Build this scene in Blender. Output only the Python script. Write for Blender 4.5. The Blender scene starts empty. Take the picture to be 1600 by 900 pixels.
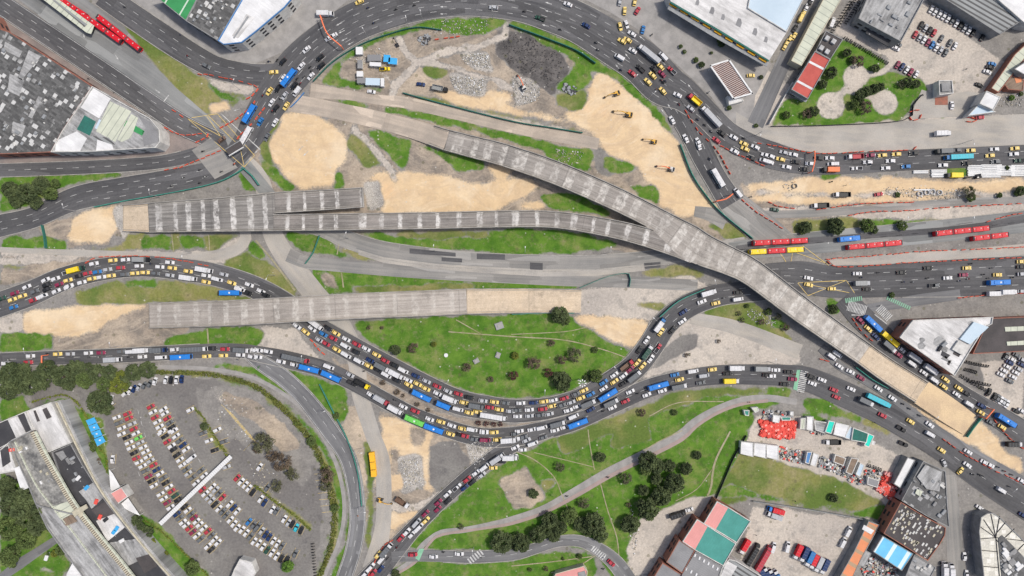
import bpy, math, random
import numpy as np
from mathutils import Vector, Matrix
rnd = random.Random(7)
scene = bpy.context.scene
C = scene.collection
# ---------------------------------------------------------------- camera, sky, sun, exposure
CAMH, S = 340.0, 0.32            # camera height in metres, metres per photo pixel on the ground
cam = bpy.data.objects.new('camera', bpy.data.cameras.new('camera')); C.objects.link(cam)
cam.location = (0, 0, CAMH); cam.rotation_euler = (0, 0, 0)
cam.data.sensor_width = 36; cam.data.lens = 36*CAMH/512.0
cam.data.clip_start = 1; cam.data.clip_end = 8000
scene.camera = cam
SUN_EL, SUN_AZ = 60.0, 78.0      # azimuth: compass bearing, 90 = right of the picture
world = bpy.data.worlds.new('World'); scene.world = world; world.use_nodes = True
wn = world.node_tree
sky = wn.nodes.new('ShaderNodeTexSky'); sky.sky_type = 'NISHITA'; sky.sun_disc = False
sky.sun_elevation = math.radians(SUN_EL); sky.sun_rotation = math.radians(SUN_AZ)
sky.air_density = 1.0; sky.dust_density = 3.5; sky.ozone_density = 0.6
bg = wn.nodes['Background']; bg.inputs['Strength'].default_value = 0.11
wn.links.new(sky.outputs[0], bg.inputs[0])
sl = bpy.data.lights.new('sun', 'SUN'); sl.energy = 2.5; sl.angle = math.radians(5); sl.color = (1, 0.95, 0.87)
so = bpy.data.objects.new('sun', sl); C.objects.link(so)
so.rotation_euler = (math.radians(90-SUN_EL), 0, math.radians(180-SUN_AZ)); so.location = (100, 20, 300)
scene.view_settings.view_transform = 'Standard'; scene.view_settings.look = 'None'
scene.view_settings.exposure = 0.2; scene.view_settings.gamma = 1.0
scene.view_settings.use_curve_mapping = False

# ---------------------------------------------------------------- helpers
def P(px, py, z=0.0):
    k = (CAMH-z)/CAMH*S
    return ((px-800)*k, (450-py)*k, z)
def G(px, py): return ((px-800)*S, (450-py)*S)
class Root:
    def __init__(s, o, loc): s.o = o; s.loc = loc
def meta(o, label=None, cat=None, group=None, kind=None):
    if label: o['label'] = label
    if cat: o['category'] = cat
    if group: o['group'] = group
    if kind: o['kind'] = kind
    return o
def thing(name, label, cat, loc=(0, 0, 0), group=None):
    o = bpy.data.objects.new(name, None); o.empty_display_size = .5; o.location = loc; C.objects.link(o)
    return meta(o, label, cat, group)
def obj(name, v, f, m, parent=None, uv=None, smooth=False, mi=None):
    """one mesh object; v in world metres, shifted into the parent's space when there is one"""
    me = bpy.data.meshes.new(name)
    if parent is not None:
        L = parent['_o'] if '_o' in parent else parent.location
        L = Vector(L); q = parent
        v = [(a[0]-L[0], a[1]-L[1], a[2]-L[2]) for a in v]
    me.from_pydata(v, [], f)
    ms = m if isinstance(m, (list, tuple)) else [m]
    for x in ms: me.materials.append(MAT[x] if isinstance(x, str) else x)
    if mi: me.polygons.foreach_set('material_index', mi)
    if uv is not None:
        l = me.uv_layers.new(name='UVMap')
        li = np.zeros(len(me.loops), dtype=np.int32); me.loops.foreach_get('vertex_index', li)
        l.data.foreach_set('uv', np.array(uv, dtype=np.float32)[li].ravel())
    if smooth: me.polygons.foreach_set('use_smooth', [True]*len(me.polygons))
    me.update()
    o = bpy.data.objects.new(name, me); C.objects.link(o)
    if parent is not None: o.parent = parent
    return o
class MB:
    """mesh collector"""
    def __init__(s): s.v = []; s.f = []; s.m = []
    def add(s, v, f, m=0):
        n = len(s.v); s.v += [tuple(a) for a in v]; s.f += [tuple(i+n for i in q) for q in f]; s.m += [m]*len(f)
    def box(s, c, d, rz=0.0, m=0, taper=0.0, tx=None):
        hx, hy, hz = d[0]/2, d[1]/2, d[2]/2; cs, sn = math.cos(rz), math.sin(rz); v = []
        for z, t in ((-hz, 0), (hz, taper)):
            for x, y in ((-hx+t*(tx if tx is not None else 1), -hy+t), (hx-t, -hy+t), (hx-t, hy-t), (-hx+t*(tx if tx is not None else 1), hy-t)):
                v.append((c[0]+x*cs-y*sn, c[1]+x*sn+y*cs, c[2]+z))
        s.add(v, [(3,2,1,0),(4,5,6,7),(0,1,5,4),(1,2,6,5),(2,3,7,6),(3,0,4,7)], m)
    def bbox(s, c, d, b=0.1, m=0):
        """box with chamfered vertical and top edges, x forward"""
        hx, hy, hz = d[0]/2, d[1]/2, d[2]/2; v = []
        def ring(z, i):
            x, y = hx-i, hy-i
            return [(c[0]+p, c[1]+q, z) for p, q in ((-x, -y+b), (-x+b, -y), (x-b, -y), (x, -y+b), (x, y-b), (x-b, y), (-x+b, y), (-x, y-b))]
        v = ring(c[2]-hz, 0)+ring(c[2]+hz-b, 0)+ring(c[2]+hz, b)
        f = [tuple(range(16, 24))]
        for k in (0, 8): f += [(k+i, k+(i+1) % 8, k+8+(i+1) % 8, k+8+i) for i in range(8)]
        s.add(v, f, m)
    def tube(s, a, b, r, n=8, m=0, r2=None):
        a, b = Vector(a), Vector(b); d = (b-a)
        if d.length < 1e-5: return
        d.normalize(); u = d.orthogonal().normalized(); w = d.cross(u); r2 = r if r2 is None else r2
        v = []
        for p, q in ((a, r), (b, r2)):
            for i in range(n):
                t = 2*math.pi*i/n; v.append(p+u*(q*math.cos(t))+w*(q*math.sin(t)))
        f = [(i, (i+1) % n, n+(i+1) % n, n+i) for i in range(n)]+[tuple(range(n-1, -1, -1)), tuple(range(n, 2*n))]
        s.add(v, f, m)
    def build(s, name, m, parent=None, smooth=False):
        return obj(name, s.v, s.f, m, parent, mi=s.m if isinstance(m, (list, tuple)) else None, smooth=smooth)
def copy_tree(o, parent=None):
    c = o.copy(); C.objects.link(c); c.parent = parent
    if parent is not None: c.matrix_parent_inverse = o.matrix_parent_inverse
    for ch in KIDS.get(o.name, []): copy_tree(ch, c)
    return c
KIDS = {}
def regkids(o):
    ks = [q for q in RECENT if q.parent == o]
    KIDS[o.name] = ks
    for k in ks: KIDS[k.name] = [q for q in RECENT if q.parent == k]
RECENT = []
def spline(pts, step=3.0):
    """Catmull-Rom through (x,y,w..) tuples, evenly resampled"""
    p = [np.array(q, dtype=float) for q in pts]; p = [2*p[0]-p[1]]+p+[2*p[-1]-p[-2]]; out = []
    for i in range(1, len(p)-2):
        a, b, c, d = p[i-1:i+3]; L = np.linalg.norm(c[:2]-b[:2]); n = max(2, int(L/step))
        for k in range(n):
            t = k/n
            out.append(0.5*((2*b)+(c-a)*t+(2*a-5*b+4*c-d)*t*t+(3*b-a-3*c+d)*t**3))
    out.append(p[-2]); return np.array(out)
def wpath(pts, step=2.5):
    """pixel path (x,y,w[,z]) -> metric samples x,y,z,w,u,nx,ny"""
    q = [(G(a[0], a[1])[0], G(a[0], a[1])[1], a[2]*S, (a[3] if len(a) > 3 else 0)) for a in pts]
    s = spline(q, step); d = np.gradient(s[:, :2], axis=0); d /= np.maximum(1e-6, np.linalg.norm(d, axis=1))[:, None]
    seg = np.r_[0, np.cumsum(np.linalg.norm(np.diff(s[:, :2], axis=0), axis=1))]
    for i in range(len(s)):          # the pixel path is what one sees: pull raised points in towards the camera's foot
        k = (CAMH-s[i, 3])/CAMH; s[i, 0] *= k; s[i, 1] *= k; s[i, 2] *= k
    return dict(x=s[:, 0], y=s[:, 1], w=s[:, 2], z=s[:, 3], u=seg, nx=-d[:, 1], ny=d[:, 0], tx=d[:, 0], ty=d[:, 1])
def ribbon(wp, offs, zs, uvv=None, i0=0, i1=None):
    """sweep offsets (list of functions or numbers of half width) along a path"""
    n = len(wp['x']) if i1 is None else i1; v = []; uv = []; m = len(offs)
    for i in range(i0, n):
        for o, z in zip(offs, zs):
            oo = o(wp['w'][i]/2) if callable(o) else o
            v.append((wp['x'][i]+wp['nx'][i]*oo, wp['y'][i]+wp['ny'][i]*oo, wp['z'][i]+z)); uv.append((wp['u'][i], oo))
    f = []
    for i in range(n-i0-1):
        for k in range(m-1): f.append((i*m+k, i*m+k+1, (i+1)*m+k+1, (i+1)*m+k)[::-1])
    return v, f, uv

# ---------------------------------------------------------------- materials
MAT = {}
class N:
    def __init__(s, name):
        s.m = bpy.data.materials.new(name); s.m.use_nodes = True; s.t = s.m.node_tree; s.b = s.t.nodes['Principled BSDF']; MAT[name] = s.m
    def n(s, ty, **k):
        q = s.t.nodes.new('ShaderNode'+ty)
        for a, b in k.items(): setattr(q, a, b)
        return q
    def l(s, a, b): s.t.links.new(a, b)
    def put(s, sock, val):
        if hasattr(val, 'is_linked'): s.l(val, sock)
        else: sock.default_value = val
    def coord(s, kind='Object', scale=(1, 1, 1), rot=0):
        t = s.n('TexCoord'); mp = s.n('Mapping'); s.l(t.outputs[kind], mp.inputs[0]); mp.inputs['Scale'].default_value = scale
        mp.inputs['Rotation'].default_value = (0, 0, rot); return mp.outputs[0]
    def noise(s, vec, scale, detail=3, rough=.6):
        q = s.n('TexNoise'); s.l(vec, q.inputs['Vector']); q.inputs['Scale'].default_value = scale; q.inputs['Detail'].default_value = detail
        q.inputs['Roughness'].default_value = rough; return q.outputs[0]
    def math(s, op, a, b=0.0, c=None, clamp=False):
        q = s.n('Math', operation=op, use_clamp=clamp); s.put(q.inputs[0], a); s.put(q.inputs[1], b)
        if c is not None: s.put(q.inputs[2], c)
        return q.outputs[0]
    def ramp(s, x, lo, hi):
        q = s.n('MapRange'); s.put(q.inputs[0], x); q.inputs[1].default_value = lo; q.inputs[2].default_value = hi; return q.outputs[0]
    def mix(s, f, a, b, mode='MIX'):
        q = s.n('Mix', data_type='RGBA', blend_type=mode); s.put(q.inputs[0], f)
        for i, x in ((6, a), (7, b)):
            if isinstance(x, tuple): q.inputs[i].default_value = (*x[:3], 1)
            else: s.l(x, q.inputs[i])
        return q.outputs[2]
    def fin(s, col, rough=.85, spec=.3, metal=0, bump=None):
        if isinstance(col, tuple): s.b.inputs['Base Color'].default_value = (*col, 1)
        else: s.l(col, s.b.inputs['Base Color'])
        s.b.inputs['Roughness'].default_value = rough; s.b.inputs['Metallic'].default_value = metal
        s.b.inputs['Specular IOR Level'].default_value = spec
        if bump is not None:
            q = s.n('Bump'); q.inputs['Strength'].default_value = bump[1]; q.inputs['Distance'].default_value = .1; s.l(bump[0], q.inputs['Height']); s.l(q.outputs[0], s.b.inputs['Normal'])
        return s.m
def plain(name, c, c2=None, sc=.15, var=.25, kind='Object', rough=.85, spec=.3, metal=0, fine=2.0, stripe=None, speck=None, streak=None, cells=None):
    """c: colour, c2: large patches, var: fine mottling, stripe=(period, axis, colour, duty), speck=(colour, scale, threshold)"""
    n = N(name); v = n.coord(kind)
    c2 = c2 or tuple(x*.75 for x in c)
    a = n.ramp(n.noise(v, sc, 5), .38, .62); col = n.mix(a, c, c2)
    if streak:
        sv = n.coord(kind, (streak[0], streak[1], 1)); k = n.ramp(n.noise(sv, 1, 4), .42, .72); col = n.mix(n.math('MULTIPLY', k, streak[3]), col, streak[2])
    if cells:
        cv = n.coord(kind, (cells[0], cells[1], 1)); vo = n.n('TexVoronoi', distance='CHEBYCHEV'); n.l(cv, vo.inputs['Vector']); vo.inputs['Scale'].default_value = 1; s4 = n.n('SeparateColor'); n.l(vo.outputs['Color'], s4.inputs[0])
        col = n.mix(n.math('MULTIPLY', n.math('GREATER_THAN', s4.outputs[0], .72), cells[2]), col, tuple(x*.55 for x in c)); col = n.mix(n.math('MULTIPLY', n.math('GREATER_THAN', s4.outputs[1], .80), cells[2]), col, tuple(x*1.7 for x in c))
        col = n.mix(n.math('MULTIPLY', n.ramp(n.noise(v, .5, 5, .8), .58, .70), .35), col, tuple(x*.5 for x in c))
    if stripe:
        sp = n.n('SeparateXYZ'); n.l(v, sp.inputs[0]); u = n.math('FRACT', n.math('DIVIDE', sp.outputs[stripe[1]], stripe[0]))
        k = n.math('LESS_THAN', u, stripe[3]); col = n.mix(k, col, stripe[2])
    if speck:
        vo = n.n('TexVoronoi'); n.l(v, vo.inputs['Vector']); vo.inputs['Scale'].default_value = speck[1]
        k = n.math('LESS_THAN', vo.outputs['Distance'], speck[2]); s2 = n.n('SeparateColor'); n.l(vo.outputs['Color'], s2.inputs[0])
        k = n.math('MULTIPLY', k, n.math('GREATER_THAN', s2.outputs[0], .5)); col = n.mix(k, col, speck[0])
    if var: 
        g = n.ramp(n.noise(v, fine, 4, .7), .25, .75); g = n.math('MULTIPLY_ADD', g, var, 1-var/2); cm = n.n('CombineColor')
        for i in range(3): n.l(g, cm.inputs[i])
        col = n.mix(1.0, col, cm.outputs[0], 'MULTIPLY')
    return n.fin(col, rough, spec, metal)
asph = dict(kind='UV', streak=(.012, .9, (.14, .138, .14), .6), fine=1.0, cells=(.035, .28, .38))
plain('asphalt', (.096, .095, .098), (.068, .068, .073), .04, .34, **asph)
plain('asphalt_grey', (.17, .17, .175), (.125, .125, .13), .04, .25, kind='UV', streak=(.012, .7, (.24, .24, .235), .6), cells=(.04, .2, .4))
plain('asphalt_pale', (.26, .25, .235), (.19, .19, .185), .05, .3, kind='UV', streak=(.015, .6, (.35, .33, .30), .7), cells=(.05, .25, .35))
plain('slab_pale', (.40, .375, .34), (.29, .275, .255), .05, .35, kind='UV', streak=(.05, .25, (.47, .42, .35), .6))
plain('slab_dusty', (.50, .42, .34), (.36, .31, .26), .06, .35, kind='UV', streak=(.02, .5, (.26, .23, .2), .6), cells=(.1, .15, .25))
plain('busway', (.23, .235, .23), (.16, .165, .165), .04, .25, kind='UV', streak=(.02, .6, (.30, .30, .29), .6), cells=(.06, .2, .4))
plain('pavement_brown', (.27, .225, .205), (.19, .165, .155), .12, .4, kind='UV')
plain('trodden', (.36, .32, .22), (.24, .23, .12), .3, .5)
plain('path_grey', (.33, .315, .30), (.25, .24, .23), .2, .2, kind='UV')
plain('path_pink', (.36, .27, .25), (.30, .24, .22), .2, .2, kind='UV')
plain('kerb', (.38, .365, .335), (.27, .255, .235), .3, .4)
plain('paint_white', (.62, .62, .60), (.36, .36, .355), .5, .4)
plain('paint_yellow', (.70, .50, .14), (.5, .4, .2), .8, .3)
plain('paint_green', (.25, .50, .33), (.2, .42, .28), .4, .25)
plain('brick_red', (.33, .13, .09), (.24, .12, .09), .3, .4)
plain('wall_white', (.62, .61, .58), (.45, .44, .42), .3, .2)
plain('wall_grey', (.28, .28, .28), (.2, .2, .2), .3, .3)
plain('wall_cream', (.55, .50, .38), (.42, .39, .30), .3, .3)
plain('roof_white', (.76, .76, .76), (.60, .60, .60), .12, .2, kind='UV', streak=(.1, .9, (.45, .45, .45), .4))
plain('roof_white_stained', (.72, .71, .70), (.50, .49, .48), .07, .35, kind='UV', streak=(.12, .5, (.22, .215, .21), .55))
plain('roof_pale_blue', (.52, .62, .70), (.45, .55, .63), .08, .12, kind='UV', stripe=(.9, 0, (.48, .58, .66), .12))
plain('roof_dark', (.065, .065, .07), (.045, .045, .05), .12, .3, kind='UV', speck=((.3, .3, .3), .35, .12))
plain('roof_dark_brown', (.09, .08, .08), (.06, .055, .055), .12, .3, kind='UV')
plain('roof_grey', (.26, .26, .265), (.19, .19, .195), .1, .3, kind='UV', stripe=(1.0, 1, (.22, .22, .225), .15))
plain('roof_grey_ribbed', (.30, .31, .31), (.24, .25, .25), .1, .15, kind='UV', stripe=(2.2, 1, (.10, .10, .10), .4))
plain('roof_aged', (.34, .34, .335), (.17, .17, .17), .12, .5, kind='UV', streak=(.1, .7, (.5, .5, .5), .8), fine=1.1)
plain('roof_membrane', (.24, .235, .22), (.10, .10, .10), .15, .5, kind='UV', streak=(.2, .2, (.42, .41, .38), .8), fine=.8)
plain('roof_cream', (.56, .58, .47), (.48, .50, .41), .2, .15, kind='UV', stripe=(3.2, 0, (.30, .32, .27), .1))
plain('roof_red', (.50, .11, .09), (.42, .09, .075), .2, .2, kind='UV')
plain('roof_rose', (.68, .31, .29), (.60, .27, .25), .2, .15, kind='UV', stripe=(1.2, 0, (.62, .28, .26), .2))
plain('roof_teal', (.08, .30, .26), (.065, .25, .215), .2, .15, kind='UV', stripe=(1.2, 0, (.07, .27, .235), .2))
plain('roof_orange', (.72, .27, .13), (.6, .24, .12), .2, .15, kind='UV', stripe=(7, 0, (.40, .28, .18), .25))
plain('roof_blue', (.17, .52, .78), (.15, .46, .70), .2, .1, kind='UV', stripe=(7.5, 0, (.62, .74, .80), .25))
plain('roof_green', (.05, .28, .10), (.04, .23, .08), .2, .1, kind='UV', stripe=(9, 0, (.5, .6, .5), .08))
plain('roof_brown_slat', (.16, .09, .07), (.12, .07, .06), .3, .2, kind='UV', stripe=(.9, 0, (.55, .5, .48), .3))
plain('roof_rust', (.22, .16, .12), (.16, .12, .09), .3, .5, kind='UV', streak=(.1, 1.5, (.35, .27, .2), .6))
plain('tarp_red', (.72, .09, .07), (.6, .08, .06), .5, .5, speck=((.8, .35, .3), .6, .35))
plain('tarp_teal', (.03, .62, .48), (.025, .5, .4), .4, .2)
plain('net_green', (.03, .12, .10), (.03, .15, .12), .4, .4)
plain('tarp_blue', (.10, .25, .50), (.08, .2, .42), .3, .2)
plain('canopy_blue', (.06, .38, .72), (.05, .33, .64), .3, .15)
plain('white_metal', (.74, .74, .73), (.64, .64, .63), .3, .1)
plain('dark_metal', (.04, .04, .045), (.03, .03, .033), .5, .2)
plain('grey_metal', (.30, .31, .32), (.24, .25, .26), .5, .2)
plain('steel', (.42, .42, .43), (.3, .3, .3), .5, .2, rough=.45)
plain('deck_side', (.36, .34, .31), (.24, .225, .205), .25, .4)
plain('concrete', (.36, .345, .32), (.27, .26, .24), .2, .35)
plain('barrier_orange', (.78, .12, .06), (.62, .10, .06), 1.5, .3)
plain('gantry_orange', (.85, .22, .10), (.8, .2, .1), 1.5, .1)
plain('fence_green', (.06, .27, .21), (.05, .20, .165), .4, .4)
plain('earth', (.62, .47, .29), (.48, .36, .24), .08, .35)
plain('digger_yellow', (.72, .42, .08), (.6, .36, .08), .8, .25)
plain('container_yellow', (.85, .45, .03), (.75, .40, .03), .6, .15)
plain('bark', (.10, .075, .055), (.07, .05, .04), 1, .4)
for nm, a, b in (('leaf_dark', (.105, .135, .055), (.045, .065, .028)), ('leaf_mid', (.12, .165, .05), (.06, .09, .028)),
                 ('leaf_yellow', (.17, .19, .03), (.10, .13, .025)), ('leaf_bright', (.13, .24, .04), (.08, .16, .03)),
                 ('leaf_brown', (.19, .145, .10), (.08, .06, .045)), ('leaf_olive', (.15, .15, .085), (.07, .075, .04)), ('leaf_red', (.13, .055, .05), (.07, .03, .03))):
    plain(nm, a, b, .9, .6, fine=4)
# the deck of a viaduct: long wheel streaks and pale bands over the piers
def deckmat(name, c, c2, pale, period, duty, amt, seed, blot=.5, grad=None, sk=.7):
    n = N(name); v = n.coord('UV'); sp = n.n('SeparateXYZ'); n.l(v, sp.inputs[0])
    off = n.n('CombineXYZ'); n.l(sp.outputs[0], off.inputs[0]); n.l(sp.outputs[1], off.inputs[1]); off.inputs[2].default_value = seed
    o = off.outputs[0]
    col = n.mix(n.ramp(n.noise(o, .05, 4), .35, .65), c, c2)
    st = n.n('Mapping'); n.l(o, st.inputs[0]); st.inputs['Scale'].default_value = (.025, .9, 1)
    col = n.mix(n.math('MULTIPLY', n.ramp(n.noise(st.outputs[0], 1, 5), .38, .70), sk), col, tuple(x*.42 for x in c2))
    col = n.mix(n.math('MULTIPLY', n.ramp(n.noise(st.outputs[0], 2.3, 4), .56, .75), .5), col, pale)
    uo = n.n('CombineXYZ'); n.l(sp.outputs[0], uo.inputs[0]); uo.inputs[2].default_value = seed+3; w = n.math('MULTIPLY_ADD', n.noise(o, .35, 4), period*.26, n.math('MULTIPLY_ADD', n.noise(uo.outputs[0], .05, 2), period*1.5, sp.outputs[0]))
    fr = n.math('FRACT', n.math('DIVIDE', w, period)); tri = n.math('ABSOLUTE', n.math('SUBTRACT', fr, .5))
    band = n.ramp(tri, duty, duty-.06); bl = n.ramp(n.noise(o, .45, 4, .7), blot-.1, blot+.12)
    k = n.math('MULTIPLY', n.math('MULTIPLY', band, bl), amt)
    if grad: col = n.mix(n.math('MULTIPLY', n.ramp(n.math('MULTIPLY_ADD', n.noise(o, .1, 4), 30, sp.outputs[0]), grad[0], grad[1]), .8), col, n.mix(n.ramp(n.noise(o, .3, 5, .7), .4, .6), (.50, .46, .41), (.32, .295, .265)))
    lf = n.ramp(n.noise(o, .045, 2), .3, .55); k = n.math('MULTIPLY', k, n.math('MULTIPLY_ADD', lf, .7, .3)); col = n.mix(k, col, pale)
    jn = n.math('LESS_THAN', n.math('FRACT', n.math('DIVIDE', sp.outputs[0], 31.0)), .013); col = n.mix(n.math('MULTIPLY', jn, .3), col, (.08, .08, .08))
    col = n.mix(n.math('MULTIPLY', n.ramp(n.noise(o, .13, 6, .8), .57, .68), .6), col, tuple(x*.55 for x in c2))
    g = n.math('MULTIPLY_ADD', n.ramp(n.noise(o, 1.6, 4, .7), .25, .75), .35, .82); cm = n.n('CombineColor')
    for i in range(3): n.l(g, cm.inputs[i])
    col = n.mix(1.0, col, cm.outputs[0], 'MULTIPLY')
    n.fin(col, .9, .2)
deckmat('deck_streaked', (.33, .30, .275), (.215, .20, .185), (.62, .60, .57), 9.6, .15, .95, 1.0, .43)
deckmat('deck_fly', (.40, .365, .33), (.27, .25, .23), (.66, .63, .58), 8.6, .28, .75, 3.0, .5, (115, 215), .55)
deckmat('deck_wide', (.33, .31, .285), (.19, .18, .17), (.62, .60, .57), 7.8, .2, .95, 5.0, .46)
deckmat('deck_blotchy', (.43, .39, .35), (.285, .265, .24), (.70, .67, .62), 8.5, .40, .8, 9.0, .50)
deckmat('deck_worn', (.46, .415, .37), (.32, .29, .26), (.62, .59, .54), 8.5, .18, .6, 13.0, .48, None, .5)
deckmat('deck_dusty', (.60, .48, .34), (.46, .38, .29), (.70, .58, .44), 30, .5, .5, 17.0, .5, None, .16)
# shanty-like patchwork roofs
def patchroof(name, c, c2, pale, thr, sx, sy):
    n = N(name); v = n.coord('UV'); br = n.n('TexBrick'); n.l(v, br.inputs['Vector']); br.inputs['Scale'].default_value = 1
    br.inputs['Brick Width'].default_value = sx; br.inputs['Row Height'].default_value = sy; br.inputs['Mortar Size'].default_value = 0.03
    br.inputs['Color1'].default_value = (*c, 1); br.inputs['Color2'].default_value = (*c2, 1); br.inputs['Mortar'].default_value = (*[x*.6 for x in c2], 1)
    col = br.outputs['Color']
    vo = n.n('TexVoronoi', distance='CHEBYCHEV'); n.l(v, vo.inputs['Vector']); vo.inputs['Scale'].default_value = .33
    s2 = n.n('SeparateColor'); n.l(vo.outputs['Color'], s2.inputs[0])
    k = n.math('MULTIPLY', n.math('GREATER_THAN', s2.outputs[0], thr), n.math('LESS_THAN', vo.outputs['Distance'], .32))
    k = n.math('MULTIPLY', k, n.ramp(n.noise(v, .06, 2), .40, .5)); col = n.mix(k, col, pale)
    col = n.mix(n.ramp(n.noise(v, .35, 5, .75), .60, .72), col, tuple(x*.7 for x in pale))
    g = n.math('MULTIPLY_ADD', n.noise(v, 1.5, 4, .7), .8, .6); cm = n.n('CombineColor')
    for i in range(3): n.l(g, cm.inputs[i])
    n.fin(n.mix(1.0, col, cm.outputs[0], 'MULTIPLY'), .9, .2)
patchroof('roof_patchwork', (.075, .075, .075), (.15, .15, .148), (.52, .52, .51), .40, 2.4, 1.1)
patchroof('roof_patch_skylight', (.10, .095, .095), (.14, .13, .13), (.62, .55, .45), .35, 3.0, 1.4)
patchroof('roof_patch_grey', (.14, .14, .14), (.10, .10, .10), (.36, .36, .36), .5, 6, 4)
patchroof('roof_glasshouse', (.66, .64, .56), (.52, .50, .44), (.72, .7, .64), .5, 1.6, 2.6)
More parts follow.
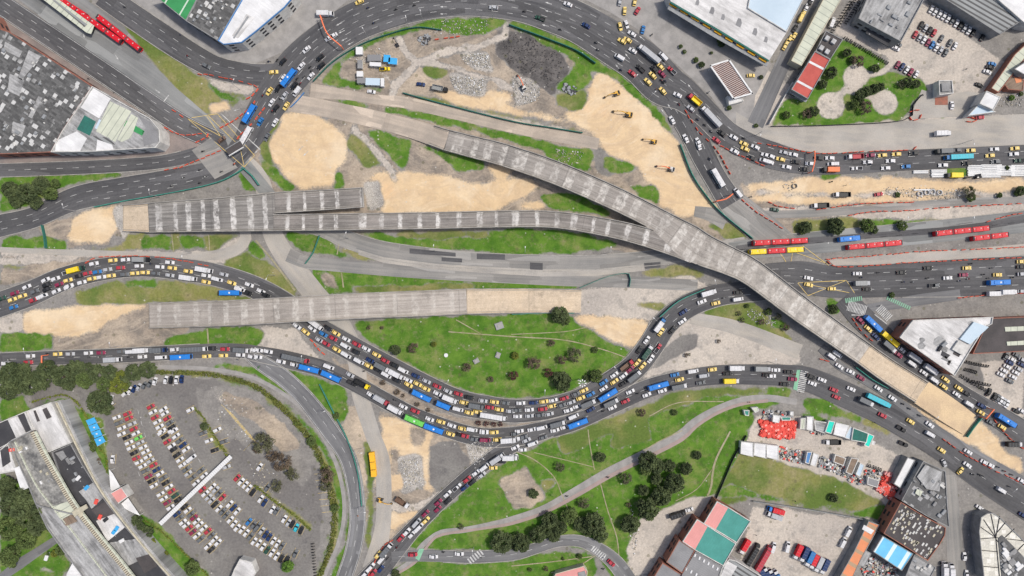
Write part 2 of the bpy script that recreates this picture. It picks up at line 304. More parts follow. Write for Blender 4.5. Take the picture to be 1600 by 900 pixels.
# ---------------------------------------------------------------- ground: one sheet, its soils spread by weight
GRASS, SAND, DIRT, CONC, RUBBLE, DRY, DARK, LOT = 1, 2, 3, 4, 5, 6, 7, 8
GP = [
(CONC, [(1195,190),(1600,180),(1600,240),(1190,255)]), (CONC, [(1000,40),(1060,90),(1110,130),(1160,195),(1200,215),(1240,140),(1150,60),(1050,10)]),
(CONC, [(1440,0),(1600,120),(1550,170),(1500,200),(1450,180),(1440,125),(1390,90),(1300,50),(1330,0)]),
(CONC, [(1150,325),(1600,315),(1600,350),(1220,385),(1150,360)]), (CONC, [(0,388),(150,393),(330,395),(365,375),(390,366),(385,392),(350,413),(300,408),(225,400),(150,400),(60,430),(0,450)]),
(DIRT, [(0,400),(100,400),(140,405),(60,435),(0,450)]), (CONC, [(0,495),(37,486),(37,521),(0,521)]),
(DIRT, [(487,130),(520,98),(560,72),(600,55),(650,38),(725,28),(800,32),(850,48),(892,66),(937,97),(975,123),(1012,156),(1037,183),(1062,226),(1082,275),(1105,307),(1125,330),(1090,345),(1000,320),(900,270),(700,215),(480,170)]),
(DIRT, [(430,172),(700,215),(1130,350),(1130,400),(1000,395),(560,370),(400,300),(385,230)]),
(DIRT, [(60,350),(205,318),(208,365),(110,390),(70,375)]), (DIRT, [(80,523),(235,465),(300,515),(250,545),(80,548)]),
(DIRT, [(590,640),(660,660),(720,690),(800,695),(760,730),(700,785),(640,830),(607,845),(607,760),(603,700)]),
(DIRT, [(1150,285),(1600,270),(1600,318),(1180,325)]), (DIRT, [(1180,335),(1330,338),(1330,372),(1200,375)]),
(DIRT, [(505,552),(575,582),(637,614),(682,644),(737,657),(800,664),(885,650),(885,656),(800,674),(740,674),(640,636),(560,594)]),
(CONC, [(398,507),(458,512),(508,567),(455,562),(400,545)]), (DIRT, [(525,640),(575,630),(590,700),(590,790),(575,870),(567,800),(555,730)]),
(CONC, [(905,455),(1080,430),(1110,450),(1060,468),(1025,502),(960,497),(905,490)]),
(CONC, [(1050,515),(1090,495),(1250,545),(1250,572),(1175,568),(1050,580),(1000,595),(1040,540)]),
(LOT, [(1035,552),(1055,530),(1090,520),(1090,540),(1050,560),(1015,580)]),
(SAND, [(440,178),(480,176),(515,190),(530,205),(545,220),(540,250),(528,265),(520,290),(470,296),(455,285),(435,262),(420,240),(425,220),(435,200)]),
(SAND, [(568,285),(590,268),(650,270),(700,275),(740,285),(800,280),(845,285),(835,300),(790,320),(770,332),(720,334),(600,334),(580,318)]),
(SAND, [(935,107),(925,130),(917,160),(885,178),(890,190),(925,207),(940,225),(950,240),(995,262),(1000,270),(1020,290),(1029,300),(1027,315),(1050,330),(1072,338),(1095,334),(1122,326),(1105,307),(1082,275),(1062,225),(1037,182),(1012,155),(975,122)]),
(SAND, [(760,255),(800,262),(795,275),(785,282),(765,270)]), (SAND, [(815,318),(850,316),(862,326),(820,330)]),
(SAND, [(130,330),(175,320),(192,320),(205,362),(190,345),(170,377),(100,380),(107,360),(118,340)]),
(SAND, [(37,486),(125,477),(212,462),(230,460),(232,475),(175,500),(140,520),(120,527),(95,525),(37,520)]),
(SAND, [(897,490),(960,495),(1015,502),(1015,512),(997,535),(980,542),(950,527),(925,515),(900,500)]),
(SAND, [(592,650),(640,658),(680,672),(672,700),(668,740),(690,775),(640,815),(610,830),(607,760),(600,700)]),
(SAND, [(1165,287),(1300,276),(1400,277),(1500,284),(1600,280),(1600,298),(1475,310),(1350,316),(1250,320),(1180,312)]),
(SAND, [(1345,562),(1425,632),(1487,678),(1600,745),(1600,725),(1575,707),(1550,675),(1530,660),(1470,615),(1387,552)]),
(SAND, [(750,140),(790,140),(800,160),(770,165),(750,155)]), (SAND, [(660,128),(760,158),(850,180),(900,190),(860,190),(700,160)]),
(RUBBLE, [(720,80),(765,82),(770,112),(725,100)]), (RUBBLE, [(700,117),(760,120),(757,150),(712,147)]), (RUBBLE, [(800,118),(840,128),(845,155),(805,165)]),
(DIRT, [(640,665),(668,672),(660,700),(640,690)]), (DIRT, [(600,770),(640,760),(690,770),(660,800),(620,800)]), (DIRT, [(610,700),(625,705),(622,740),(610,745)]), (RUBBLE, [(622,712),(658,708),(664,760),(630,770)]), (RUBBLE, [(178,325),(195,320),(205,370),(190,375)]), (RUBBLE, [(568,285),(590,280),(600,320),(575,330)]),
(RUBBLE, [(770,357),(805,357),(830,370),(800,385),(775,380)]), (RUBBLE, [(730,690),(775,688),(760,715),(740,740)]), (RUBBLE, [(1150,485),(1230,500),(1215,520),(1160,500)]),
(RUBBLE, [(1075,790),(1000,810),(985,840),(990,880),(1010,850),(1060,815)]),
(LOT, [(672,700),(690,688),(712,690),(735,725),(705,760),(680,770),(668,740)]), (LOT, [(925,232),(945,232),(960,270),(950,280),(932,262)]),
(DARK, [(775,48),(830,52),(872,78),(890,105),(878,135),(862,150),(838,130),(800,110),(778,85)]), (DARK, [(860,130),(870,128),(872,142),(862,145)]), (DARK, [(790,50),(830,55),(870,80),(885,105),(875,130),(860,140),(830,120),(800,110),(790,90)]),
(GRASS, [(500,128),(520,102),(550,78),(590,58),(600,62),(560,82),(535,100),(525,122),(600,138),(600,142),(500,131)]),
(GRASS, [(595,52),(650,37),(725,26),(790,30),(795,38),(760,52),(700,54),(690,45),(640,50),(600,60)]),
(GRASS, [(800,32),(850,47),(892,65),(937,95),(975,122),(1012,155),(1037,182),(1060,222),(1052,215),(1020,178),(990,148),(945,112),(920,112),(927,125),(905,147),(880,142),(868,135),(885,115),(900,95),(870,80),(850,70),(830,55),(800,45)]),
(DRY, [(660,103),(690,105),(700,118),(680,128),(662,115)]), (GRASS, [(685,78),(718,75),(720,84),(690,90)]),
(DRY, [(865,145),(918,140),(915,165),(895,175),(870,165)]),
(GRASS, [(505,152),(545,155),(582,165),(578,170),(545,164)]), (GRASS, [(598,166),(625,168),(700,185),(780,205),(850,222),(925,235),(930,252),(875,240),(800,222),(740,205),(650,186),(600,175)]),
(DRY, [(632,147),(680,155),(800,180),(912,206),(870,204),(760,186),(680,167)]),
(GRASS, [(572,203),(600,206),(645,222),(640,242),(627,270),(612,248),(590,225)]), (GRASS, [(640,222),(700,238),(757,250),(757,268),(712,266),(690,245)]), (GRASS, [(525,272),(535,268),(540,290),(522,296)]),
(DRY, [(545,205),(560,210),(600,260),(570,262),(545,235)]),
(GRASS, [(942,240),(995,262),(985,271),(957,271),(945,258)]), (GRASS, [(982,292),(1022,290),(1029,302),(1026,317),(1000,306)]), (GRASS, [(842,228),(920,232),(922,270),(890,262),(850,242)]),
(GRASS, [(840,302),(890,302),(915,310),(960,333),(950,338),(857,326)]),
(GRASS, [(560,362),(700,362),(800,358),(875,358),(950,375),(970,387),(900,395),(800,397),(650,387),(590,377)]), (DRY, [(600,362),(760,362),(770,372),(640,375)]),
(GRASS, [(440,364),(495,364),(530,388),(590,405),(560,406),(490,396),(465,388)]), (DRY, [(520,385),(600,400),(660,410),(560,407)]),
(GRASS, [(483,412),(550,424),(700,433),(800,440),(860,443),(910,446),(905,453),(730,456),(560,458),(500,456)]), (DIRT, [(500,425),(520,425),(530,450),(510,452)]), (DRY, [(545,448),(620,444),(740,442),(740,452),(560,458)]),
(GRASS, [(0,372),(65,370),(100,376),(105,392),(0,390)]), (DRY, [(200,365),(380,365),(360,377),(330,391),(110,392),(190,385)]), (GRASS, [(225,368),(270,368),(268,390),(222,390)]), (GRASS, [(280,368),(320,368),(322,388),(283,390)]),
(DRY, [(355,408),(400,380),(430,420),(465,452),(455,464),(400,450),(345,420)]), (GRASS, [(395,372),(420,400),(410,410),(385,395)]),
(DRY, [(110,458),(175,442),(225,436),(300,441),(400,465),(400,470),(230,472),(125,478)]), (GRASS, [(190,440),(240,437),(250,448),(200,450)]),
(GRASS, [(0,521),(78,521),(80,545),(0,552)]), (GRASS, [(262,530),(325,513),(400,510),(415,520),(400,540),(320,542),(255,541)]), (DRY, [(0,345+70),(40,415),(45,420),(0,422)]),
(GRASS, [(548,505),(600,500),(728,492),(890,490),(900,505),(925,520),(960,538),(985,548),(962,572),(940,587),(905,603),(862,619),(800,622),(750,618),(700,602),(625,565),(575,535)]),
(DRY, [(575,532),(620,558),(700,600),(750,618),(690,605),(625,567)]),
(GRASS, [(415,570),(460,580),(540,605),(545,640),(535,665),(505,640),(465,600)]), (GRASS, [(515,640),(530,640),(535,655),(520,660)]), (DRY, [(565,690),(580,690),(585,800),(578,860),(572,860),(575,780)]),
(GRASS, [(640,850),(690,800),(740,755),(800,715),(870,682),(912,670),(975,643),(1050,612),(1140,604),(1240,606),(1238,618),(1195,640),(1180,640),(1165,690),(1120,780),(1100,785),(1050,800),(1000,812),(985,850),(990,905),(960,905),(930,862),(860,850),(780,860),(650,857)]),
(DRY, [(870,684),(975,645),(1050,613),(1140,605),(1240,607),(1235,612),(1100,622),(1020,650),(960,675),(880,712)]), (DRY, [(960,675),(1010,655),(1020,690),(950,700)]),
(DIRT, [(780,750),(820,728),(845,760),(858,778),(830,795),(800,797),(785,770)]), (DRY, [(845,752),(865,748),(868,762),(852,768)]),
(GRASS, [(620,885),(655,873),(700,880),(800,876),(870,862),(925,868),(932,890),(925,905),(560,905)]), (DRY, [(600,860),(625,862),(600,890)]),
(DRY, [(1155,708),(1200,713),(1300,745),(1394,792),(1372,812),(1300,800),(1200,784),(1175,782),(1118,792),(1113,780)]),
(GRASS, [(1118,775),(1160,775),(1200,780),(1300,796),(1370,812),(1392,792),(1375,790),(1330,798),(1250,785),(1165,765),(1140,755)]),
(GRASS, [(1255,622),(1285,624),(1350,655),(1352,661),(1300,650),(1255,640)]), (GRASS, [(1195,604),(1236,605),(1233,620),(1195,618)]), (GRASS, [(1247,642),(1300,656),(1345,676),(1330,674),(1250,652)]), (DRY, [(1350,650),(1390,672),(1390,680),(1345,660)]),
(GRASS, [(1313,62),(1390,97),(1385,112),(1440,125),(1450,140),(1425,160),(1412,187),(1300,196),(1200,198),(1230,150),(1262,156),(1297,95)]),
(GRASS, [(1510,143),(1532,150),(1515,180),(1511,165)]), (GRASS, [(1466,165),(1478,165),(1476,185),(1471,185)]),
(GRASS, [(0,277),(110,272),(195,268),(195,274),(110,288),(50,318),(0,334)]), (DIRT, [(112,286),(195,274),(260,263),(190,278)]),
(DRY, [(1240,345),(1320,340),(1540,345),(1475,356),(1340,367),(1240,372)]), (GRASS, [(1340,342),(1470,345),(1400,360),(1350,362)]),
(GRASS, [(1280,270),(1320,270),(1320,276),(1280,280)]), (GRASS, [(1480,262),(1512,262),(1510,275),(1480,275)]),
(GRASS, [(370,272),(385,264),(412,296),(385,300)]), (GRASS, [(405,247),(418,250),(430,262),(450,285),(463,298),(440,298),(410,265)]), (DRY, [(402,220),(430,178),(438,185),(420,222),(420,240),(435,265),(410,250)]),
(DRY, [(185,37),(225,57),(262,85),(312,117),(385,148),(385,157),(350,175),(325,180),(275,137),(237,95)]), (CONC, [(315,118),(400,136),(386,152),(337,137)]), (SAND, [(325,162),(355,158),(362,172),(330,178)]), (GRASS, [(315,123),(340,140),(380,155),(372,160),(340,150)]),
(DRY, [(1100,478),(1175,472),(1215,500),(1245,545),(1200,520),(1100,492)]), (GRASS, [(1200,490),(1225,500),(1235,515),(1205,512)]), (GRASS, [(1290,465),(1315,475),(1310,490),(1295,490)]),
(DRY, [(1100,348),(1140,345),(1172,372),(1150,378),(1130,370)]), (DRY, [(1000,425),(1060,415),(1110,428),(1090,432),(1015,435)]), (DRY, [(990,472),(1045,474),(1035,484),(1000,478)]),
(LOT, [(140,652),(165,630),(235,600),(290,588),(330,590),(420,640),(480,700),(505,760),(500,850),(480,905),(325,905),(250,822),(175,740),(160,690)]),
(LOT, [(40,600),(150,590),(155,640),(110,628),(60,640),(45,620)]),
(0, [(330,600),(400,622),(462,668),(488,720),(480,765),(430,735),(385,700),(330,640)]), (DIRT, [(345,610),(400,628),(445,662),(470,700),(440,705),(400,660),(350,630)]), (CONC, [(325,608),(350,625),(372,655),(350,660),(325,640)]), (0, [(300,600),(345,625),(385,680),(350,690),(310,640)]),
(DRY, [(303,636),(312,640),(335,680),(357,708),(355,716),(330,688)]), (DRY, [(396,755),(402,754),(488,822),(486,830),(478,826)]),
(GRASS, [(0,625),(35,620),(50,640),(0,660)]), (GRASS, [(48,632),(100,620),(125,640),(160,655),(168,700),(170,750),(150,720),(125,668),(95,628)]), (GRASS, [(178,785),(215,800),(250,820),(332,905),(275,905),(200,822)]),
(GRASS, [(0,735),(40,760),(60,800),(90,850),(105,870),(112,885),(95,905),(0,905)]), (CONC, [(60,888),(100,893),(98,897),(60,893)]),
(GRASS, [(240,588),(330,592),(400,612),(445,650),(482,694),(506,745),(518,800),(510,855),(488,905),(500,905),(530,840),(537,790),(527,735),(497,680),(455,635),(400,600),(330,583),(240,580)]),
(DRY, [(240,585),(330,588),(400,608),(448,648),(486,692),(508,742),(522,800),(514,858),(492,905),(502,905),(524,855),(530,800),(518,742),(492,686),(453,640),(403,602),(330,581),(240,578)]),
(GRASS, [(330,574),(400,588),(462,622),(505,672),(532,725),(545,790),(538,850),(515,905),(530,905),(550,850),(555,795),(540,725),(512,668),(470,615),(405,578),(340,568)]),
(LOT, [(1050,20),(1120,30),(1150,90),(1110,110),(1070,60)]), (GRASS, [(1122,52),(1132,50),(1135,70),(1125,72)]),
(CONC, [(1180,650),(1250,650),(1380,700),(1410,715),(1390,790),(1300,745),(1160,705)]), (CONC, [(1175,790),(1390,815),(1320,905),(1150,905)]),
(CONC, [(1000,812),(1060,785),(1110,770),(1125,780),(1080,830),(1030,890),(985,905),(980,860)]),
(LOT, [(1530,560),(1600,560),(1600,660),(1540,620),(1500,590)]), (CONC, [(1530,565),(1600,565),(1600,655),(1545,625)]),
]
GX = np.arange(-268, 268.1, 0.75); GY = np.arange(-156, 156.1, 0.75)
def vnoise(x, y, cell, seed):
    r = np.random.RandomState(seed); g = r.rand(64, 64)*2-1
    u = x/cell; v = y/cell; i = np.floor(u).astype(int); j = np.floor(v).astype(int); a = u-i; b = v-j
    a = a*a*(3-2*a); b = b*b*(3-2*b); g_ = lambda p, q: g[p % 64, q % 64]
    return (g_(i, j)*(1-a)+g_(i+1, j)*a)*(1-b)+(g_(i, j+1)*(1-a)+g_(i+1, j+1)*a)*b
def inside(poly, x, y):
    r = np.zeros(x.shape, bool); n = len(poly)
    for i in range(n):
        x1, y1 = poly[i]; x2, y2 = poly[(i+1) % n]
        if y1 == y2: continue
        c = ((y1 > y) != (y2 > y)) & (x < (x2-x1)*(y-y1)/(y2-y1)+x1); r ^= c
    return r
def ground():
    X, Y = np.meshgrid(GX, GY); px = X/S+800; py = 450-Y/S
    wx = px+vnoise(px, py, 14, 1)*3.0+vnoise(px, py, 5, 2)*1.6; wy = py+vnoise(px, py, 14, 3)*3.0+vnoise(px, py, 5, 4)*1.6
    cls = np.zeros(X.shape, int)
    for c, poly in GP:
        a = np.array(poly); x0, y0 = a.min(0)-5; x1, y1 = a.max(0)+5
        ii = np.where((GY >= (450-y1)*S) & (GY <= (450-y0)*S))[0]; jj = np.where((GX >= (x0-800)*S) & (GX <= (x1-800)*S))[0]
        if len(ii) == 0 or len(jj) == 0: continue
        sl = (slice(ii[0], ii[-1]+1), slice(jj[0], jj[-1]+1)); m = inside(poly, wx[sl], wy[sl]); cls[sl][m] = c
    for cx, cy, r in ((1337,120,20),(1298,165,22),(1383,160,20)): cls[(px-cx)**2+(py-cy)**2 < r*r] = CONC
    for a, b, w in (((1337,120),(1298,165),5),((1345,120),(1380,112),5),((1380,112),(1395,98),4),((1320,140),(1383,160),4)):
        d = np.array(b)-np.array(a); t = np.clip(((px-a[0])*d[0]+(py-a[1])*d[1])/(d@d), 0, 1)
        cls[(px-a[0]-t*d[0])**2+(py-a[1]-t*d[1])**2 < w*w] = CONC
    for pts, w in (([(612,152),(625,125),(650,100),(690,82),(740,74),(792,58),(790,40)], 5), ([(655,98),(700,104),(760,122),(800,138)], 4), ([(652,98),(630,75),(625,58)], 5), ([(552,200),(578,222),(598,250),(618,280)], 4.5), ([(560,88),(600,118),(618,135)], 3),
                   ([(0,412),(60,404),(120,402)], 5), ([(1180,300),(1300,306),(1450,300),(1600,306)], 3), ([(610,790),(650,795),(690,770)], 6), ([(700,170),(800,190),(880,205)], 5), ([(1200,660),(1300,690),(1390,725)], 7)):
        for a, b in zip(pts[:-1], pts[1:]):
            d = np.array(b)-np.array(a); t = np.clip(((wx-a[0])*d[0]+(wy-a[1])*d[1])/(d@d), 0, 1)
            cls[(wx-a[0]-t*d[0])**2+(wy-a[1]-t*d[1])**2 < w*w] = CONC
    # outer skirt to the horizon
    gx = np.r_[-3000, -600, GX, 600, 3000]; gy = np.r_[-3000, -500, GY, 500, 3000]
    cl = np.pad(cls, 2, mode='constant', constant_values=3)
    nx, ny = len(gx), len(gy); W = np.zeros((ny, nx, 8), np.float32)
    for k in range(8):
        m = (cl == k+1).astype(np.float32)
        for it in range(7):
            p = np.pad(m, 1, mode='edge'); m = (p[:-2, 1:-1]+p[2:, 1:-1]+p[1:-1, :-2]+p[1:-1, 2:]+2*p[1:-1, 1:-1])/6
        W[:, :, k] = m
    XX, YY = np.meshgrid(gx, gy); Z = np.zeros_like(XX)
    co = np.stack([XX, YY, Z], -1).reshape(-1, 3).astype(np.float32)
    idx = np.arange(nx*ny).reshape(ny, nx); f = np.stack([idx[:-1, :-1], idx[:-1, 1:], idx[1:, 1:], idx[1:, :-1]], -1).reshape(-1, 4)
    me = bpy.data.meshes.new('ground'); me.vertices.add(len(co)); me.vertices.foreach_set('co', co.ravel())
    me.loops.add(f.size); me.loops.foreach_set('vertex_index', f.ravel().astype(np.int32)); me.polygons.add(len(f))
    me.polygons.foreach_set('loop_start', (np.arange(len(f))*4).astype(np.int32)); me.update(calc_edges=True)
    Wf = W.reshape(-1, 8)
    for nm, s in (('soil_a', 0), ('soil_b', 4)):
        a = me.attributes.new(nm, 'FLOAT_COLOR', 'POINT'); a.data.foreach_set('color', Wf[:, s:s+4].ravel())
    n = N('ground_soil'); v = n.coord('Object')
    A = n.n('Attribute', attribute_name='soil_a'); B = n.n('Attribute', attribute_name='soil_b')
    sa = n.n('SeparateColor'); n.l(A.outputs['Color'], sa.inputs[0]); sb = n.n('SeparateColor'); n.l(B.outputs['Color'], sb.inputs[0])
    n1 = n.noise(v, .035, 5); n2 = n.noise(v, .16, 5, .65); n3 = n.noise(v, .9, 5, .7); n4 = n.noise(v, .011, 3)
    ed = n.math('ADD', n.math('MULTIPLY_ADD', n3, .9, -.45), n.math('MULTIPLY_ADD', n2, 1.0, -.5)); dn = n.n('TexNoise'); n.l(v, dn.inputs['Vector']); dn.inputs['Scale'].default_value = .018; dn.inputs['Detail'].default_value = 2
    da = n.n('VectorMath', operation='MULTIPLY_ADD'); n.l(dn.outputs['Color'], da.inputs[0]); da.inputs[1].default_value = (60, 60, 0); n.l(v, da.inputs[2])
    m1 = n.n('Mapping'); n.l(da.outputs[0], m1.inputs[0]); m1.inputs['Scale'].default_value = (.05, .5, 1); m1.inputs['Rotation'].default_value = (0, 0, .25); trk = n.noise(m1.outputs[0], 1, 5, .6)
    m2 = n.n('Mapping'); n.l(da.outputs[0], m2.inputs[0]); m2.inputs['Scale'].default_value = (.10, .32, 1); m2.inputs['Rotation'].default_value = (0, 0, -.7); trk2 = n.noise(m2.outputs[0], 1, 5, .65)
    def w(sock, sharp=4.5): return n.math('MULTIPLY_ADD', n.math('SUBTRACT', n.math('ADD', sock, ed), .5), sharp, .5, clamp=True)
    def two(a, b, f, lo=.4, hi=.6): return n.mix(n.ramp(f, lo, hi), a, b)
    base = two((.27, .255, .235), (.19, .18, .17), n2, .35, .65)
    conc = two(two((.52, .465, .40), (.40, .36, .32), n1, .35, .65), (.29, .27, .245), n2, .52, .70)
    dirt = two(two((.33, .275, .22), (.20, .175, .15), n2, .38, .62), (.50, .41, .31), n1, .5, .68); dirt = n.mix(n.math('MULTIPLY', n.ramp(trk, .5, .68), .6), dirt, (.45, .38, .30)); dirt = n.mix(n.math('MULTIPLY', n.ramp(trk2, .56, .7), .5), dirt, (.17, .145, .12))
    sand = two(two((.66, .495, .305), (.56, .415, .26), n2, .4, .65), (.70, .47, .27), n1, .60, .75); sand = n.mix(n.math('MULTIPLY', n.ramp(trk, .47, .68), .55), sand, (.50, .375, .255)); sand = n.mix(n.math('MULTIPLY', n.ramp(trk2, .55, .68), .45), sand, (.74, .61, .43)); sand = n.mix(n.math('MULTIPLY', n.ramp(n.noise(v, .25, 6, .75), .54, .72), .6), sand, (.46, .36, .26)); sand = n.mix(n.math('MULTIPLY', n.ramp(n.noise(v, .05, 4, .6), .5, .65), .5), sand, (.74, .62, .45))
    nr = n.noise(v, 2.6, 4, .8); rub = two(two((.26, .245, .225), (.40, .37, .33), n2, .4, .6), (.66, .64, .61), nr, .54, .60)
    dry = two(two((.20, .205, .065), (.27, .24, .12), n2, .42, .62), (.105, .155, .035), n1, .45, .6)
    dark = two(two((.085, .08, .078), (.14, .13, .125), n2), (.22, .20, .18), n.noise(v, .3, 5, .75), .56, .72)
    lot = two(two((.165, .155, .148), (.215, .205, .19), n1, .4, .6), (.12, .115, .115), n2, .55, .75)
    g1 = two((.12, .225, .03), (.06, .15, .016), n2, .35, .62); g2 = two(g1, (.21, .235, .075), n.noise(v, .07, 6, .75), .50, .68)
    g2 = n.mix(n.math('MULTIPLY', n.ramp(n.noise(v, .22, 6, .8), .53, .68), .75), g2, (.25, .22, .135)); g2 = n.mix(n.math('MULTIPLY', n.ramp(n.noise(v, .13, 5, .7), .56, .66), .6), g2, (.05, .10, .018)); g3 = n.mix(n.math('MULTIPLY', n.ramp(n3, .52, .75), .75), g2, (.035, .07, .015))
    c = n.mix(w(sa.outputs[2]), base, dirt); c = n.mix(w(A.outputs['Alpha']), c, conc); c = n.mix(w(sb.outputs[2] if False else sb.outputs[2]), c, dark)
    sw = w(sa.outputs[1], 2); c = n.mix(w(B.outputs['Alpha']), c, lot); c = n.mix(sw, c, sand); c = n.mix(w(sb.outputs[0], 3), c, rub)
    c = n.mix(w(sb.outputs[1], 3), c, dry); c = n.mix(w(sa.outputs[0], 3.5), c, g3)
    vo = n.n('TexVoronoi'); n.l(v, vo.inputs['Vector']); vo.inputs['Scale'].default_value = .42; s3 = n.n('SeparateColor'); n.l(vo.outputs['Color'], s3.inputs[0])
    k = n.math('MULTIPLY', n.math('LESS_THAN', vo.outputs['Distance'], .17), n.math('GREATER_THAN', s3.outputs[0], .80)); k = n.math('MULTIPLY', k, n.ramp(n2, .45, .55)); c = n.mix(n.math('MULTIPLY', k, .6), c, (.55, .53, .48))
    vo = n.n('TexVoronoi'); n.l(v, vo.inputs['Vector']); vo.inputs['Scale'].default_value = .30; s3 = n.n('SeparateColor'); n.l(vo.outputs['Color'], s3.inputs[0])
    k = n.math('MULTIPLY', n.math('LESS_THAN', vo.outputs['Distance'], .25), n.math('GREATER_THAN', s3.outputs[1], .80)); c = n.mix(n.math('MULTIPLY', n.math('MULTIPLY', k, n.math('SUBTRACT', 1.0, sw)), .45), c, (.10, .10, .05))
    ga = n.math('MULTIPLY_ADD', sw, -.36, .52); g = n.math('ADD', n.math('MULTIPLY', n.math('SUBTRACT', n.ramp(n.noise(v, .9, 5, .85), .32, .68), .5), ga), 1.0); cm = n.n('CombineColor')
    for i in range(3): n.l(g, cm.inputs[i])
    c = n.mix(1.0, c, cm.outputs[0], 'MULTIPLY')
    n.fin(c, .95, .15)
    me.materials.append(n.m)
    o = bpy.data.objects.new('ground', me); C.objects.link(o); o['kind'] = 'structure'
ground()

# ---------------------------------------------------------------- roads
ROADS = {}
LVL = [0]
def road(key, name, pts, mat, lanes=0, zone=None, kerb=True, dash='paint_white', edge=False, off=(0, 0), kr=None, two=False):
    """pts (px,py,width px). lanes = number of lanes, dashed lines between them"""
    wp = wpath(pts); ROADS[key] = (wp, zone, pts)
    LVL[0] += 1; z = .02+.004*LVL[0]
    v, f, uv = ribbon(wp, [lambda h: -h, 0.0, lambda h: h], [z]*3)
    o = obj(name, v, f, mat, uv=uv); o['kind'] = 'structure'; o['_o'] = (0, 0, 0)
    n = len(wp['x']); 
    if kerb:
        rs = kr or [(-1, 0, 1), (1, 0, 1)]
        for sd, a, b in rs:
            i0, i1 = int(a*n), max(int(b*n), int(a*n)+2)
            offs = [lambda h, q=q: sd*(h+q) for q in (0.0, 0.02, .34, .36)]
            v, f, uv = ribbon(wp, offs, [z-.02, z+.12, z+.12, -.02], i0=i0, i1=min(n, i1))
            if sd < 0: f = [q[::-1] for q in f]
            k = obj('kerb', v, f, 'kerb', o)
    if lanes > 1 or edge:
        mb = MB(); L = wp['u'][-1]
        wmax = float(np.max(wp['w']))
        for k in range(1, max(lanes, int(round(wmax/3.4))) if key == 'T' else lanes):
            u = 1.5+(k % 2)*2
            while u < L-4:
                nl = max(3, int(round(np.interp(u, wp['u'], wp['w'])/3.4))) if key == 'T' else lanes
                if k >= nl: u += 8.0; continue
                i = np.searchsorted(wp['u'], u); j = np.searchsorted(wp['u'], u+3.2)
                q = []
                for t, hw in ((u, 1), (u+3.2, 1)):
                    x = np.interp(t, wp['u'], wp['x']); y = np.interp(t, wp['u'], wp['y']); nx = np.interp(t, wp['u'], wp['nx']); ny = np.interp(t, wp['u'], wp['ny'])
                    w = np.interp(t, wp['u'], wp['w']); oo = -w/2+w*k/nl
                    q += [(x+nx*(oo-.08), y+ny*(oo-.08), z+.004+wp['z'][0]), (x+nx*(oo+.08), y+ny*(oo+.08), z+.004+wp['z'][0])]
                mb.add(q, [(0, 2, 3, 1)]); u += 8.0
        if mb.v: mb.build('lane_marking', dash, o)
        if edge:
            for sd in (-1, 1):
                v, f, uv = ribbon(wp, [lambda h: sd*(h-.55), lambda h: sd*(h-.38)], [z+.004]*2); 
                if sd < 0: f = [q[::-1] for q in f]
                obj('edge_line', v, f, dash, o)
    return o
def sheet(name, poly, mat, uvdir=0, kind='structure'):
    LVL[0] += 1; z = .02+.004*LVL[0]
    v = [(*G(*p), z) for p in poly]; a = math.radians(uvdir); uv = [(x*math.cos(a)+y*math.sin(a), -x*math.sin(a)+y*math.cos(a)) for x, y, _ in v]
    ar = sum(v[i][0]*v[(i+1) % len(v)][1]-v[(i+1) % len(v)][0]*v[i][1] for i in range(len(v)))
    f = [tuple(range(len(v)))] if ar > 0 else [tuple(range(len(v)))[::-1]]
    o = obj(name, v, f, mat, uv=uv); o['kind'] = kind; o['_o'] = (0, 0, 0); return o
# paths and minor pale carriageways first (lowest)
sheet('pavement', [(-20,28),(0,28),(160,130),(250,190),(255,200),(300,205),(345,212),(345,225),(255,245),(0,258),(-20,258)], 'pavement_brown', -34)
sheet('pavement', [(200,-5),(245,-5),(290,32),(340,68),(352,74),(378,74),(400,50),(455,0),(550,-5),(520,20),(475,50),(440,82),(400,99),(370,98),(330,84),(270,45)], 'path_grey', -34)
sheet('pavement', [(1150,168),(1175,188),(1210,200),(1620,177),(1620,226),(1425,234),(1275,240),(1200,222),(1150,203)], 'slab_pale', -5)
sheet('forecourt', [(900,-8),(1000,-8),(1050,5),(1205,100),(1180,150),(1176,190),(1150,175),(1150,203),(1112,152),(1062,105),(1000,48),(955,20)], 'path_grey', -35)
road('w1', 'old_road', [(485,142,24),(540,148,16),(600,157,16),(632,160,18),(715,178,19),(800,197,21),(860,210,20),(935,225,18)], 'slab_dusty', kerb=False)
road('w2', 'old_road', [(452,160,28),(520,172,26),(600,190,28),(706,221,33)], 'slab_dusty', kerb=False)
road('w3', 'old_road', [(375,245,26),(410,287,26),(428,370,30),(484,450,34),(530,505,32),(556,560,28),(562,612,26),(581,675,24),(597,720,24),(600,780,24),(597,830,25),(583,890,34)], 'slab_pale', kerb=False)
road('w4', 'old_road', [(1080,497,18),(1150,512,22),(1250,550,24)], 'slab_pale', kerb=False)
road('w5', 'old_road', [(1085,330,16),(1110,335,22),(1135,345,30)], 'asphalt_pale', kerb=False)
road('w6', 'service_road', [(1160,335,12),(1250,334,12),(1350,328,12),(1480,317,12),(1620,312,12)], 'asphalt_pale', kerb=False)
road('w7', 'path', [(150,572,6),(235,573,6),(330,577,6),(400,592,6),(460,628,6),(500,675,6),(527,730,6),(538,790,6),(530,845,6),(505,905,6)], 'path_grey', kerb=False)
road('w8', 'service_road', [(1262,10,20),(1232,80,22),(1205,140,24),(1180,195,26)], 'asphalt_grey', kerb=False, zone='service lane between the long roofs')
road('w9', 'side_street', [(1482,725,20),(1488,800,22),(1494,905,26)], 'asphalt_pale', kerb=False, zone='side street beside the triangular block')
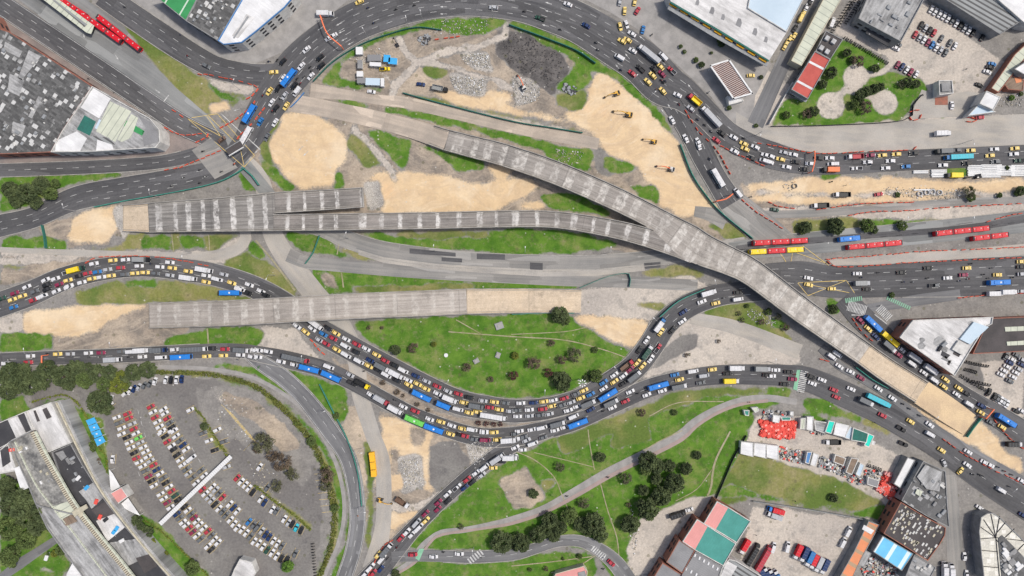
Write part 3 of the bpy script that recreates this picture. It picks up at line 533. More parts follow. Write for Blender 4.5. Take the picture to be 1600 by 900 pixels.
road('w10', 'loop_road', [(-20,389,8),(60,393,9),(150,396,10),(250,399,10),(320,400,14),(365,392,18),(384,372,18),(380,355,16)], 'slab_pale', kerb=False)
sheet('pavement', [(1440,140),(1465,148),(1512,143),(1540,146),(1512,182),(1420,186)], 'slab_pale', -10)
sheet('alley', [(-10,905),(25,875),(85,838),(90,848),(35,888),(10,905)], 'asphalt_grey', 30)
road('s1', 'old_road', [(480,350,24),(508,358,26),(545,375,26),(600,391,26),(680,402,26),(760,408,24),(850,411,24),(930,410,22),(1010,404,22),(1080,396,24),(1165,384,26)], 'asphalt_pale', kerb=True)
road('s2', 'old_road', [(450,398,22),(480,410,20),(520,414,20),(625,423,20),(720,428,22),(800,432,22),(880,437,20),(985,441,18),(1090,446,18)], 'asphalt_pale', kerb=False)
sheet('road_patch', [(560,390),(600,402),(680,412),(760,417),(850,421),(930,421),(1005,413),(1008,423),(930,431),(850,432),(760,427),(680,421),(600,411),(560,398)], 'slab_pale', 0)
for q in ([(745,396),(789,397),(789,406),(745,405)], [(828,410),(848,411),(848,422),(828,421)], [(1006,411),(1032,409),(1032,418),(1008,420)], [(690,402),(722,404),(722,410),(690,408)], [(640,388),(712,395),(712,401),(640,396)]): sheet('road_patch', q, 'asphalt', 0)
road('p1', 'cycle_path', [(600,905,7),(645,875,8),(655,858,8),(668,845,8),(690,832,9),(725,828,9),(765,820,9),(800,812,11),(850,795,12),(900,767,13),(950,738,14),(1012,707,14),(1062,680,14),(1085,660,13),(1120,640,12),(1160,626,12),(1200,622,11),(1245,628,10)], 'path_grey', kerb=False)
for pth in ([(800,704,2),(835,720,2),(865,745,2),(880,775,2),(893,805,2)], [(920,672,2),(922,695,2),(930,735,2)], [(938,755,2),(950,800,2),(962,840,2),(966,870,2)], [(1142,675,3),(1118,720,4),(1112,760,4),(1105,775,4)], [(1112,735,1.5),(1090,765,1.5),(1055,783,1.5)],
            [(1005,705,2),(1030,690,2),(1065,672,2)], [(1015,650,2),(1060,628,2),(1130,628,2)], [(833,708,1.5),(880,717,1.5),(930,730,1.5)], [(800,522,1.5),(880,518,1.5),(915,512,1.5)], [(700,518,2),(800,526,2),(880,530,2),(940,545,2),(985,560,2)], [(712,498,2),(750,522,1.5)],
            [(400,375,3),(430,410,3),(462,455,4)], [(535,425,2),(538,450,3)], [(530,380,2),(528,398,2)], [(324,512,3),(325,537,3)], [(862,895,2),(900,885,2),(930,868,2)], [(800,885,2),(860,878,2),(925,870,2)], [(270,365,2),(272,393,2)], [(325,366,2),(328,392,2)]):
    road('f', 'footpath', [(a_[0]+rnd.uniform(-1.5, 1.5), a_[1]+rnd.uniform(-1.5, 1.5), a_[2]*.8) for a_ in pth], 'trodden', kerb=False)
road('p2', 'cycle_path', [(600,908,3),(648,879,4),(672,848,4),(692,835,4),(765,824,4),(802,817,5),(852,800,5),(903,773,6),(953,744,6),(1015,713,6),(1066,686,6),(1089,665,5),(1123,644,5),(1160,631,5),(1200,626,5)], 'path_pink', kerb=False)
# busways
sheet('busway', [(20,-8),(125,-8),(195,43),(232,92),(275,137),(325,180),(372,228),(430,300),(405,302),(350,240),(300,195),(215,132),(100,55)], 'busway', -35)
road('bw', 'busway', [(1140,392,26),(1200,386,32),(1300,377,34),(1400,368,34),(1500,358,34),(1620,344,34)], 'busway', lanes=2, zone='busway at right', kr=[(1, .2, 1)])
sheet('bus_lane', [(1150,384),(1200,377),(1267,371),(1475,355),(1540,347),(1620,332),(1620,345),(1540,358),(1475,365),(1340,374),(1150,392)], 'asphalt', 5)
sheet('median_strip', [(1292,405),(1400,396),(1500,390),(1600,381),(1620,380),(1620,396),(1560,402),(1440,410),(1330,417),(1305,417)], 'slab_pale', 4)
# dark carriageways, driving direction = path direction
road('A', 'main_road', [(-20,-8,33),(32,27,33),(100,72,33),(170,119,33),(240,166,33),(290,198,33),(345,222,30)], 'asphalt', 3, 'diagonal avenue at upper left', edge=True, kr=[(-1, 0, .8)])
road('B', 'main_road', [(160,-8,36),(200,20,37),(262,62,38),(310,92,36),(345,108,34),(400,117,33),(450,112,30)], 'asphalt', 3, 'avenue past the green roof', kr=[(1, 0, .9), (-1, 0, .85)])
road('F', 'main_road', [(355,224,22),(310,240,22),(260,252,20),(200,258,20),(100,263,20),(-20,267,20)], 'asphalt', 2, 'narrow road at far left', kr=[(-1, .2, 1), (1, .2, 1)])
road('IN', 'slip_road', [(1192,362,44),(1150,325,40),(1122,285,34),(1100,245,36),(1082,205,40),(1060,165,44),(1040,140,40)], 'asphalt', 3, 'slip road beside the sand', kr=[(1, 0, .8), (-1, .05, .55)])
road('T', 'ring_road', [(1640,240,31),(1425,250,32),(1280,256,34),(1200,241,42),(1140,213,40),(1100,175,42),(1068,148,52),(1037,131,67),(1002,97,68),(958,68,66),(908,38,62),(861,18,62),(805,2,60),(722,-4,58),(642,5,60),(575,26,60),(535,46,60),(498,72,60),(464,104,62),(432,145,58),(403,190,50),(382,226,40),(350,262,34),(335,268,34),(255,286,38),(190,297,38),(120,310,36),(52,340,32),(0,353,34),(-30,360,34)], 'asphalt', 4, 'top ring road', kr=[(1, .28, .68), (-1, .2, .30), (-1, .43, .60), (1, .8, 1), (-1, .82, 1)])
road('L1', 'ring_road', [(-20,483,38),(0,476,38),(50,458,38),(100,436,36),(160,421,34),(225,416,32),(300,423,34),(350,433,34),(400,450,34),(440,472,36),(478,500,38),(500,517,38),(548,544,38),(600,572,38),(668,607,38),(716,628,38),(768,638,36),(800,642,36),(840,640,34),(872,634,32),(917,620,34),(953,600,38),(990,574,38),(1017,540,38),(1040,505,38),(1075,478,36),(1118,462,34),(1160,456,32),(1210,450,36)], 'asphalt', 3, 'lower loop road', kr=[(-1, 0, 1), (1, 0, .92)])
sheet('junction_slab', [(1124,330),(1165,306),(1215,345),(1245,372),(1195,386),(1176,374)], 'asphalt_pale', -40)
road('R', 'main_road', [(1195,430,36),(1250,432,48),(1300,440,50),(1400,438,52),(1500,434,58),(1620,429,60)], 'asphalt', 4, 'avenue at right', kr=[(-1, .5, 1), (1, .3, 1)])
road('R2', 'side_road', [(1330,485,10),(1400,475,16),(1440,468,18),(1500,460,16)], 'asphalt_grey', 1, 'avenue at right', kerb=False)
road('J', 'main_road', [(-20,563,20),(50,560,21),(175,556,22),(325,548,22),(375,548,22),(400,552,24),(450,562,27),(508,577,26),(558,601,25),(610,630,25),(660,655,26),(740,681,28),(800,682,30),(850,672,28),(900,658,26),(955,632,28),(1012,607,28),(1062,594,28),(1118,586,30),(1175,585,32),(1230,587,34),(1260,592,38),(1310,612,40),(1370,640,40),(1420,668,40),(1480,706,40),(1543,751,42),(1620,800,44)], 'asphalt', 2, 'lower avenue', kr=[(-1, 0, .6), (1, 0, .20), (1, .35, .65)])
road('K', 'side_road', [(1283,543,14),(1312,572,13),(1345,590,13),(1395,622,13),(1453,664,13),(1515,705,14),(1560,730,14),(1620,764,14)], 'asphalt_grey', 1, 'narrow lane beside the ramp', kerb=False)
road('L2', 'main_road', [(572,912,36),(598,882,32),(625,850,28),(650,822,24),(690,782,22),(740,738,22),(790,702,22),(830,684,20),(862,673,16)], 'asphalt', 2, 'feeder road at bottom centre')
road('M', 'curved_road', [(385,553,14),(410,568,24),(440,588,26),(470,615,26),(495,645,28),(515,672,28),(542,712,26),(554,755,25),(559,810,24),(552,860,24),(535,912,24)], 'asphalt_grey', 2, None, edge=True)
road('O', 'street', [(612,870,16),(650,868,18),(700,869,18),(740,870,18),(800,866,18),(835,857,16),(870,846,16),(905,845,17),(935,858,20),(962,880,24),(985,912,26)], 'asphalt_grey', 2, 'short street at bottom centre', kr=[(1, .2, 1), (-1, .2, 1)])
road('U', 'main_road', [(1318,465,34),(1350,500,38),(1400,545,36),(1450,580,32),(1500,616,30),(1560,652,34),(1620,690,40)], 'asphalt', 3, 'avenue past the white triangular roof', kr=[(1, .25, 1)])
sheet('crossing_slab', [(300,235),(330,215),(372,262),(336,280)], 'asphalt_pale', 20)
# painted markings as parts of their carriageways
def rp(o, name, polys, mat='paint_white', z=.2):
    mb = MB(); z = max(x.co.z for x in o.data.vertices)+.006+.001*len(o.children)
    for p in polys:
        v = [(*G(*q), z) for q in p]; ar = sum(v[i][0]*v[(i+1) % len(v)][1]-v[(i+1) % len(v)][0]*v[i][1] for i in range(len(v)))
        mb.add(v, [tuple(range(len(v))) if ar > 0 else tuple(range(len(v)))[::-1]])
    mb.build(name, mat, o)
def line(a, b, w=.9):
    d = np.array(b, float)-a; d /= np.linalg.norm(d); n = np.array([-d[1], d[0]])*w/2; a = np.array(a, float); b = np.array(b, float)
    return [tuple(a+n), tuple(b+n), tuple(b-n), tuple(a-n)]
def zebra(a, b, wid, n):
    a, b = np.array(a, float), np.array(b, float); d = (b-a)/np.linalg.norm(b-a); q = np.array([-d[1], d[0]])*wid/2; L = np.linalg.norm(b-a)/n; r = []
    for i in range(n):
        c = a+d*L*(i+.25); e = c+d*L*.5; r.append([tuple(c+q), tuple(e+q), tuple(e-q), tuple(c-q)])
    return r
def find(n, k=0): return bpy.data.objects[n if k == 0 else '%s.%03d' % (n, k)]
byk = {'T': 'ring_road', 'J': None}
MK = sheet('junction_paint', [(1196,500),(1196.2,500),(1196.1,500.2)], 'asphalt')
bpy.data.objects.remove(MK)
rT = bpy.data.objects['ring_road']; rBW = bpy.data.objects['busway']
rp(rT, 'box_marking', [line(a, b, .8) for a, b in (((293,185),(382,261)),((382,261),(398,243)),((323,181),(347,216)),((293,185),(347,214)),((300,184),(340,178)),((325,180),(368,222)),((340,178),(398,243)),((375,228),(382,261)))], 'paint_yellow')
rp(rT, 'stop_line', [line((346,178),(378,208),1.3), line((383,212),(407,234),1.3)])
def arrow(x, y, a, L=11):
    a = math.radians(a); u = np.array([math.cos(a), -math.sin(a)]); n = np.array([-u[1], u[0]]); c = np.array([x, y], float)
    return [[tuple(c-u*L/2+n*.3), tuple(c+u*L*.1+n*.3), tuple(c+u*L*.1-n*.3), tuple(c-u*L/2-n*.3)], [tuple(c+u*L*.1+n*1.3), tuple(c+u*L/2), tuple(c+u*L*.1-n*1.3)]]
ar = []
for x, y, a in ((530,38,205),(534,50,205),(538,62,208),(548,68,208),(693,11,180),(693,22,180),(857,5,165),(857,18,165),(852,40,165),(1078,136,130),(980,88,130),(1046,167,125),(1036,175,125),(965,105,130),(1003,60,140),(370,172,200),(470,232,225),(478,240,225),(402,236,225)): ar += arrow(x, y, a)
rp(rT, 'arrow', ar)
ar = []
for x, y, a in ((131,55,-70),(183,90,-55),(247,143,-35)): ar += arrow(x, y, a, 9)
rA = bpy.data.objects['main_road']; rp(rA, 'arrow', ar); rp(rA, 'stop_line', [line((256,159),(264,149),1.2)])
rp(rBW, 'box_marking', [line(a, b, .8) for a, b in (((1254,384),(1295,415)),((1295,415),(1234,418)),((1234,418),(1217,393)),((1234,418),(1239,390)),((1239,393),(1292,412)))], 'paint_yellow')
rp(bpy.data.objects['main_road.003'], 'box_marking', [line(a, b, .8) for a, b in (((1246,442),(1322,438)),((1322,438),(1335,458)),((1246,442),(1262,462)),((1262,462),(1322,438)),((1270,446),(1330,458)))], 'paint_yellow', .22)
rp(rBW, 'stop_line', [line((1294,369),(1294,381),1.3)])
rU = bpy.data.objects['main_road.006']; rJ = bpy.data.objects['main_road.004']
rp(rU, 'zebra_crossing', zebra((1324,477),(1353,486),16, 13), z=.26); rp(rU, 'zebra_crossing', zebra((1372,480),(1390,498), 14, 9), z=.26)
rp(rU, 'cycle_crossing', zebra((1320,470),(1347,466), 7, 9)+zebra((1385,465),(1422,482), 6, 12), 'paint_green', .26); rp(rU, 'stop_line', [line((1330,492),(1356,493),1.2), line((1366,491),(1385,506),1.2)], z=.26)
rp(rJ, 'zebra_crossing', zebra((1257,579),(1250,613), 12, 12), z=.26); rp(rJ, 'cycle_crossing', [[(1245,578),(1250,578),(1245,610),(1239,608)]], 'paint_green', .26)
rO = bpy.data.objects['street']; rp(rO, 'zebra_crossing', zebra((754,861),(732,878), 10, 6), z=.26); rp(rO, 'zebra_crossing', zebra((925,855),(945,872), 9, 7), z=.26); rp(rO, 'cycle_crossing', [[(655,857),(663,857),(655,876),(649,872)]], 'paint_green', .26)
# ---------------------------------------------------------------- viaducts
def seg(par, pts, mat, pl=(0, 1), pr=(0, 1), dz=0.0, piers=(), th=1.3):
    wp = wpath(pts, 2.5); n = len(wp['x'])
    v, f, uv = ribbon(wp, [lambda h: -h, 0.0, lambda h: h], [dz]*3); obj('deck', v, f, mat, par, uv=uv)
    v, f, uv = ribbon(wp, [lambda h: h, lambda h: h, lambda h: h*.55, lambda h: -h*.55, lambda h: -h, lambda h: -h], [dz-.01, dz-.5, dz-th, dz-th, dz-.5, dz-.01])
    e = len(v)-6; f += [(0,1,2,3,4,5), (e+5,e+4,e+3,e+2,e+1,e)]; obj('girder', v, f, 'deck_side', par, uv=uv)
    sides = [(sd, q) for sd, r in ((1, pl), (-1, pr)) if r is not None for q in (r if isinstance(r, list) else [r])]
    for sd, r in sides:
        i0, i1 = int(r[0]*(n-1)), int(r[1]*(n-1))+1
        v, f, uv = ribbon(wp, [lambda h: sd*(h+.02), lambda h: sd*(h+.02), lambda h: sd*(h-.36), lambda h: sd*(h-.42)], [dz-.55, dz+.95, dz+.95, dz-.02], i0=i0, i1=i1)
        m = len(v)-4; f += [(0,1,2,3), (m+3,m+2,m+1,m)]
        obj('parapet', v, f, 'deck_side', par, uv=uv)
        v, f, uv = ribbon(wp, [lambda h: sd*(h-.95), lambda h: sd*(h-.95), lambda h: sd*(h-1.15), lambda h: sd*(h-1.15)], [dz+.0, dz+.25, dz+.25, dz], i0=i0, i1=i1)
        obj('kerb', v, f, 'concrete', par, uv=uv)
    for t in piers:
        i = int(t*(n-1)); x, y, z = wp['x'][i], wp['y'][i], wp['z'][i]+dz-th; mb = MB(); a = math.atan2(wp['ty'][i], wp['tx'][i])
        mb.tube((x, y, -.1), (x, y, z-1.0), .95, 14); mb.box((x, y, z-.55), (1.8, wp['w'][i]*.62, 1.1), a); mb.build('pier', 'concrete', par)
def p3(px, py): return (*G(px, py), 0)
t = thing('viaduct', 'long streaked concrete viaduct curving into the diagonal flyover, pale bands across its deck', 'viaduct', p3(700, 345))
seg(t, [(427,348,26,7),(520,347,26,7),(660,345,26,7),(800,342,26,7),(875,344,26,7),(950,356,28,7),(1000,368,29,7),(1050,384,30,7),(1085,398,28,7)], 'deck_streaked', pl=(0, .90), pr=(0, .985), piers=(.04,.18,.32,.46,.6,.74,.88))
t = thing('viaduct', 'wide broken-off concrete viaduct stub beside the left sand pits', 'viaduct', p3(380, 330))
seg(t, [(232,340.5,46,2.5),(260,339,48,4),(330,336,52,6.5),(380,333.5,56,7),(430,331,60,7)], 'deck_wide', pl=(0,1), pr=(0,1), dz=-.01, piers=(.5,.75,.97))
seg(t, [(192,341,42,.4),(212,341,43,1.4),(232,340.5,46,2.5)], 'deck_dusty', dz=-.03, th=1)
seg(t, [(429,317,33,7),(500,313,32,7),(568,308.5,31,7)], 'deck_streaked', dz=0, pl=(0,1), pr=(.02,1), piers=(.5,.93))
mb = MB(); c = P(567.5, 308.5, 7); mb.box((c[0], c[1], 7.2), (.7, 9.4, 1.0), math.radians(3)); mb.build('end_wall', 'deck_side', t)
t = thing('flyover', 'diagonal concrete flyover with blotchy pale stains ending in a sand ramp', 'flyover', p3(1100, 390))
seg(t, [(600,190,26,.15),(650,203,30,.9),(698,219,33,2.2)], 'slab_dusty', dz=-.03, pl=(.75,1), pr=(.75,1), th=.8)
seg(t, [(698,219,33,2.2),(740,230,34,3.6),(790,243,35,5),(871,271,36,7),(950,305,36,7),(1000,329,36,7),(1030,345,37,7),(1052,360,44,7),(1074,376,53,7),(1100,391,50,7),(1140,408,44,7),(1175,426,42,7),(1240,475,40,7),(1290,511,38,6),(1350,553,36,4.5)], 'deck_fly', dz=.012, pr=[(0,.475),(.595,1)], piers=(.08,.16,.24,.33,.42,.52,.62,.71,.79,.87,.95))
seg(t, [(1350,553,36,4.5),(1388,580,37,3.6),(1440,613,38,2.6)], 'deck_dusty', dz=-.05, pl=(0,1), pr=(0,1))
seg(t, [(1440,613,40,2.55),(1480,640,40,1.6),(1515,664,36,.5)], 'earth', dz=-.06, pl=None, pr=None, th=2.2)
t = thing('viaduct', 'straight worn concrete viaduct over the queue, sandy at its right end', 'viaduct', p3(480, 480))
seg(t, [(233,493,40,1.2),(300,491,40,4),(360,489,40,6.5),(450,484,40,6.5),(560,478,40,6.5),(660,474,40,4.5),(729,471,40,3)], 'deck_worn', piers=(.2,.42,.6,.8))
seg(t, [(729,471,40,3),(800,470,39,2),(860,470,38,1.2),(908,471,37,.5)], 'deck_dusty', dz=-.02, th=1.0)

# ---------------------------------------------------------------- buildings
def area(p): return sum(p[i][0]*p[(i+1) % len(p)][1]-p[(i+1) % len(p)][0]*p[i][1] for i in range(len(p)))
def surf(par, name, poly, h, mat, uvdir=0, th=0.0):
    v = [P(*p, h) for p in poly]
    if area(v) < 0: v = v[::-1]
    a = math.radians(uvdir); n = len(v); f = [tuple(range(n))]
    if th: v = v+[(x, y, z-th) for x, y, z in v]; f += [(i+n, (i+1) % n+n, (i+1) % n, i) for i in range(n)]+[tuple(range(2*n-1, n-1, -1))]
    uv = [(x*math.cos(a)+y*math.sin(a), -x*math.sin(a)+y*math.cos(a)) for x, y, _ in v]
    return obj(name, v, f, mat, par, uv=uv)
def bld(name, label, cat, poly, h, roof, wall='wall_white', uvdir=0, par=.5, win=0, group=None, base=0, parmat=None):
    v = [P(*p, h) for p in poly]
    if area(v) < 0: v = v[::-1]
    cx = sum(a[0] for a in v)/len(v); cy = sum(a[1] for a in v)/len(v)
    t = thing(name, label, cat, (cx, cy, 0), group); n = len(v)
    surf(t, 'roof', poly, h, roof, uvdir)
    w = [(x, y, base) for x, y, _ in v]+[(x, y, h-.02) for x, y, _ in v]
    obj('wall', w, [(i, (i+1) % n, n+(i+1) % n, n+i) for i in range(n)], wall, t)
    if par:
        # inset parapet ring, built edge by edge round the roof
        ins = []
        for i in range(n):
            a, b, c = np.array(v[i-1][:2]), np.array(v[i][:2]), np.array(v[(i+1) % n][:2])
            d1 = (b-a)/max(1e-6, np.linalg.norm(b-a)); d2 = (c-b)/max(1e-6, np.linalg.norm(c-b)); m = np.array([-d1[1]-d2[1], d1[0]+d2[0]]); l = np.linalg.norm(m)
            m = m/l if l > .1 else np.array([-d1[1], d1[0]]); k = .35/max(.45, abs(m @ np.array([-d1[1], d1[0]]))); ins.append(b+m*k)
        V = [(v[i][0]-(ins[i][0]-v[i][0])*.05, v[i][1]-(ins[i][1]-v[i][1])*.05, z) for z in (h-.4, h+par) for i in range(n)]+[(ins[i][0], ins[i][1], z) for z in (h+par, h+.005) for i in range(n)]
        F = []
        for k in range(3): F += [(k*n+i, k*n+(i+1) % n, (k+1)*n+(i+1) % n, (k+1)*n+i) for i in range(n)]
        obj('parapet', V, F, parmat or wall, t)
    if win:
        k = 0
        for i in range(n):
            a, b = np.array(v[i][:2]), np.array(v[(i+1) % n][:2]); L = np.linalg.norm(b-a)
            if L < 8: continue
            d = (b-a)/L; nrm = np.array([d[1], -d[0]]); mid = (a+b)/2
            if nrm @ mid > 0: continue            # only the fronts that look towards the interchange
            for lv in range(max(1, int(h//3.2))):
                for s in np.arange(3, L-3, win):
                    if k > 40: break
                    c = a+d*s; mb = MB(); mb.box((c[0]+nrm[0]*.03, c[1]+nrm[1]*.03, 1.7+3.2*lv), (min(2.4, win*.6), .14, 1.4), math.atan2(d[1], d[0])); mb.build('window', 'dark_metal', t); k += 1
    return t
def box_on(par, name, px, py, z, d, rz, mat):
    c = P(px, py, z+d[2]/2); mb = MB(); mb.bbox((0, 0, 0), d, min(.15, d[2]*.3)); cs, sn = math.cos(math.radians(rz)), math.sin(math.radians(rz))
    v = [(c[0]+x*cs-y*sn, c[1]+x*sn+y*cs, z+d[2]/2+w) for x, y, w in mb.v]; return obj(name, v, mb.f, mat, par)
rb = random.Random(3)
def clutter(par, poly, h, n, mats, ang=0, size=(1, 3), name='roof_box'):
    xs = [p[0] for p in poly]; ys = [p[1] for p in poly]; A = np.array(poly, float); k = 0
    while k < n:
        x, y = rb.uniform(min(xs), max(xs)), rb.uniform(min(ys), max(ys))
        if not inside(poly, np.array([x]), np.array([y]))[0]: continue
        box_on(par, name, x, y, h, (rb.uniform(*size), rb.uniform(*size)*.7, rb.uniform(.3, 1.1)), ang+rb.choice((0, 90)), rb.choice(mats)); k += 1
# upper left block
pA = [(-12,20),(0,45),(15,50),(145,135),(125,165),(98,205),(80,238),(0,241),(-12,241)]
t = bld('warehouse', 'sprawling warehouse with a patchwork dark grey roof at upper left', 'warehouse', pA, 8, 'roof_patchwork', 'brick_red', -34, .3, win=6)
clutter(t, [(5,60),(140,138),(85,225),(5,230)], 8, 34, ['wall_white', 'wall_grey', 'grey_metal'], -34, (.8, 2.4))
for a in ([(8,65),(35,80),(30,90),(5,78)], [(15,115),(38,125),(30,150),(12,142)], [(45,78),(64,88),(34,125),(28,122)], [(20,190),(40,196),(34,214),(18,208)], [(60,150),(66,153),(50,185),(44,182)]): surf(t, 'roof_patch', a, 8.05, 'roof_aged', -34)
pB = [(145,135),(175,152),(235,185),(250,203),(251,222),(244,231),(150,237),(80,238),(98,205),(125,165)]
t = bld('warehouse', 'white and green panelled market warehouse with a rounded corner', 'warehouse', pB, 9, 'roof_aged', 'wall_white', -34, .6, win=6)
for nm, a, m in (('white_panel', [(146,137),(173,154),(155,185),(126,168)], 'roof_white'), ('white_panel', [(88,220),(120,205),(136,216),(125,236),(86,236)], 'roof_white'), ('white_panel', [(152,218),(175,226),(178,235),(150,236)], 'roof_white'),
                 ('green_panel', [(132,180),(150,190),(140,212),(120,202)], 'net_green'), ('cream_panel', [(172,158),(205,174),(180,222),(150,205)], 'roof_cream'), ('green_panel', [(198,188),(226,205),(222,212),(193,197)], 'roof_green'),
                 ('dark_panel', [(215,180),(235,190),(247,207),(247,222),(225,228),(222,206),(228,200)], 'roof_grey'), ('grey_panel', [(155,186),(172,196),(166,210),(148,200)], 'roof_pale_blue'), ('cream_panel', [(205,178),(216,184),(205,215),(190,222),(183,218)], 'roof_cream'), ('ribbed_panel', [(140,212),(170,215),(180,226),(150,222)], 'roof_grey_ribbed')):
    surf(t, nm, a, 9.06+.01*rb.random(), m, -34)
pC = [(240,-8),(312,-8),(291,33)]
t = bld('building', 'building with a bright green roof crossed by white lines at the top edge', 'building', pC, 9, 'roof_green', 'wall_grey', -30, .4)
t = bld('building', 'dark speckled flat roof between the green roof and the white one', 'building', [(312,-8),(383,-8),(341,64),(291,33)], 9.5, 'roof_patchwork', 'wall_grey', -30, .4, win=5)
clutter(t, [(310,0),(360,0),(340,50),(300,30)], 9.5, 16, ['wall_white', 'grey_metal'], -30, (.7, 1.8))
pD = [(383,-8),(462,-8),(445,12),(400,50),(378,67),(350,70),(341,64)]
t = bld('building', 'white roofed corner building with a blue edge beside the ring road', 'building', pD, 10, 'roof_white', 'wall_white', -35, .6, win=5, parmat='tarp_blue')
surf(t, 'roof_hatch', [(385,22),(398,28),(372,60),(362,56)], 10.08, 'roof_white_stained', 40); surf(t, 'ridge', [(386,25),(389,26),(366,60),(364,59)], 10.3, 'grey_metal', 0, .3)
# market hall top right
t = bld('market_hall', 'long white market hall roof with stains and green edge at top right', 'market hall', [(1043,-10),(1160,-10),(1200,18),(1232,46),(1202,94),(1120,44),(1048,2)], 8.5, 'roof_white_stained', 'wall_white', -33, .0, win=4)
surf(t, 'edge_beam', [(1048,2),(1120,44),(1202,94),(1201,96),(1119,46.5),(1047,4.5)], 8.4, 'net_green', 0, .4)
surf(t, 'lower_ledge', [(1045,9),(1118,51),(1200,99),(1198,104),(1112,56),(1043,14)], 6.5, 'grey_metal', 0, .3)
for i in range(9):
    x = 1052+i*17.5; y = 8+i*10.6; box_on(t, 'bracket', x, y, 6.9, (4.2, 1.4, .5), -31, 'container_yellow')
for x, y, r in ((1113,17,5),(1155,36,6),(1130,27,4),(1180,50,5),(1090,4,4),(1197,62,4)):
    surf(t, 'stain', [(x-r,y+3),(x-r*.3,y-r*1.3),(x+r*.5,y-r*1.1),(x+r*.7,y),(x+r*.3,y+r*1.2)], 8.53, 'roof_grey', -33)
bld('building', 'pale blue roofed hall next to the white market roof', 'building', [(1172,-10),(1260,-10),(1229,50),(1168,13)], 9, 'roof_pale_blue', 'wall_white', -33, .3)
# slatted pavilion
t = thing('pavilion', 'open pavilion with brown slatted roof in a white frame', 'pavilion', p3(1143, 125))
surf(t, 'roof', [(1111,103),(1139,95),(1174,145),(1146,153)], 6, 'roof_brown_slat', -62, .2)
for a, b in (((1110,103),(1139,94)), ((1139,94),(1175,146)), ((1175,146),(1146,154)), ((1146,154),(1110,103))):
    mb = MB(); p, q = Vector(P(*a, 6.1)), Vector(P(*b, 6.1)); d = q-p; c = (p+q)/2; mb.box(c, (d.length+.7, .7, .7), math.atan2(d[1], d[0])); mb.build('frame', 'white_metal', t)
for a in ((1112,104),(1139,96),(1172,145),(1146,152)):
    mb = MB(); p = P(*a, 6); mb.tube((p[0], p[1], 0), (p[0], p[1], 5.8), .18); mb.build('post', 'white_metal', t)
bld('kiosk', 'small white kiosk under the lower end of the slatted pavilion', 'kiosk', [(1136,150),(1160,154),(1162,158),(1139,164)], 3.2, 'roof_white', 'wall_white', 0, .2)
# long green walkway roof and red hall
t = bld('walkway_roof', 'long pale green panelled roof running diagonally beside the service lane', 'covered walkway', [(1291,-10),(1320,-10),(1252,103),(1236,95)], 5.5, 'roof_cream', 'wall_cream', 58, .2)
t = bld('hall', 'red roofed hall with two white bands beside the garden', 'hall', [(1273,80),(1297,93),(1262,155),(1236,140)], 6, 'roof_red', 'wall_grey', 58, .4, win=4)
for a in ([(1264,94),(1289,107),(1287,110),(1262,97)], [(1247,125),(1271,138),(1269,141),(1245,128)]): surf(t, 'white_band', a, 6.05, 'roof_white')
surf(t, 'porch', [(1236,141),(1262,156),(1259,160),(1234,145)], 4, 'grey_metal', 0, .3)
t = bld('workshop', 'low dark roof with four silver vents behind the red hall', 'workshop', [(1290,48),(1317,62),(1297,93),(1274,80)], 5, 'roof_dark_brown', 'wall_grey', 58, .3)
for a in ((1292,60),(1302,65),(1283,75),(1292,81)): box_on(t, 'vent', a[0], a[1], 5, (2.4, 2.2, 1.4), 58, 'steel')
t = bld('office_block', 'rough pale grey flat roofed block between the motorcycles and parked cars', 'office block', [(1357,-10),(1448,-10),(1407,66),(1340,30)], 8, 'roof_aged', 'wall_grey', 60, .8, win=4)
clutter(t, [(1360,0),(1430,0),(1403,55),(1350,30)], 8, 10, ['grey_metal', 'wall_grey'], 60, (1, 3))
surf(t, 'lower_roof', [(1357,38),(1392,58),(1388,73),(1353,52)], 5, 'roof_dark', 60, .4)
t = bld('factory', 'ribbed dark grey factory roof along the top right car row', 'factory', [(1462,-10),(1540,-10),(1597,32),(1562,54)], 7, 'roof_grey_ribbed', 'wall_grey', -30, .4)
bld('factory', 'large plain white roof filling the top right corner', 'factory', [(1545,-12),(1620,-12),(1620,40),(1600,36)], 8, 'roof_white', 'wall_white', -30, .4)
t = bld('gatehouse', 'square gatehouse with a stepped white roof at the yard entrance', 'gatehouse', [(1466,126),(1487,126),(1489,146),(1467,149)], 5, 'roof_aged', 'wall_white', 0, .5)
surf(t, 'upper_roof', [(1471,130),(1483,130),(1484,142),(1472,143)], 6, 'wall_grey', 0, .9); surf(t, 'forecourt', [(1461,150),(1481,150),(1481,164),(1461,164)], .15, 'brick_red', 0, .1)
t = bld('shed', 'long narrow green and grey roof along the right edge of the yard', 'shed', [(1585,85),(1612,60),(1612,78),(1560,145),(1548,138)], 5, 'roof_cream', 'brick_red', 50, .3)
bld('house', 'white roofed wedge building at the road corner below the yard', 'house', [(1541,142),(1563,152),(1552,172),(1530,162)], 7, 'roof_white', 'wall_white', 30, .3)
bld('house', 'blue-grey roof in front of the white wedge at the road', 'house', [(1530,162),(1556,175),(1512,181)], 5, 'roof_pale_blue', 'wall_white', 20, .2)
bld('house', 'bright white roof touching the right edge above the red tiles', 'house', [(1612,90),(1612,118),(1598,116),(1584,108)], 8, 'roof_white', 'wall_grey', 30, .3)
t = bld('house', 'small dark house with orange tiles near the right edge', 'house', [(1560,120),(1572,115),(1600,125),(1598,142),(1575,140)], 4, 'roof_rust', 'brick_red', 30, .2)
surf(t, 'tile_patch', [(1558,121),(1568,117),(1562,134),(1556,138)], 4.1, 'roof_red'); surf(t, 'tile_patch', [(1585,122),(1596,120),(1596,128),(1588,130)], 4.1, 'roof_orange')
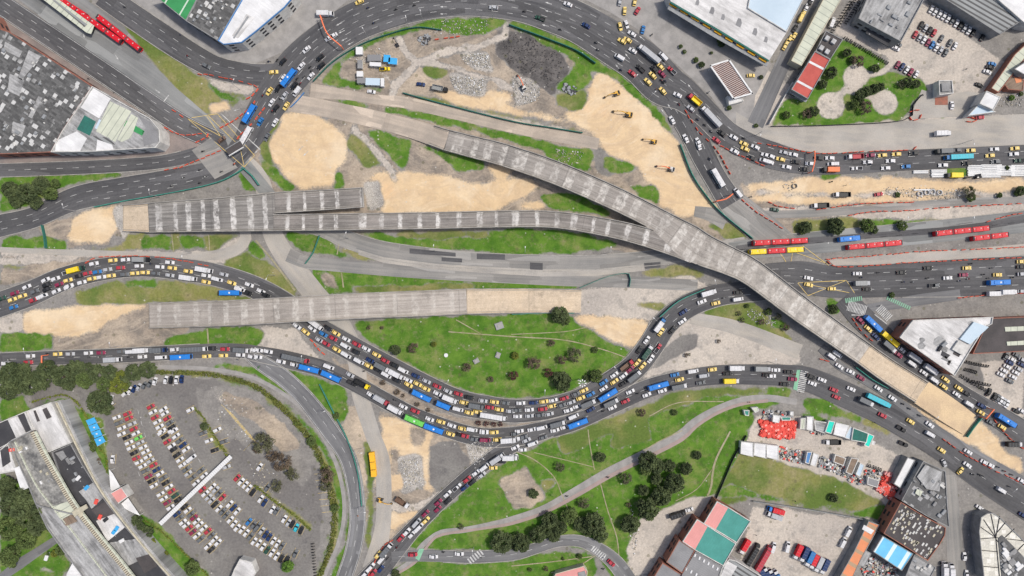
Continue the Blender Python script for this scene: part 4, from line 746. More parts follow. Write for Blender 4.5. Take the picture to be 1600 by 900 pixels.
# white triangular building at right
pW = [(1426,500),(1551,495),(1549,506),(1537,513),(1491,587),(1405,527)]
t = bld('commercial_building', 'white wedge-shaped flat roof with dark stains at a street corner', 'commercial building', pW, 9, 'roof_white_stained', 'brick_red', -35, .6, win=5, parmat='wall_white')
for a, m in (([(1470,560),(1488,569),(1482,562),(1478,556)], 'wall_grey'), ([(1472,548),(1485,555),(1479,561),(1470,555)], 'roof_dark'), ([(1491,548),(1502,553),(1498,558),(1489,553)], 'roof_dark_brown'), ([(1482,563),(1487,563),(1483,571),(1480,569)], 'roof_dark_brown')): surf(t, 'roof_patch', a, 9.1, m)
for x, y, r in ((1440,540,7),(1468,534,10),(1441,531,5),(1476,546,6),(1517,505,5)):
    surf(t, 'stain', [(x+r*math.cos(a)*rb.uniform(.7,1.1), y+r*.9*math.sin(a)*rb.uniform(.7,1.1)) for a in np.arange(0, 6.28, .5)], 9.05+r*.002, 'roof_aged', 30)
surf(t, 'upper_roof', [(1522,503),(1545,511),(1516,538),(1500,530)], 10, 'roof_pale_blue', -35, .9); surf(t, 'upper_roof', [(1498,532),(1514,540),(1504,555),(1488,546)], 10.2, 'wall_white', -35, 1.0)
box_on(t, 'roof_vent', 1475, 538, 9, (3, 1.6, 1.4), 40, 'grey_metal'); box_on(t, 'roof_vent', 1468, 545, 9, (2.6, 1.2, 1.2), 60, 'dark_metal')
t = bld('commercial_building', 'dark flat roof with pale skylight bars at the right edge', 'commercial building', [(1551,497),(1620,494),(1620,548),(1519,553),(1537,514)], 8, 'roof_dark_brown', 'brick_red', 0, .4)
for a in ([(1570,511),(1620,509),(1620,516),(1571,518)], [(1573,534),(1620,531),(1620,538),(1574,540)]): surf(t, 'skylight', a, 8.3, 'roof_cream', 0, .3)
# triangular dark block lower right
pT = [(1442,720),(1477,736),(1480,790),(1483,824),(1447,806),(1408,782),(1425,750)]
t = bld('workshop_block', 'dark grey triangular workshop roofs beside the side street', 'workshops', pT, 8, 'roof_patch_grey', 'wall_grey', 52, .4, win=5)
surf(t, 'upper_roof', [(1446,726),(1472,738),(1468,768),(1448,764),(1433,745)], 8.8, 'roof_aged', 52, .7); surf(t, 'roof_patch', [(1433,764),(1442,768),(1438,776),(1430,771)], 8.9, 'roof_cream')
clutter(t, [(1430,745),(1475,750),(1478,815),(1415,780)], 8.2, 14, ['wall_grey', 'grey_metal', 'wall_white'], 52, (1, 3))
pS = [(1407,784),(1447,808),(1477,824),(1476,836),(1468,850),(1449,876),(1380,833)]
t = bld('workshop_block', 'dark roof peppered with small cream skylights above the blue roof', 'workshops', pS, 8.5, 'roof_dark_brown', 'brick_red', 52, .4, win=5)
for i in range(95):
    while 1:
        x, y = rb.uniform(1385, 1474), rb.uniform(788, 870)
        if inside(pS, np.array([x-3, x+3, x]), np.array([y, y, y+4])).all(): break
    s = rb.uniform(.2, 1.1); box_on(t, 'skylight', x, y, 8.5, (.7+s*.2, .7+s, .2), -35, rb.choice(['wall_cream', 'wall_white']))
t = bld('market_shed', 'bright blue roof with three white bands at bottom right', 'market shed', [(1379,837),(1427,865),(1409,892),(1364,862)], 7, 'roof_blue', 'wall_grey', -32, .15)
t = bld('house', 'pale concrete roof beside the blue roof at the bottom edge', 'house', [(1428,866),(1462,886),(1452,905),(1412,905)], 7, 'roof_aged', 'wall_grey', -32, .4)
clutter(t, [(1430,870),(1455,886),(1440,900),(1418,900)], 7, 6, ['wall_white', 'grey_metal'], -32, (1, 2.4))
t = bld('shed', 'long orange sheet roof with grey bands beside the lorry yard', 'shed', [(1357,814),(1374,820),(1366,836),(1345,875),(1330,908),(1308,908),(1335,860)], 5, 'roof_orange', 'wall_grey', 60, .15)
surf(t, 'roof_patch', [(1350,820),(1366,829),(1361,835),(1347,827)], 5.3, 'roof_white', 0, .2)
bld('shed', 'grey strip roof between the orange and blue roofs', 'shed', [(1352,859),(1362,864),(1350,886),(1338,882)], 4, 'roof_aged', 'wall_grey', 60, .1)
t = thing('perimeter_wall', 'long beige wall with a dark lane behind the field and workshops', 'wall', p3(1410, 770))
for a, b in (((1440,719),(1407,782)), ((1407,782),(1378,833))):
    mb = MB(); p, q = Vector((*G(*a), 0)), Vector((*G(*b), 0)); d = q-p; c = (p+q)/2; mb.box((c[0], c[1], 1.6), (d.length, 1.5, 3.2), math.atan2(d[1], d[0])); mb.build('wall_section', 'wall_cream', t)
bld('shed', 'long white roofed shed at the right end of the stall yard', 'shed', [(1418,714),(1430,719),(1407,763),(1396,756)], 5, 'roof_white', 'wall_grey', 58, .2)
bld('shed', 'narrow grey ribbed shed against the beige wall', 'shed', [(1431,720),(1440,724),(1415,765),(1408,763)], 4.5, 'roof_grey', 'wall_grey', 58, .2)
# glasshouse-like round ended building
t = bld('market_building', 'round-ended building with cream glass roof segments at bottom right', 'market building', [(1532,808),(1541,802),(1551,801),(1562,808),(1600,845),(1620,868),(1620,910),(1565,910),(1537,905),(1533,870),(1529,830)], 6.5, 'roof_glasshouse', 'wall_grey', 90, .4, parmat='wall_grey')
for a, b in (((1556,840),(1537,812)), ((1556,840),(1562,806)), ((1556,840),(1530,822)), ((1556,840),(1532,842)), ((1556,840),(1600,845)), ((1556,840),(1562,905)), ((1548,802),(1556,840)), ((1534,860),(1559,862)), ((1536,885),(1561,887)), ((1572,815),(1558,832)), ((1585,826),(1568,842)), ((1556,842),(1585,880)), ((1600,850),(1580,870))):
    mb = MB(); p, q = Vector(P(*a, 6.6)), Vector(P(*b, 6.6)); d = q-p; c = (p+q)/2; mb.box(c, (d.length, .3, .3), math.atan2(d[1], d[0])); mb.build('roof_beam', 'dark_metal', t)
surf(t, 'courtyard_roof', [(1560,842),(1566,836),(1605,875),(1600,905),(1566,905)], 6.8, 'roof_patch_grey', 40)
clutter(t, [(1568,850),(1600,880),(1590,900),(1570,898)], 6.8, 14, ['roof_white', 'wall_white', 'wall_grey'], 40, (2, 4.5))
# rose and teal complex, bottom
t = bld('industrial_unit', 'upper industrial unit with rose and teal roof halves', 'industrial unit', [(1120,783),(1139,793),(1173,814),(1151,848),(1120,829),(1099,818)], 8, 'roof_teal', 'brick_red', -33, .4, win=4, parmat='wall_white')
surf(t, 'rose_roof', [(1120,784),(1138,793),(1118,828),(1100,818)], 8.05, 'roof_rose', -33)
t = bld('industrial_unit', 'lower industrial unit with rose and teal roof halves', 'industrial unit', [(1089,811),(1107,822),(1150,849),(1130,884),(1087,860),(1066,846)], 8.6, 'roof_teal', 'brick_red', -33, .4, win=4, parmat='wall_white')
surf(t, 'rose_roof', [(1089,812),(1106,822),(1086,859),(1067,846)], 8.66, 'roof_rose', -33)
t = bld('industrial_unit', 'plain grey roofed unit below the rose and teal roofs', 'industrial unit', [(1061,843),(1086,860),(1066,896),(1041,878)], 8, 'roof_grey', 'brick_red', -33, .3, win=4)
t = bld('industrial_unit', 'grey roofed unit with rows of white rooflights', 'industrial unit', [(1087,861),(1129,885),(1120,910),(1062,910),(1066,897)], 8.2, 'roof_grey', 'wall_grey', -33, .3)
for i in range(6): box_on(t, 'rooflight', 1086+i*7, 868+i*4.2, 8.2, (.8, 1.5, .25), -20, 'roof_white')
for i in range(4): box_on(t, 'rooflight', 1072+i*8, 889+i*4.5, 8.2, (.8, 1.5, .25), -20, 'roof_white')
t = bld('industrial_unit', 'dark grey roofed unit at the very bottom edge', 'industrial unit', [(1035,879),(1066,898),(1060,910),(1016,910)], 7.5, 'roof_grey', 'brick_red', -33, .3, win=4)
t = bld('industrial_unit', 'unit with a black and white striped roof beside the lorries', 'industrial unit', [(1139,873),(1150,876),(1190,900),(1190,910),(1122,910),(1128,886)], 8, 'roof_grey_ribbed', 'wall_white', -33, .3)
surf(t, 'white_strip', [(1136,876),(1152,885),(1140,905),(1124,905)], 8.1, 'roof_white_stained', -33)
t = bld('house', 'rose roofed building with a grey hatch at the bottom edge', 'house', [(862,910),(868,896),(912,884),(918,892),(916,910)], 4, 'roof_rose', 'wall_cream', 15, .3)
surf(t, 'hatch', [(903,895),(914,892),(917,903),(904,903)], 4.3, 'wall_grey', 0, .2)
# big curved mall lower left
mall = thing('shopping_centre', 'huge curved shopping centre with weathered grey roof at lower left', 'shopping centre', p3(90, 780))
def wing(poly, h, roof, wall='wall_grey', uvdir=-60, par=.8):
    o = bld('wing', None, None, poly, h, roof, wall, uvdir, par, win=0)
    for ch in [c for c in bpy.data.objects if c.parent == o]:
        ch.parent = mall; ch.location = (o.location[0]-mall.location[0], o.location[1]-mall.location[1], 0)
    bpy.data.objects.remove(o)
wing([(15,690),(50,673),(82,735),(107,781),(125,805),(62,790),(57,787),(45,757)], 10, 'roof_membrane')
wing([(62,790),(125,805),(150,835),(180,872),(212,912),(138,912),(125,893),(100,860),(75,825),(57,787)], 9.8, 'roof_aged', uvdir=-52)
wing([(40,643),(81,628),(112,692),(78,706),(66,700),(52,672)], 8.5, 'roof_white_stained', 'wall_white')
wing([(0,660),(40,643),(52,672),(20,688),(0,705),(-12,710),(-12,664)], 8, 'roof_dark', 'wall_white')
wing([(-12,706),(14,692),(28,735),(-12,742)], 7.5, 'roof_white_stained', 'wall_white')
wing([(82,706),(112,693),(130,725),(165,780),(197,822),(215,842),(275,912),(214,912),(150,833),(107,779)], 7.8, 'roof_dark', 'wall_grey')
for a, h, m in (([(12,656),(27,650),(42,680),(26,686)], 8.3, 'roof_white_stained'), ([(0,702),(12,697),(16,722),(4,730)], 7.8, 'roof_dark'), ([(22,732),(30,728),(45,762),(33,767)], 9, 'roof_white'),
                ([(123,768),(147,753),(163,776),(143,795),(135,782)], 8.3, 'roof_aged'), ([(143,797),(166,782),(180,803),(160,818)], 8.2, 'roof_dark_brown'), ([(150,814),(178,803),(196,823),(168,846)], 8.35, 'roof_white_stained'),
                ([(170,848),(213,842),(235,868),(196,886)], 8.1, 'roof_aged'), ([(212,872),(232,866),(246,884),(226,896)], 8.2, 'roof_dark_brown'), ([(86,708),(98,704),(104,714),(96,720)], 8.1, 'wall_grey'), ([(66,640),(72,637),(80,652),(73,655)], 8.9, 'roof_dark_brown'), ([(52,642),(55,641),(62,658),(58,659)], 8.8, 'roof_dark_brown'),
                ([(80,792),(108,783),(118,800),(95,812)], 10.3, 'roof_cream'), ([(97,812),(112,804),(120,815),(103,822)], 10.5, 'roof_rust'), ([(112,800),(134,788),(137,794),(116,808)], 11.6, 'wall_cream'), ([(120,795),(126,792),(130,805),(124,808)], 11.4, 'wall_cream')):
    surf(mall, 'roof_section', a, h, m, -60, .5)
# the spine: a beige louvred strip between the roofs
wp = wpath([(50,674,7,11),(66,707,7,11),(86,742,7,11),(108,780,7,11),(128,808,7,11),(152,838,7,11),(182,874,7,11),(214,914,7,11)])
v, f, uv = ribbon(wp, [lambda h: -h, lambda h: -h, lambda h: h, lambda h: h], [-1, 0, 0, -1]); f = [q[::-1] for q in f]; f = [q[::-1] for q in f]
plain('louvre', (.55, .50, .38), (.42, .38, .29), .2, .3, kind='UV', stripe=(1.1, 0, (.12, .10, .08), .4)); obj('louvre_spine', v, f, 'louvre', mall, uv=uv)
wp = wpath([(54,674,2.5,11.3),(70,706,2.5,11.3),(90,741,2.5,11.3),(112,779,2.5,11.3),(132,807,2.5,11.3),(156,837,2.5,11.3),(186,873,2.5,11.3),(218,913,2.5,11.3)])
v, f, uv = ribbon(wp, [lambda h: -h, lambda h: -h, lambda h: h, lambda h: h], [-1, 0, 0, -1]); obj('gutter', v, f, 'roof_cream', mall, uv=uv)
for pts in ([(91,628,7,8),(110,668,7,8),(131,712,6,8),(160,765,6,8),(199,818,6,8),(242,870,6,8),(282,914,6,8)],):
    wp = wpath(pts); v, f, uv = ribbon(wp, [lambda h: -h, lambda h: -h, lambda h: h, lambda h: h], [-8, 0, 0, -8]); obj('gallery', v, f, 'roof_aged', mall, uv=uv)
    v, f, uv = ribbon(wp, [lambda h: -h, lambda h: -h, lambda h: -h+.6, lambda h: -h+.6], [0, .8, .8, 0]); obj('gallery_parapet', v, f, 'wall_cream', mall, uv=uv)
wp = wpath([(22,690,1.2,10.6),(55,757,1.2,10.6),(88,800,1.2,10.6),(118,838,1.2,10.4),(160,893,1.2,10.4),(175,914,1.2,10.4)]); v, f, uv = ribbon(wp, [lambda h: -h, lambda h: -h, lambda h: h, lambda h: h], [-.8, 0, 0, -.8]); obj('roof_seam', v, f, 'roof_cream', mall, uv=uv)
for x, y, m in ((150,784,'tarp_red'),(178,831,'canopy_blue'),(182,826,'canopy_blue'),(156,808,'tarp_red'),(122,747,'roof_white'),(165,812,'dark_metal'),(190,845,'roof_white'),(18,703,'tarp_red'),(72,872,'roof_white'),(135,762,'canopy_blue')):
    box_on(mall, 'roof_ornament', x, y, 8.3 if x > 60 else 10, (2.6, 1.6, .7), rb.uniform(0, 90), m)
clutter(mall, [(88,712),(110,700),(140,752),(122,765)], 7.8, 6, ['grey_metal', 'wall_grey'], -60); clutter(mall, [(25,695),(48,682),(95,765),(60,775)], 10, 12, ['wall_grey', 'wall_cream', 'roof_white'], -60, (.8, 2))
t = bld('entrance_canopy', 'rose red entrance canopy between shopping centre and car park', 'canopy', [(165,775),(190,761),(200,776),(176,793)], 5.5, 'roof_rose', 'wall_white', 30, .2)
t = thing('tent_canopy', 'white pointed wedge canopy at the car park entrance', 'canopy', p3(190, 765))
for a in ([(170,733),(176,740),(188,761),(173,768)], [(186,790),(200,778),(219,806),(205,800)]): surf(t, 'membrane', a, 4, 'roof_white', 0, .15)
for a in ((172,735),(187,760),(187,789),(218,805)): 
    mb = MB(); p = P(*a, 4); mb.tube((p[0], p[1], 0), (p[0], p[1], 4), .12); mb.build('post', 'white_metal', t)
t = bld('tent', 'large white tent roof at the bottom edge beside the curved roof', 'tent', [(104,897),(114,878),(124,893),(136,912),(102,912)], 6, 'roof_white', 'wall_white', 0, .0)
for i, (a, b, c, d) in enumerate((((134,657),(147,652),(151,660),(138,665)), ((138,666),(151,661),(156,670),(142,675)), ((142,676),(156,671),(160,680),(147,685)), ((147,686),(160,681),(165,690),(152,697)))):
    t = thing('parking_canopy', ['topmost', 'second from top', 'third from top', 'lowest'][i]+' blue canopy with a white emblem beside the car park', 'canopy', P((a[0]+c[0])/2, (a[1]+c[1])/2, 0), 'blue canopies beside the car park')
    surf(t, 'roof', [a, b, c, d], 3, 'canopy_blue', 0, .15); x, y = (a[0]+c[0])/2, (a[1]+c[1])/2
    if i: surf(t, 'emblem', [(x-2, y), (x, y-1.6), (x+1.8, y-.3), (x+.4, y+1.5)], 3.04, 'roof_white')
    for q in (a, b, c, d):
        mb = MB(); p = P(*q, 3); mb.tube((p[0], p[1], 0), (p[0], p[1], 2.9), .1); mb.build('post', 'white_metal', t)
bld('kiosk', 'white panelled ticket building at the bottom of the car park', 'kiosk', [(375,873),(394,878),(400,895),(390,910),(358,910),(366,890)], 4.5, 'roof_white_stained', 'wall_white', -30, .3)
# striped covered walkway across the car park
t = thing('covered_walkway', 'long striped canopy crossing the car park diagonally', 'covered walkway', p3(305, 766))
a, b = np.array((250, 819)), np.array((361, 713)); 
for i in range(44):
    p = a+(b-a)*(i+.5)/44; q = P(p[0], p[1], 3.2); mb = MB(); mb.box(q, (1.0, 2.1, .12), math.atan2(a[1]-b[1], b[0]-a[0])); mb.build('slat', 'roof_white' , t)
wp = wpath([(250,819,6,3),(361,713,6,3)]); v, f, uv = ribbon(wp, [lambda h: -h*.9, lambda h: h*.9], [0, 0]); obj('canopy_sheet', v, f, 'roof_grey', t, uv=uv)
for i in range(12):
    p = a+(b-a)*i/11; q = P(p[0], p[1], 3); mb = MB(); mb.tube((q[0], q[1], 0), (q[0], q[1], 3), .1); mb.build('post', 'grey_metal', t)
# stalls and containers in the market yard
rs = random.Random(11)
def stall(poly, h, mat, label, name='stall', cat='stall', wall='wall_white', group=None): return bld(name, label, cat, poly, h, mat, wall, -10, .12, group=group)
for i, x in enumerate((1158, 1178.5, 1197.5)):
    stall([(x,690+i*2.2),(x+19,692+i*2.2),(x+19,714+i*2.6),(x-1,709+i*2.6)], 3.2, 'roof_white', ['leftmost','middle','rightmost'][i]+' of three joined white tents at the foot of the yard', 'tent', 'tent')
for poly, h, m, l in (([(1261,651),(1271,651),(1270,674),(1260,671)], 3, 'roof_white', 'white container roof near the middle of the upper yard'), ([(1251,654),(1259,653),(1258,671),(1250,670)], 3, 'roof_cream', 'cream container beside a dark gap in the upper yard'),
    ([(1295,657),(1305,659),(1299,678),(1289,675)], 3.4, 'tarp_teal', 'turquoise tarp stall left of the white roofs'), ([(1306,660),(1327,665),(1321,684),(1302,679)], 3.6, 'roof_white', 'white pitched stall roof between turquoise tarps'), ([(1328,666),(1333,669),(1329,687),(1319,684)], 3.2, 'roof_pale_blue', 'lilac-grey stall roof beside the green netting'),
    ([(1333,668),(1357,677),(1354,692),(1330,688)], 4, 'net_green', 'large dark green netting stall'), ([(1357,677),(1366,681),(1358,699),(1350,696)], 3.4, 'tarp_teal', 'turquoise tarp stall at the right end'), ([(1272,657),(1292,660),(1288,677),(1274,672)], 2.6, 'roof_aged', 'cluttered pale stall beside the first turquoise tarp'),
    ([(1261,706),(1269,706),(1264,725),(1258,723)], 3, 'tarp_blue', 'blue container in the lower row of the yard'), ([(1271,707),(1280,711),(1274,729),(1266,726)], 3, 'roof_white', 'white container next to the blue one'), ([(1305,710),(1322,716),(1318,728),(1302,722)], 2.5, 'roof_rust', 'rusty brown stacked timber shelter'),
    ([(1330,715),(1342,717),(1331,742),(1321,738)], 2.8, 'roof_rust', 'brown ribbed shed roof in the lower row'), ([(1344,723),(1351,727),(1344,745),(1337,741)], 3, 'roof_pale_blue', 'pale blue narrow container at the end of the row'), ([(1356,745),(1374,751),(1371,762),(1355,757)], 2.6, 'roof_grey', 'grey box roof beside the red tarp heap'),
    ([(1208,648),(1220,650),(1217,661),(1207,659)], 2.8, 'roof_white', 'white gabled stall above the red tarps'), ([(1235,643),(1240,643),(1240,649),(1234,649)], 2.4, 'roof_white', 'tiny white cabin at the top of the yard'), ([(1220,651),(1236,651),(1235,657),(1222,657)], 2.4, 'fence_green', 'pale green awning above the red tarps'),
    ([(1162,641),(1171,641),(1170,650),(1164,649)], 2.5, 'fence_green', 'green umbrella tent outside the yard corner'), ([(1174,637),(1184,636),(1186,642),(1180,645)], 2.5, 'roof_cream', 'pale green umbrella tent by the path bend'), ([(1363,688),(1368,690),(1366,696),(1361,694)], 2.4, 'roof_white', 'white cabin at the right tip of the yard')):
    stall(poly, h, m, l)
def heap(name, label, cat, poly, mat, n, size, h, group=None, kind=None):
    """a low pile of many small crates and sheets, all one heap"""
    mb = MB(); xs = [p[0] for p in poly]; ys = [p[1] for p in poly]; k = 0; mats = mat if isinstance(mat, (list, tuple)) else [mat]
    cx, cy = G(sum(xs)/len(xs), sum(ys)/len(ys))
    while k < n:
        x, y = rs.uniform(min(xs), max(xs)), rs.uniform(min(ys), max(ys))
        if not inside(poly, np.array([x]), np.array([y]))[0]: continue
        g = G(x, y); s = rs.uniform(*size); hh = rs.uniform(.3, h); mb.box((g[0], g[1], hh/2), (s, s*rs.uniform(.4, 1), hh), rs.uniform(0, 3.14), rs.randrange(len(mats)), .05); k += 1
    o = obj(name, mb.v, mb.f, list(mats), mi=mb.m); meta(o, label, cat, group, kind); return o
heap('crate_stack', 'left part of the red crate field in the market yard', 'crates', [(1185,658),(1218,660),(1218,684),(1186,680),(1192,668)], 'tarp_red', 300, (1.2, 2.4), 1.6)
heap('crate_stack', 'right part of the red crate field, in regular rows', 'crates', [(1219,657),(1244,658),(1240,685),(1214,681)], 'tarp_red', 320, (1.0, 1.8), 1.5)
heap('crate_stack', 'bright red heap at the right end of the yard', 'crates', [(1383,738),(1395,742),(1401,775),(1395,782),(1368,763),(1375,755)], ['tarp_red', 'tarp_red', 'roof_rose'], 260, (1.0, 2.2), 2)
for poly, n, l in (([(1217,697),(1262,706),(1256,726),(1213,714)], 130, 'mixed scrap and red tarps right of the white tents'), ([(1280,712),(1325,730),(1320,745),(1278,728)], 170, 'grey and white scrap along the field edge'), ([(1193,640),(1240,645),(1235,656),(1190,660)], 70, 'odds and ends at the top corner of the yard'),
                   ([(1268,655),(1292,662),(1288,680),(1266,678)], 60, 'white goods between the upper containers'), ([(1352,733),(1380,738),(1372,750),(1350,748)], 50, 'racks of dark goods left of the red heap'), ([(1362,868),(1408,892),(1400,908),(1350,908),(1345,885)], 330, 'dark scrap heap below the blue roof'), ([(1320,740),(1356,746),(1352,758),(1325,752)], 60, 'white bags along the lower fence of the yard')):
    heap('scrap_heap', l, 'scrap', poly, ['roof_white', 'grey_metal', 'dark_metal', 'wall_grey', 'wall_cream', 'steel', 'grey_metal', 'concrete', 'tarp_red'], int(n*1.3), (.4, 1.5), 1.0, kind='stuff')
for poly, n, l in (([(570,18+60),(600,75),(615,90),(610,108),(560,105),(540,95)], 60, 'building site clutter around the blue cabins'), ([(690,30),(765,32),(762,52),(700,54),(672,50)], 90, 'green and white pipes and frames on the grass bank'), ([(625,720),(652,716),(660,752),(632,765)], 160, 'white rubble pile in the sand'), ([(862,232),(912,238),(908,256),(880,262)], 60, 'white debris on the green bank'),
                   ([(720,84),(762,84),(768,108),(726,100)], 200, 'pale broken concrete upper heap'), ([(702,120),(758,122),(755,148),(714,145)], 230, 'pale broken concrete lower heap'), ([(800,118),(842,128),(846,156),(804,166)], 150, 'grey broken concrete around the red digger'), ([(730,690),(772,690),(760,712),(742,735)], 90, 'rubbish beside the feeder road'), ([(1165,480),(1215,495),(1210,512),(1170,500)], 80, 'broken stones under the flyover'),
                   ([(1220,285),(1240,285),(1240,300),(1225,298)], 12, 'formwork timbers in the sand strip'), ([(1380,292),(1500,295),(1500,312),(1385,308)], 120, 'timber, pipes and barrels along the dug strip'), ([(335,600),(385,630),(400,690),(345,690)], 70, 'loose debris on the unused part of the car park'), ([(1545,130),(1598,150),(1596,168),(1560,166)], 70, 'odds and ends in the back yards at right'), ([(985,790),(1000,830),(990,870),(984,850)], 60, 'white rubble edge of the clearing'), ([(385,715),(440,745),(440,790),(400,760)], 60, 'loose debris around the bare bushes')):
    heap('debris', l, 'debris', poly, ['concrete', 'concrete', 'deck_side', 'wall_cream', 'roof_white'], int(n*1.7), (.2, .7), .4, kind='stuff')
heap('debris', 'dark broken asphalt heap inside the top of the loop', 'debris', [(785,52),(830,58),(868,82),(882,105),(872,130),(860,138),(838,122),(802,104),(785,84)], ['roof_dark', 'roof_dark_brown'], 320, (.2, .7), .35, kind='stuff')
heap('tarpaulin', 'crumpled dark blue tarpaulin at the edge of the grass', 'tarpaulin', [(882,130),(900,136),(904,145),(890,149),(880,142)], ['roof_dark', 'grey_metal'], 60, (.6, 1.8), .5)
heap('tarpaulin', 'dark crumpled sheets beside the pipes at the top of the site', 'tarpaulin', [(652,57),(670,54),(674,64),(664,72),(655,68)], ['roof_dark', 'grey_metal'], 45, (.6, 1.6), .5)
# ---------------------------------------------------------------- labels that single things out
ITEMS = []     # (object, phrase, zone, px, py)
def label_all():
    byz = {}
    for it in ITEMS: byz.setdefault(it[2], []).append(it)
    def rel(a, b):
        dx, dy = b[3]-a[3], b[4]-a[4]
        if abs(dx) > 2*abs(dy): return 'right of' if dx < 0 else 'left of'
        if abs(dy) > 2*abs(dx): return 'below' if dy < 0 else 'above'
        return ('lower' if dy < 0 else 'upper')+(' right of' if dx < 0 else ' left of')
    def art(p): return ('an ' if p[0] in 'aeiou' else 'a ')+p
    for z, its in byz.items():
        n = len(its); XY = np.array([(i[3], i[4]) for i in its]); facts = []
        for i, it in enumerate(its):
            d = np.hypot(*(XY-XY[i]).T); o = [j for j in np.argsort(d)[1:7] if d[j] < 34]
            facts.append([(rel(it, its[j]), its[j][1]) for j in o])
        cnt = {}; pc = {}
        for i, it in enumerate(its):
            pc[it[1]] = pc.get(it[1], 0)+1
            for f in set(facts[i]): cnt[(it[1], f)] = cnt.get((it[1], f), 0)+1
        pcnt = {}; prs = []
        for i, it in enumerate(its):
            ps = set(); fs = [f for k_, f in enumerate(facts[i]) if f not in facts[i][:k_]]
            for a_ in range(len(fs)):
                for b_ in range(a_+1, len(fs)): ps.add((fs[a_], fs[b_])); 
            prs.append(ps)
        used = set()
        for ph in pc:
            grp = [i for i in range(n) if its[i][1] == ph]
            if len(grp) == 1:
                lb = '%s %s' % (ph, z); its[grp[0]][0]['label'] = lb if len(lb.split()) > 3 else 'the only '+lb; continue
            hor = (XY[grp].max(0)-XY[grp].min(0)); key = (lambda i: XY[i][0]) if hor[0] > hor[1]*.8 else (lambda i: XY[i][1]); side = 'left' if hor[0] > hor[1]*.8 else 'top'
            order = sorted(grp, key=key)
            for i in grp:
                k = order.index(i); lab = None
                ok = sorted([f for f in facts[i] if cnt[(ph, f)] == 1], key=lambda f: pc.get(f[1], 0)+9*(len(f[1].split()) > 3))
                if ok and len(ph.split()) < 4: lab = '%s %s, just %s %s' % (ph, z, ok[0][0], art(ok[0][1]))
                if (lab is None or len(lab.split()) > 16) and (k < 3 or k >= len(order)-3 or len(order) <= 6 or not prs[i]):
                    lab = '%s %s, %s %s from the %s' % (ph, z, 'the' , ORD[min(k, 39)], side) if k <= len(order)//2 else '%s %s, the %s from the %s' % (ph, z, ORD[min(39, len(order)-1-k)], dict(left='right', top='bottom')[side])
                if lab is None or len(lab.split()) > 16:
                    best = None
                    for pr in prs[i]:
                        if sum(1 for j in grp if pr in prs[j] or (pr[1], pr[0]) in prs[j]) == 1 and pr[0][0] != pr[1][0]:
                            t_ = '%s %s, %s %s and %s %s' % (ph, z, pr[0][0], art(pr[0][1]), pr[1][0], art(pr[1][1]))
                            if len(t_.split()) <= 16 and (best is None or len(t_) < len(best)): best = t_
                    lab = best
                if lab is None or len(lab.split()) > 16 or lab in used:
                    lab = '%s %s, the %s from the %s' % (ph, z, ORD[min(k, 39)], side)
                used.add(lab); its[i][0]['label'] = lab
ORD = 'first second third fourth fifth sixth seventh eighth ninth tenth eleventh twelfth thirteenth fourteenth fifteenth sixteenth seventeenth eighteenth nineteenth twentieth'.split()
ORD += ['twenty-'+q for q in ORD[:9]]+['thirtieth']+['thirty-'+q for q in ORD[:9]]+['fortieth']
# ---------------------------------------------------------------- trees
def crown(kind, seed):
    r = np.random.RandomState(seed); V = []; F = []
    ncl, per, ls, fill = dict(dense=(96, 46, .066, 1), mid=(76, 44, .062, .9), bare=(46, 34, .045, .8), long=(70, 50, .07, 1))[kind]
    lob = [(r.uniform(0, 6.28), r.uniform(.55, .75)) for _ in range(6)]
    P_ = []
    for i in range(ncl):
        a = r.uniform(0, 6.28); rr = r.uniform(.1, 1)**.55; b = .9+.12*math.sin(a*3+seed)*math.cos(a*2-seed)
        z = math.sqrt(max(0, 1-rr*rr))*.75*r.uniform(.35, 1); c = np.array([math.cos(a)*rr*.82*b, math.sin(a)*rr*.82*b, z+.55]); cr = r.uniform(.10, .21)
        p = r.randn(per, 3); p /= np.linalg.norm(p, axis=1)[:, None]; p *= (r.rand(per)**.4)[:, None]*cr; p += c
        P_.append(p)
    P_ = np.concatenate(P_); n = len(P_)
    nr = r.randn(n, 3)+np.array([0, 0, .9]); nr /= np.linalg.norm(nr, axis=1)[:, None]
    u = np.cross(nr, r.randn(n, 3)); u /= np.linalg.norm(u, axis=1)[:, None]; w = np.cross(nr, u); s = (r.uniform(.5, 1.2, n)*ls)[:, None]
    V = np.concatenate([P_-u*s-w*s*.6, P_+u*s-w*s*.6, P_+u*s+w*s*.6, P_-u*s+w*s*.6]).reshape(4, n, 3).transpose(1, 0, 2).reshape(-1, 3)
    return V, [(4*i, 4*i+1, 4*i+2, 4*i+3) for i in range(n)]
TP = {}
def tree_proto(kind, leaf, seed):
    k = (kind, leaf, seed)
    if k in TP: return TP[k]
    me = bpy.data.meshes.new('crown'); V, F = crown(kind, seed); me.from_pydata(V.tolist(), [], F); me.materials.append(MAT[leaf]); me.update()
    r = random.Random(seed); mb = MB(); mb.tube((0, 0, -.02), (0, 0, .62), .055, 8, r2=.035)
    for i in range(9 if kind == 'bare' else 6):
        a = r.uniform(0, 6.28); q = (math.cos(a)*.55, math.sin(a)*.55, r.uniform(.75, 1.05)); mb.tube((0, 0, r.uniform(.3, .6)), q, .024, 5, r2=.008)
        for j in range(2): b = a+r.uniform(-.7, .7); mb.tube((q[0]*.6, q[1]*.6, .3+q[2]*.6), (math.cos(b)*.8, math.sin(b)*.8, r.uniform(.7, 1)), .01, 4, r2=.004)
    tm = bpy.data.meshes.new('trunk'); tm.from_pydata(mb.v, [], mb.f); tm.materials.append(MAT['bark'])
    TP[k] = (me, tm); return TP[k]
rt = random.Random(5)
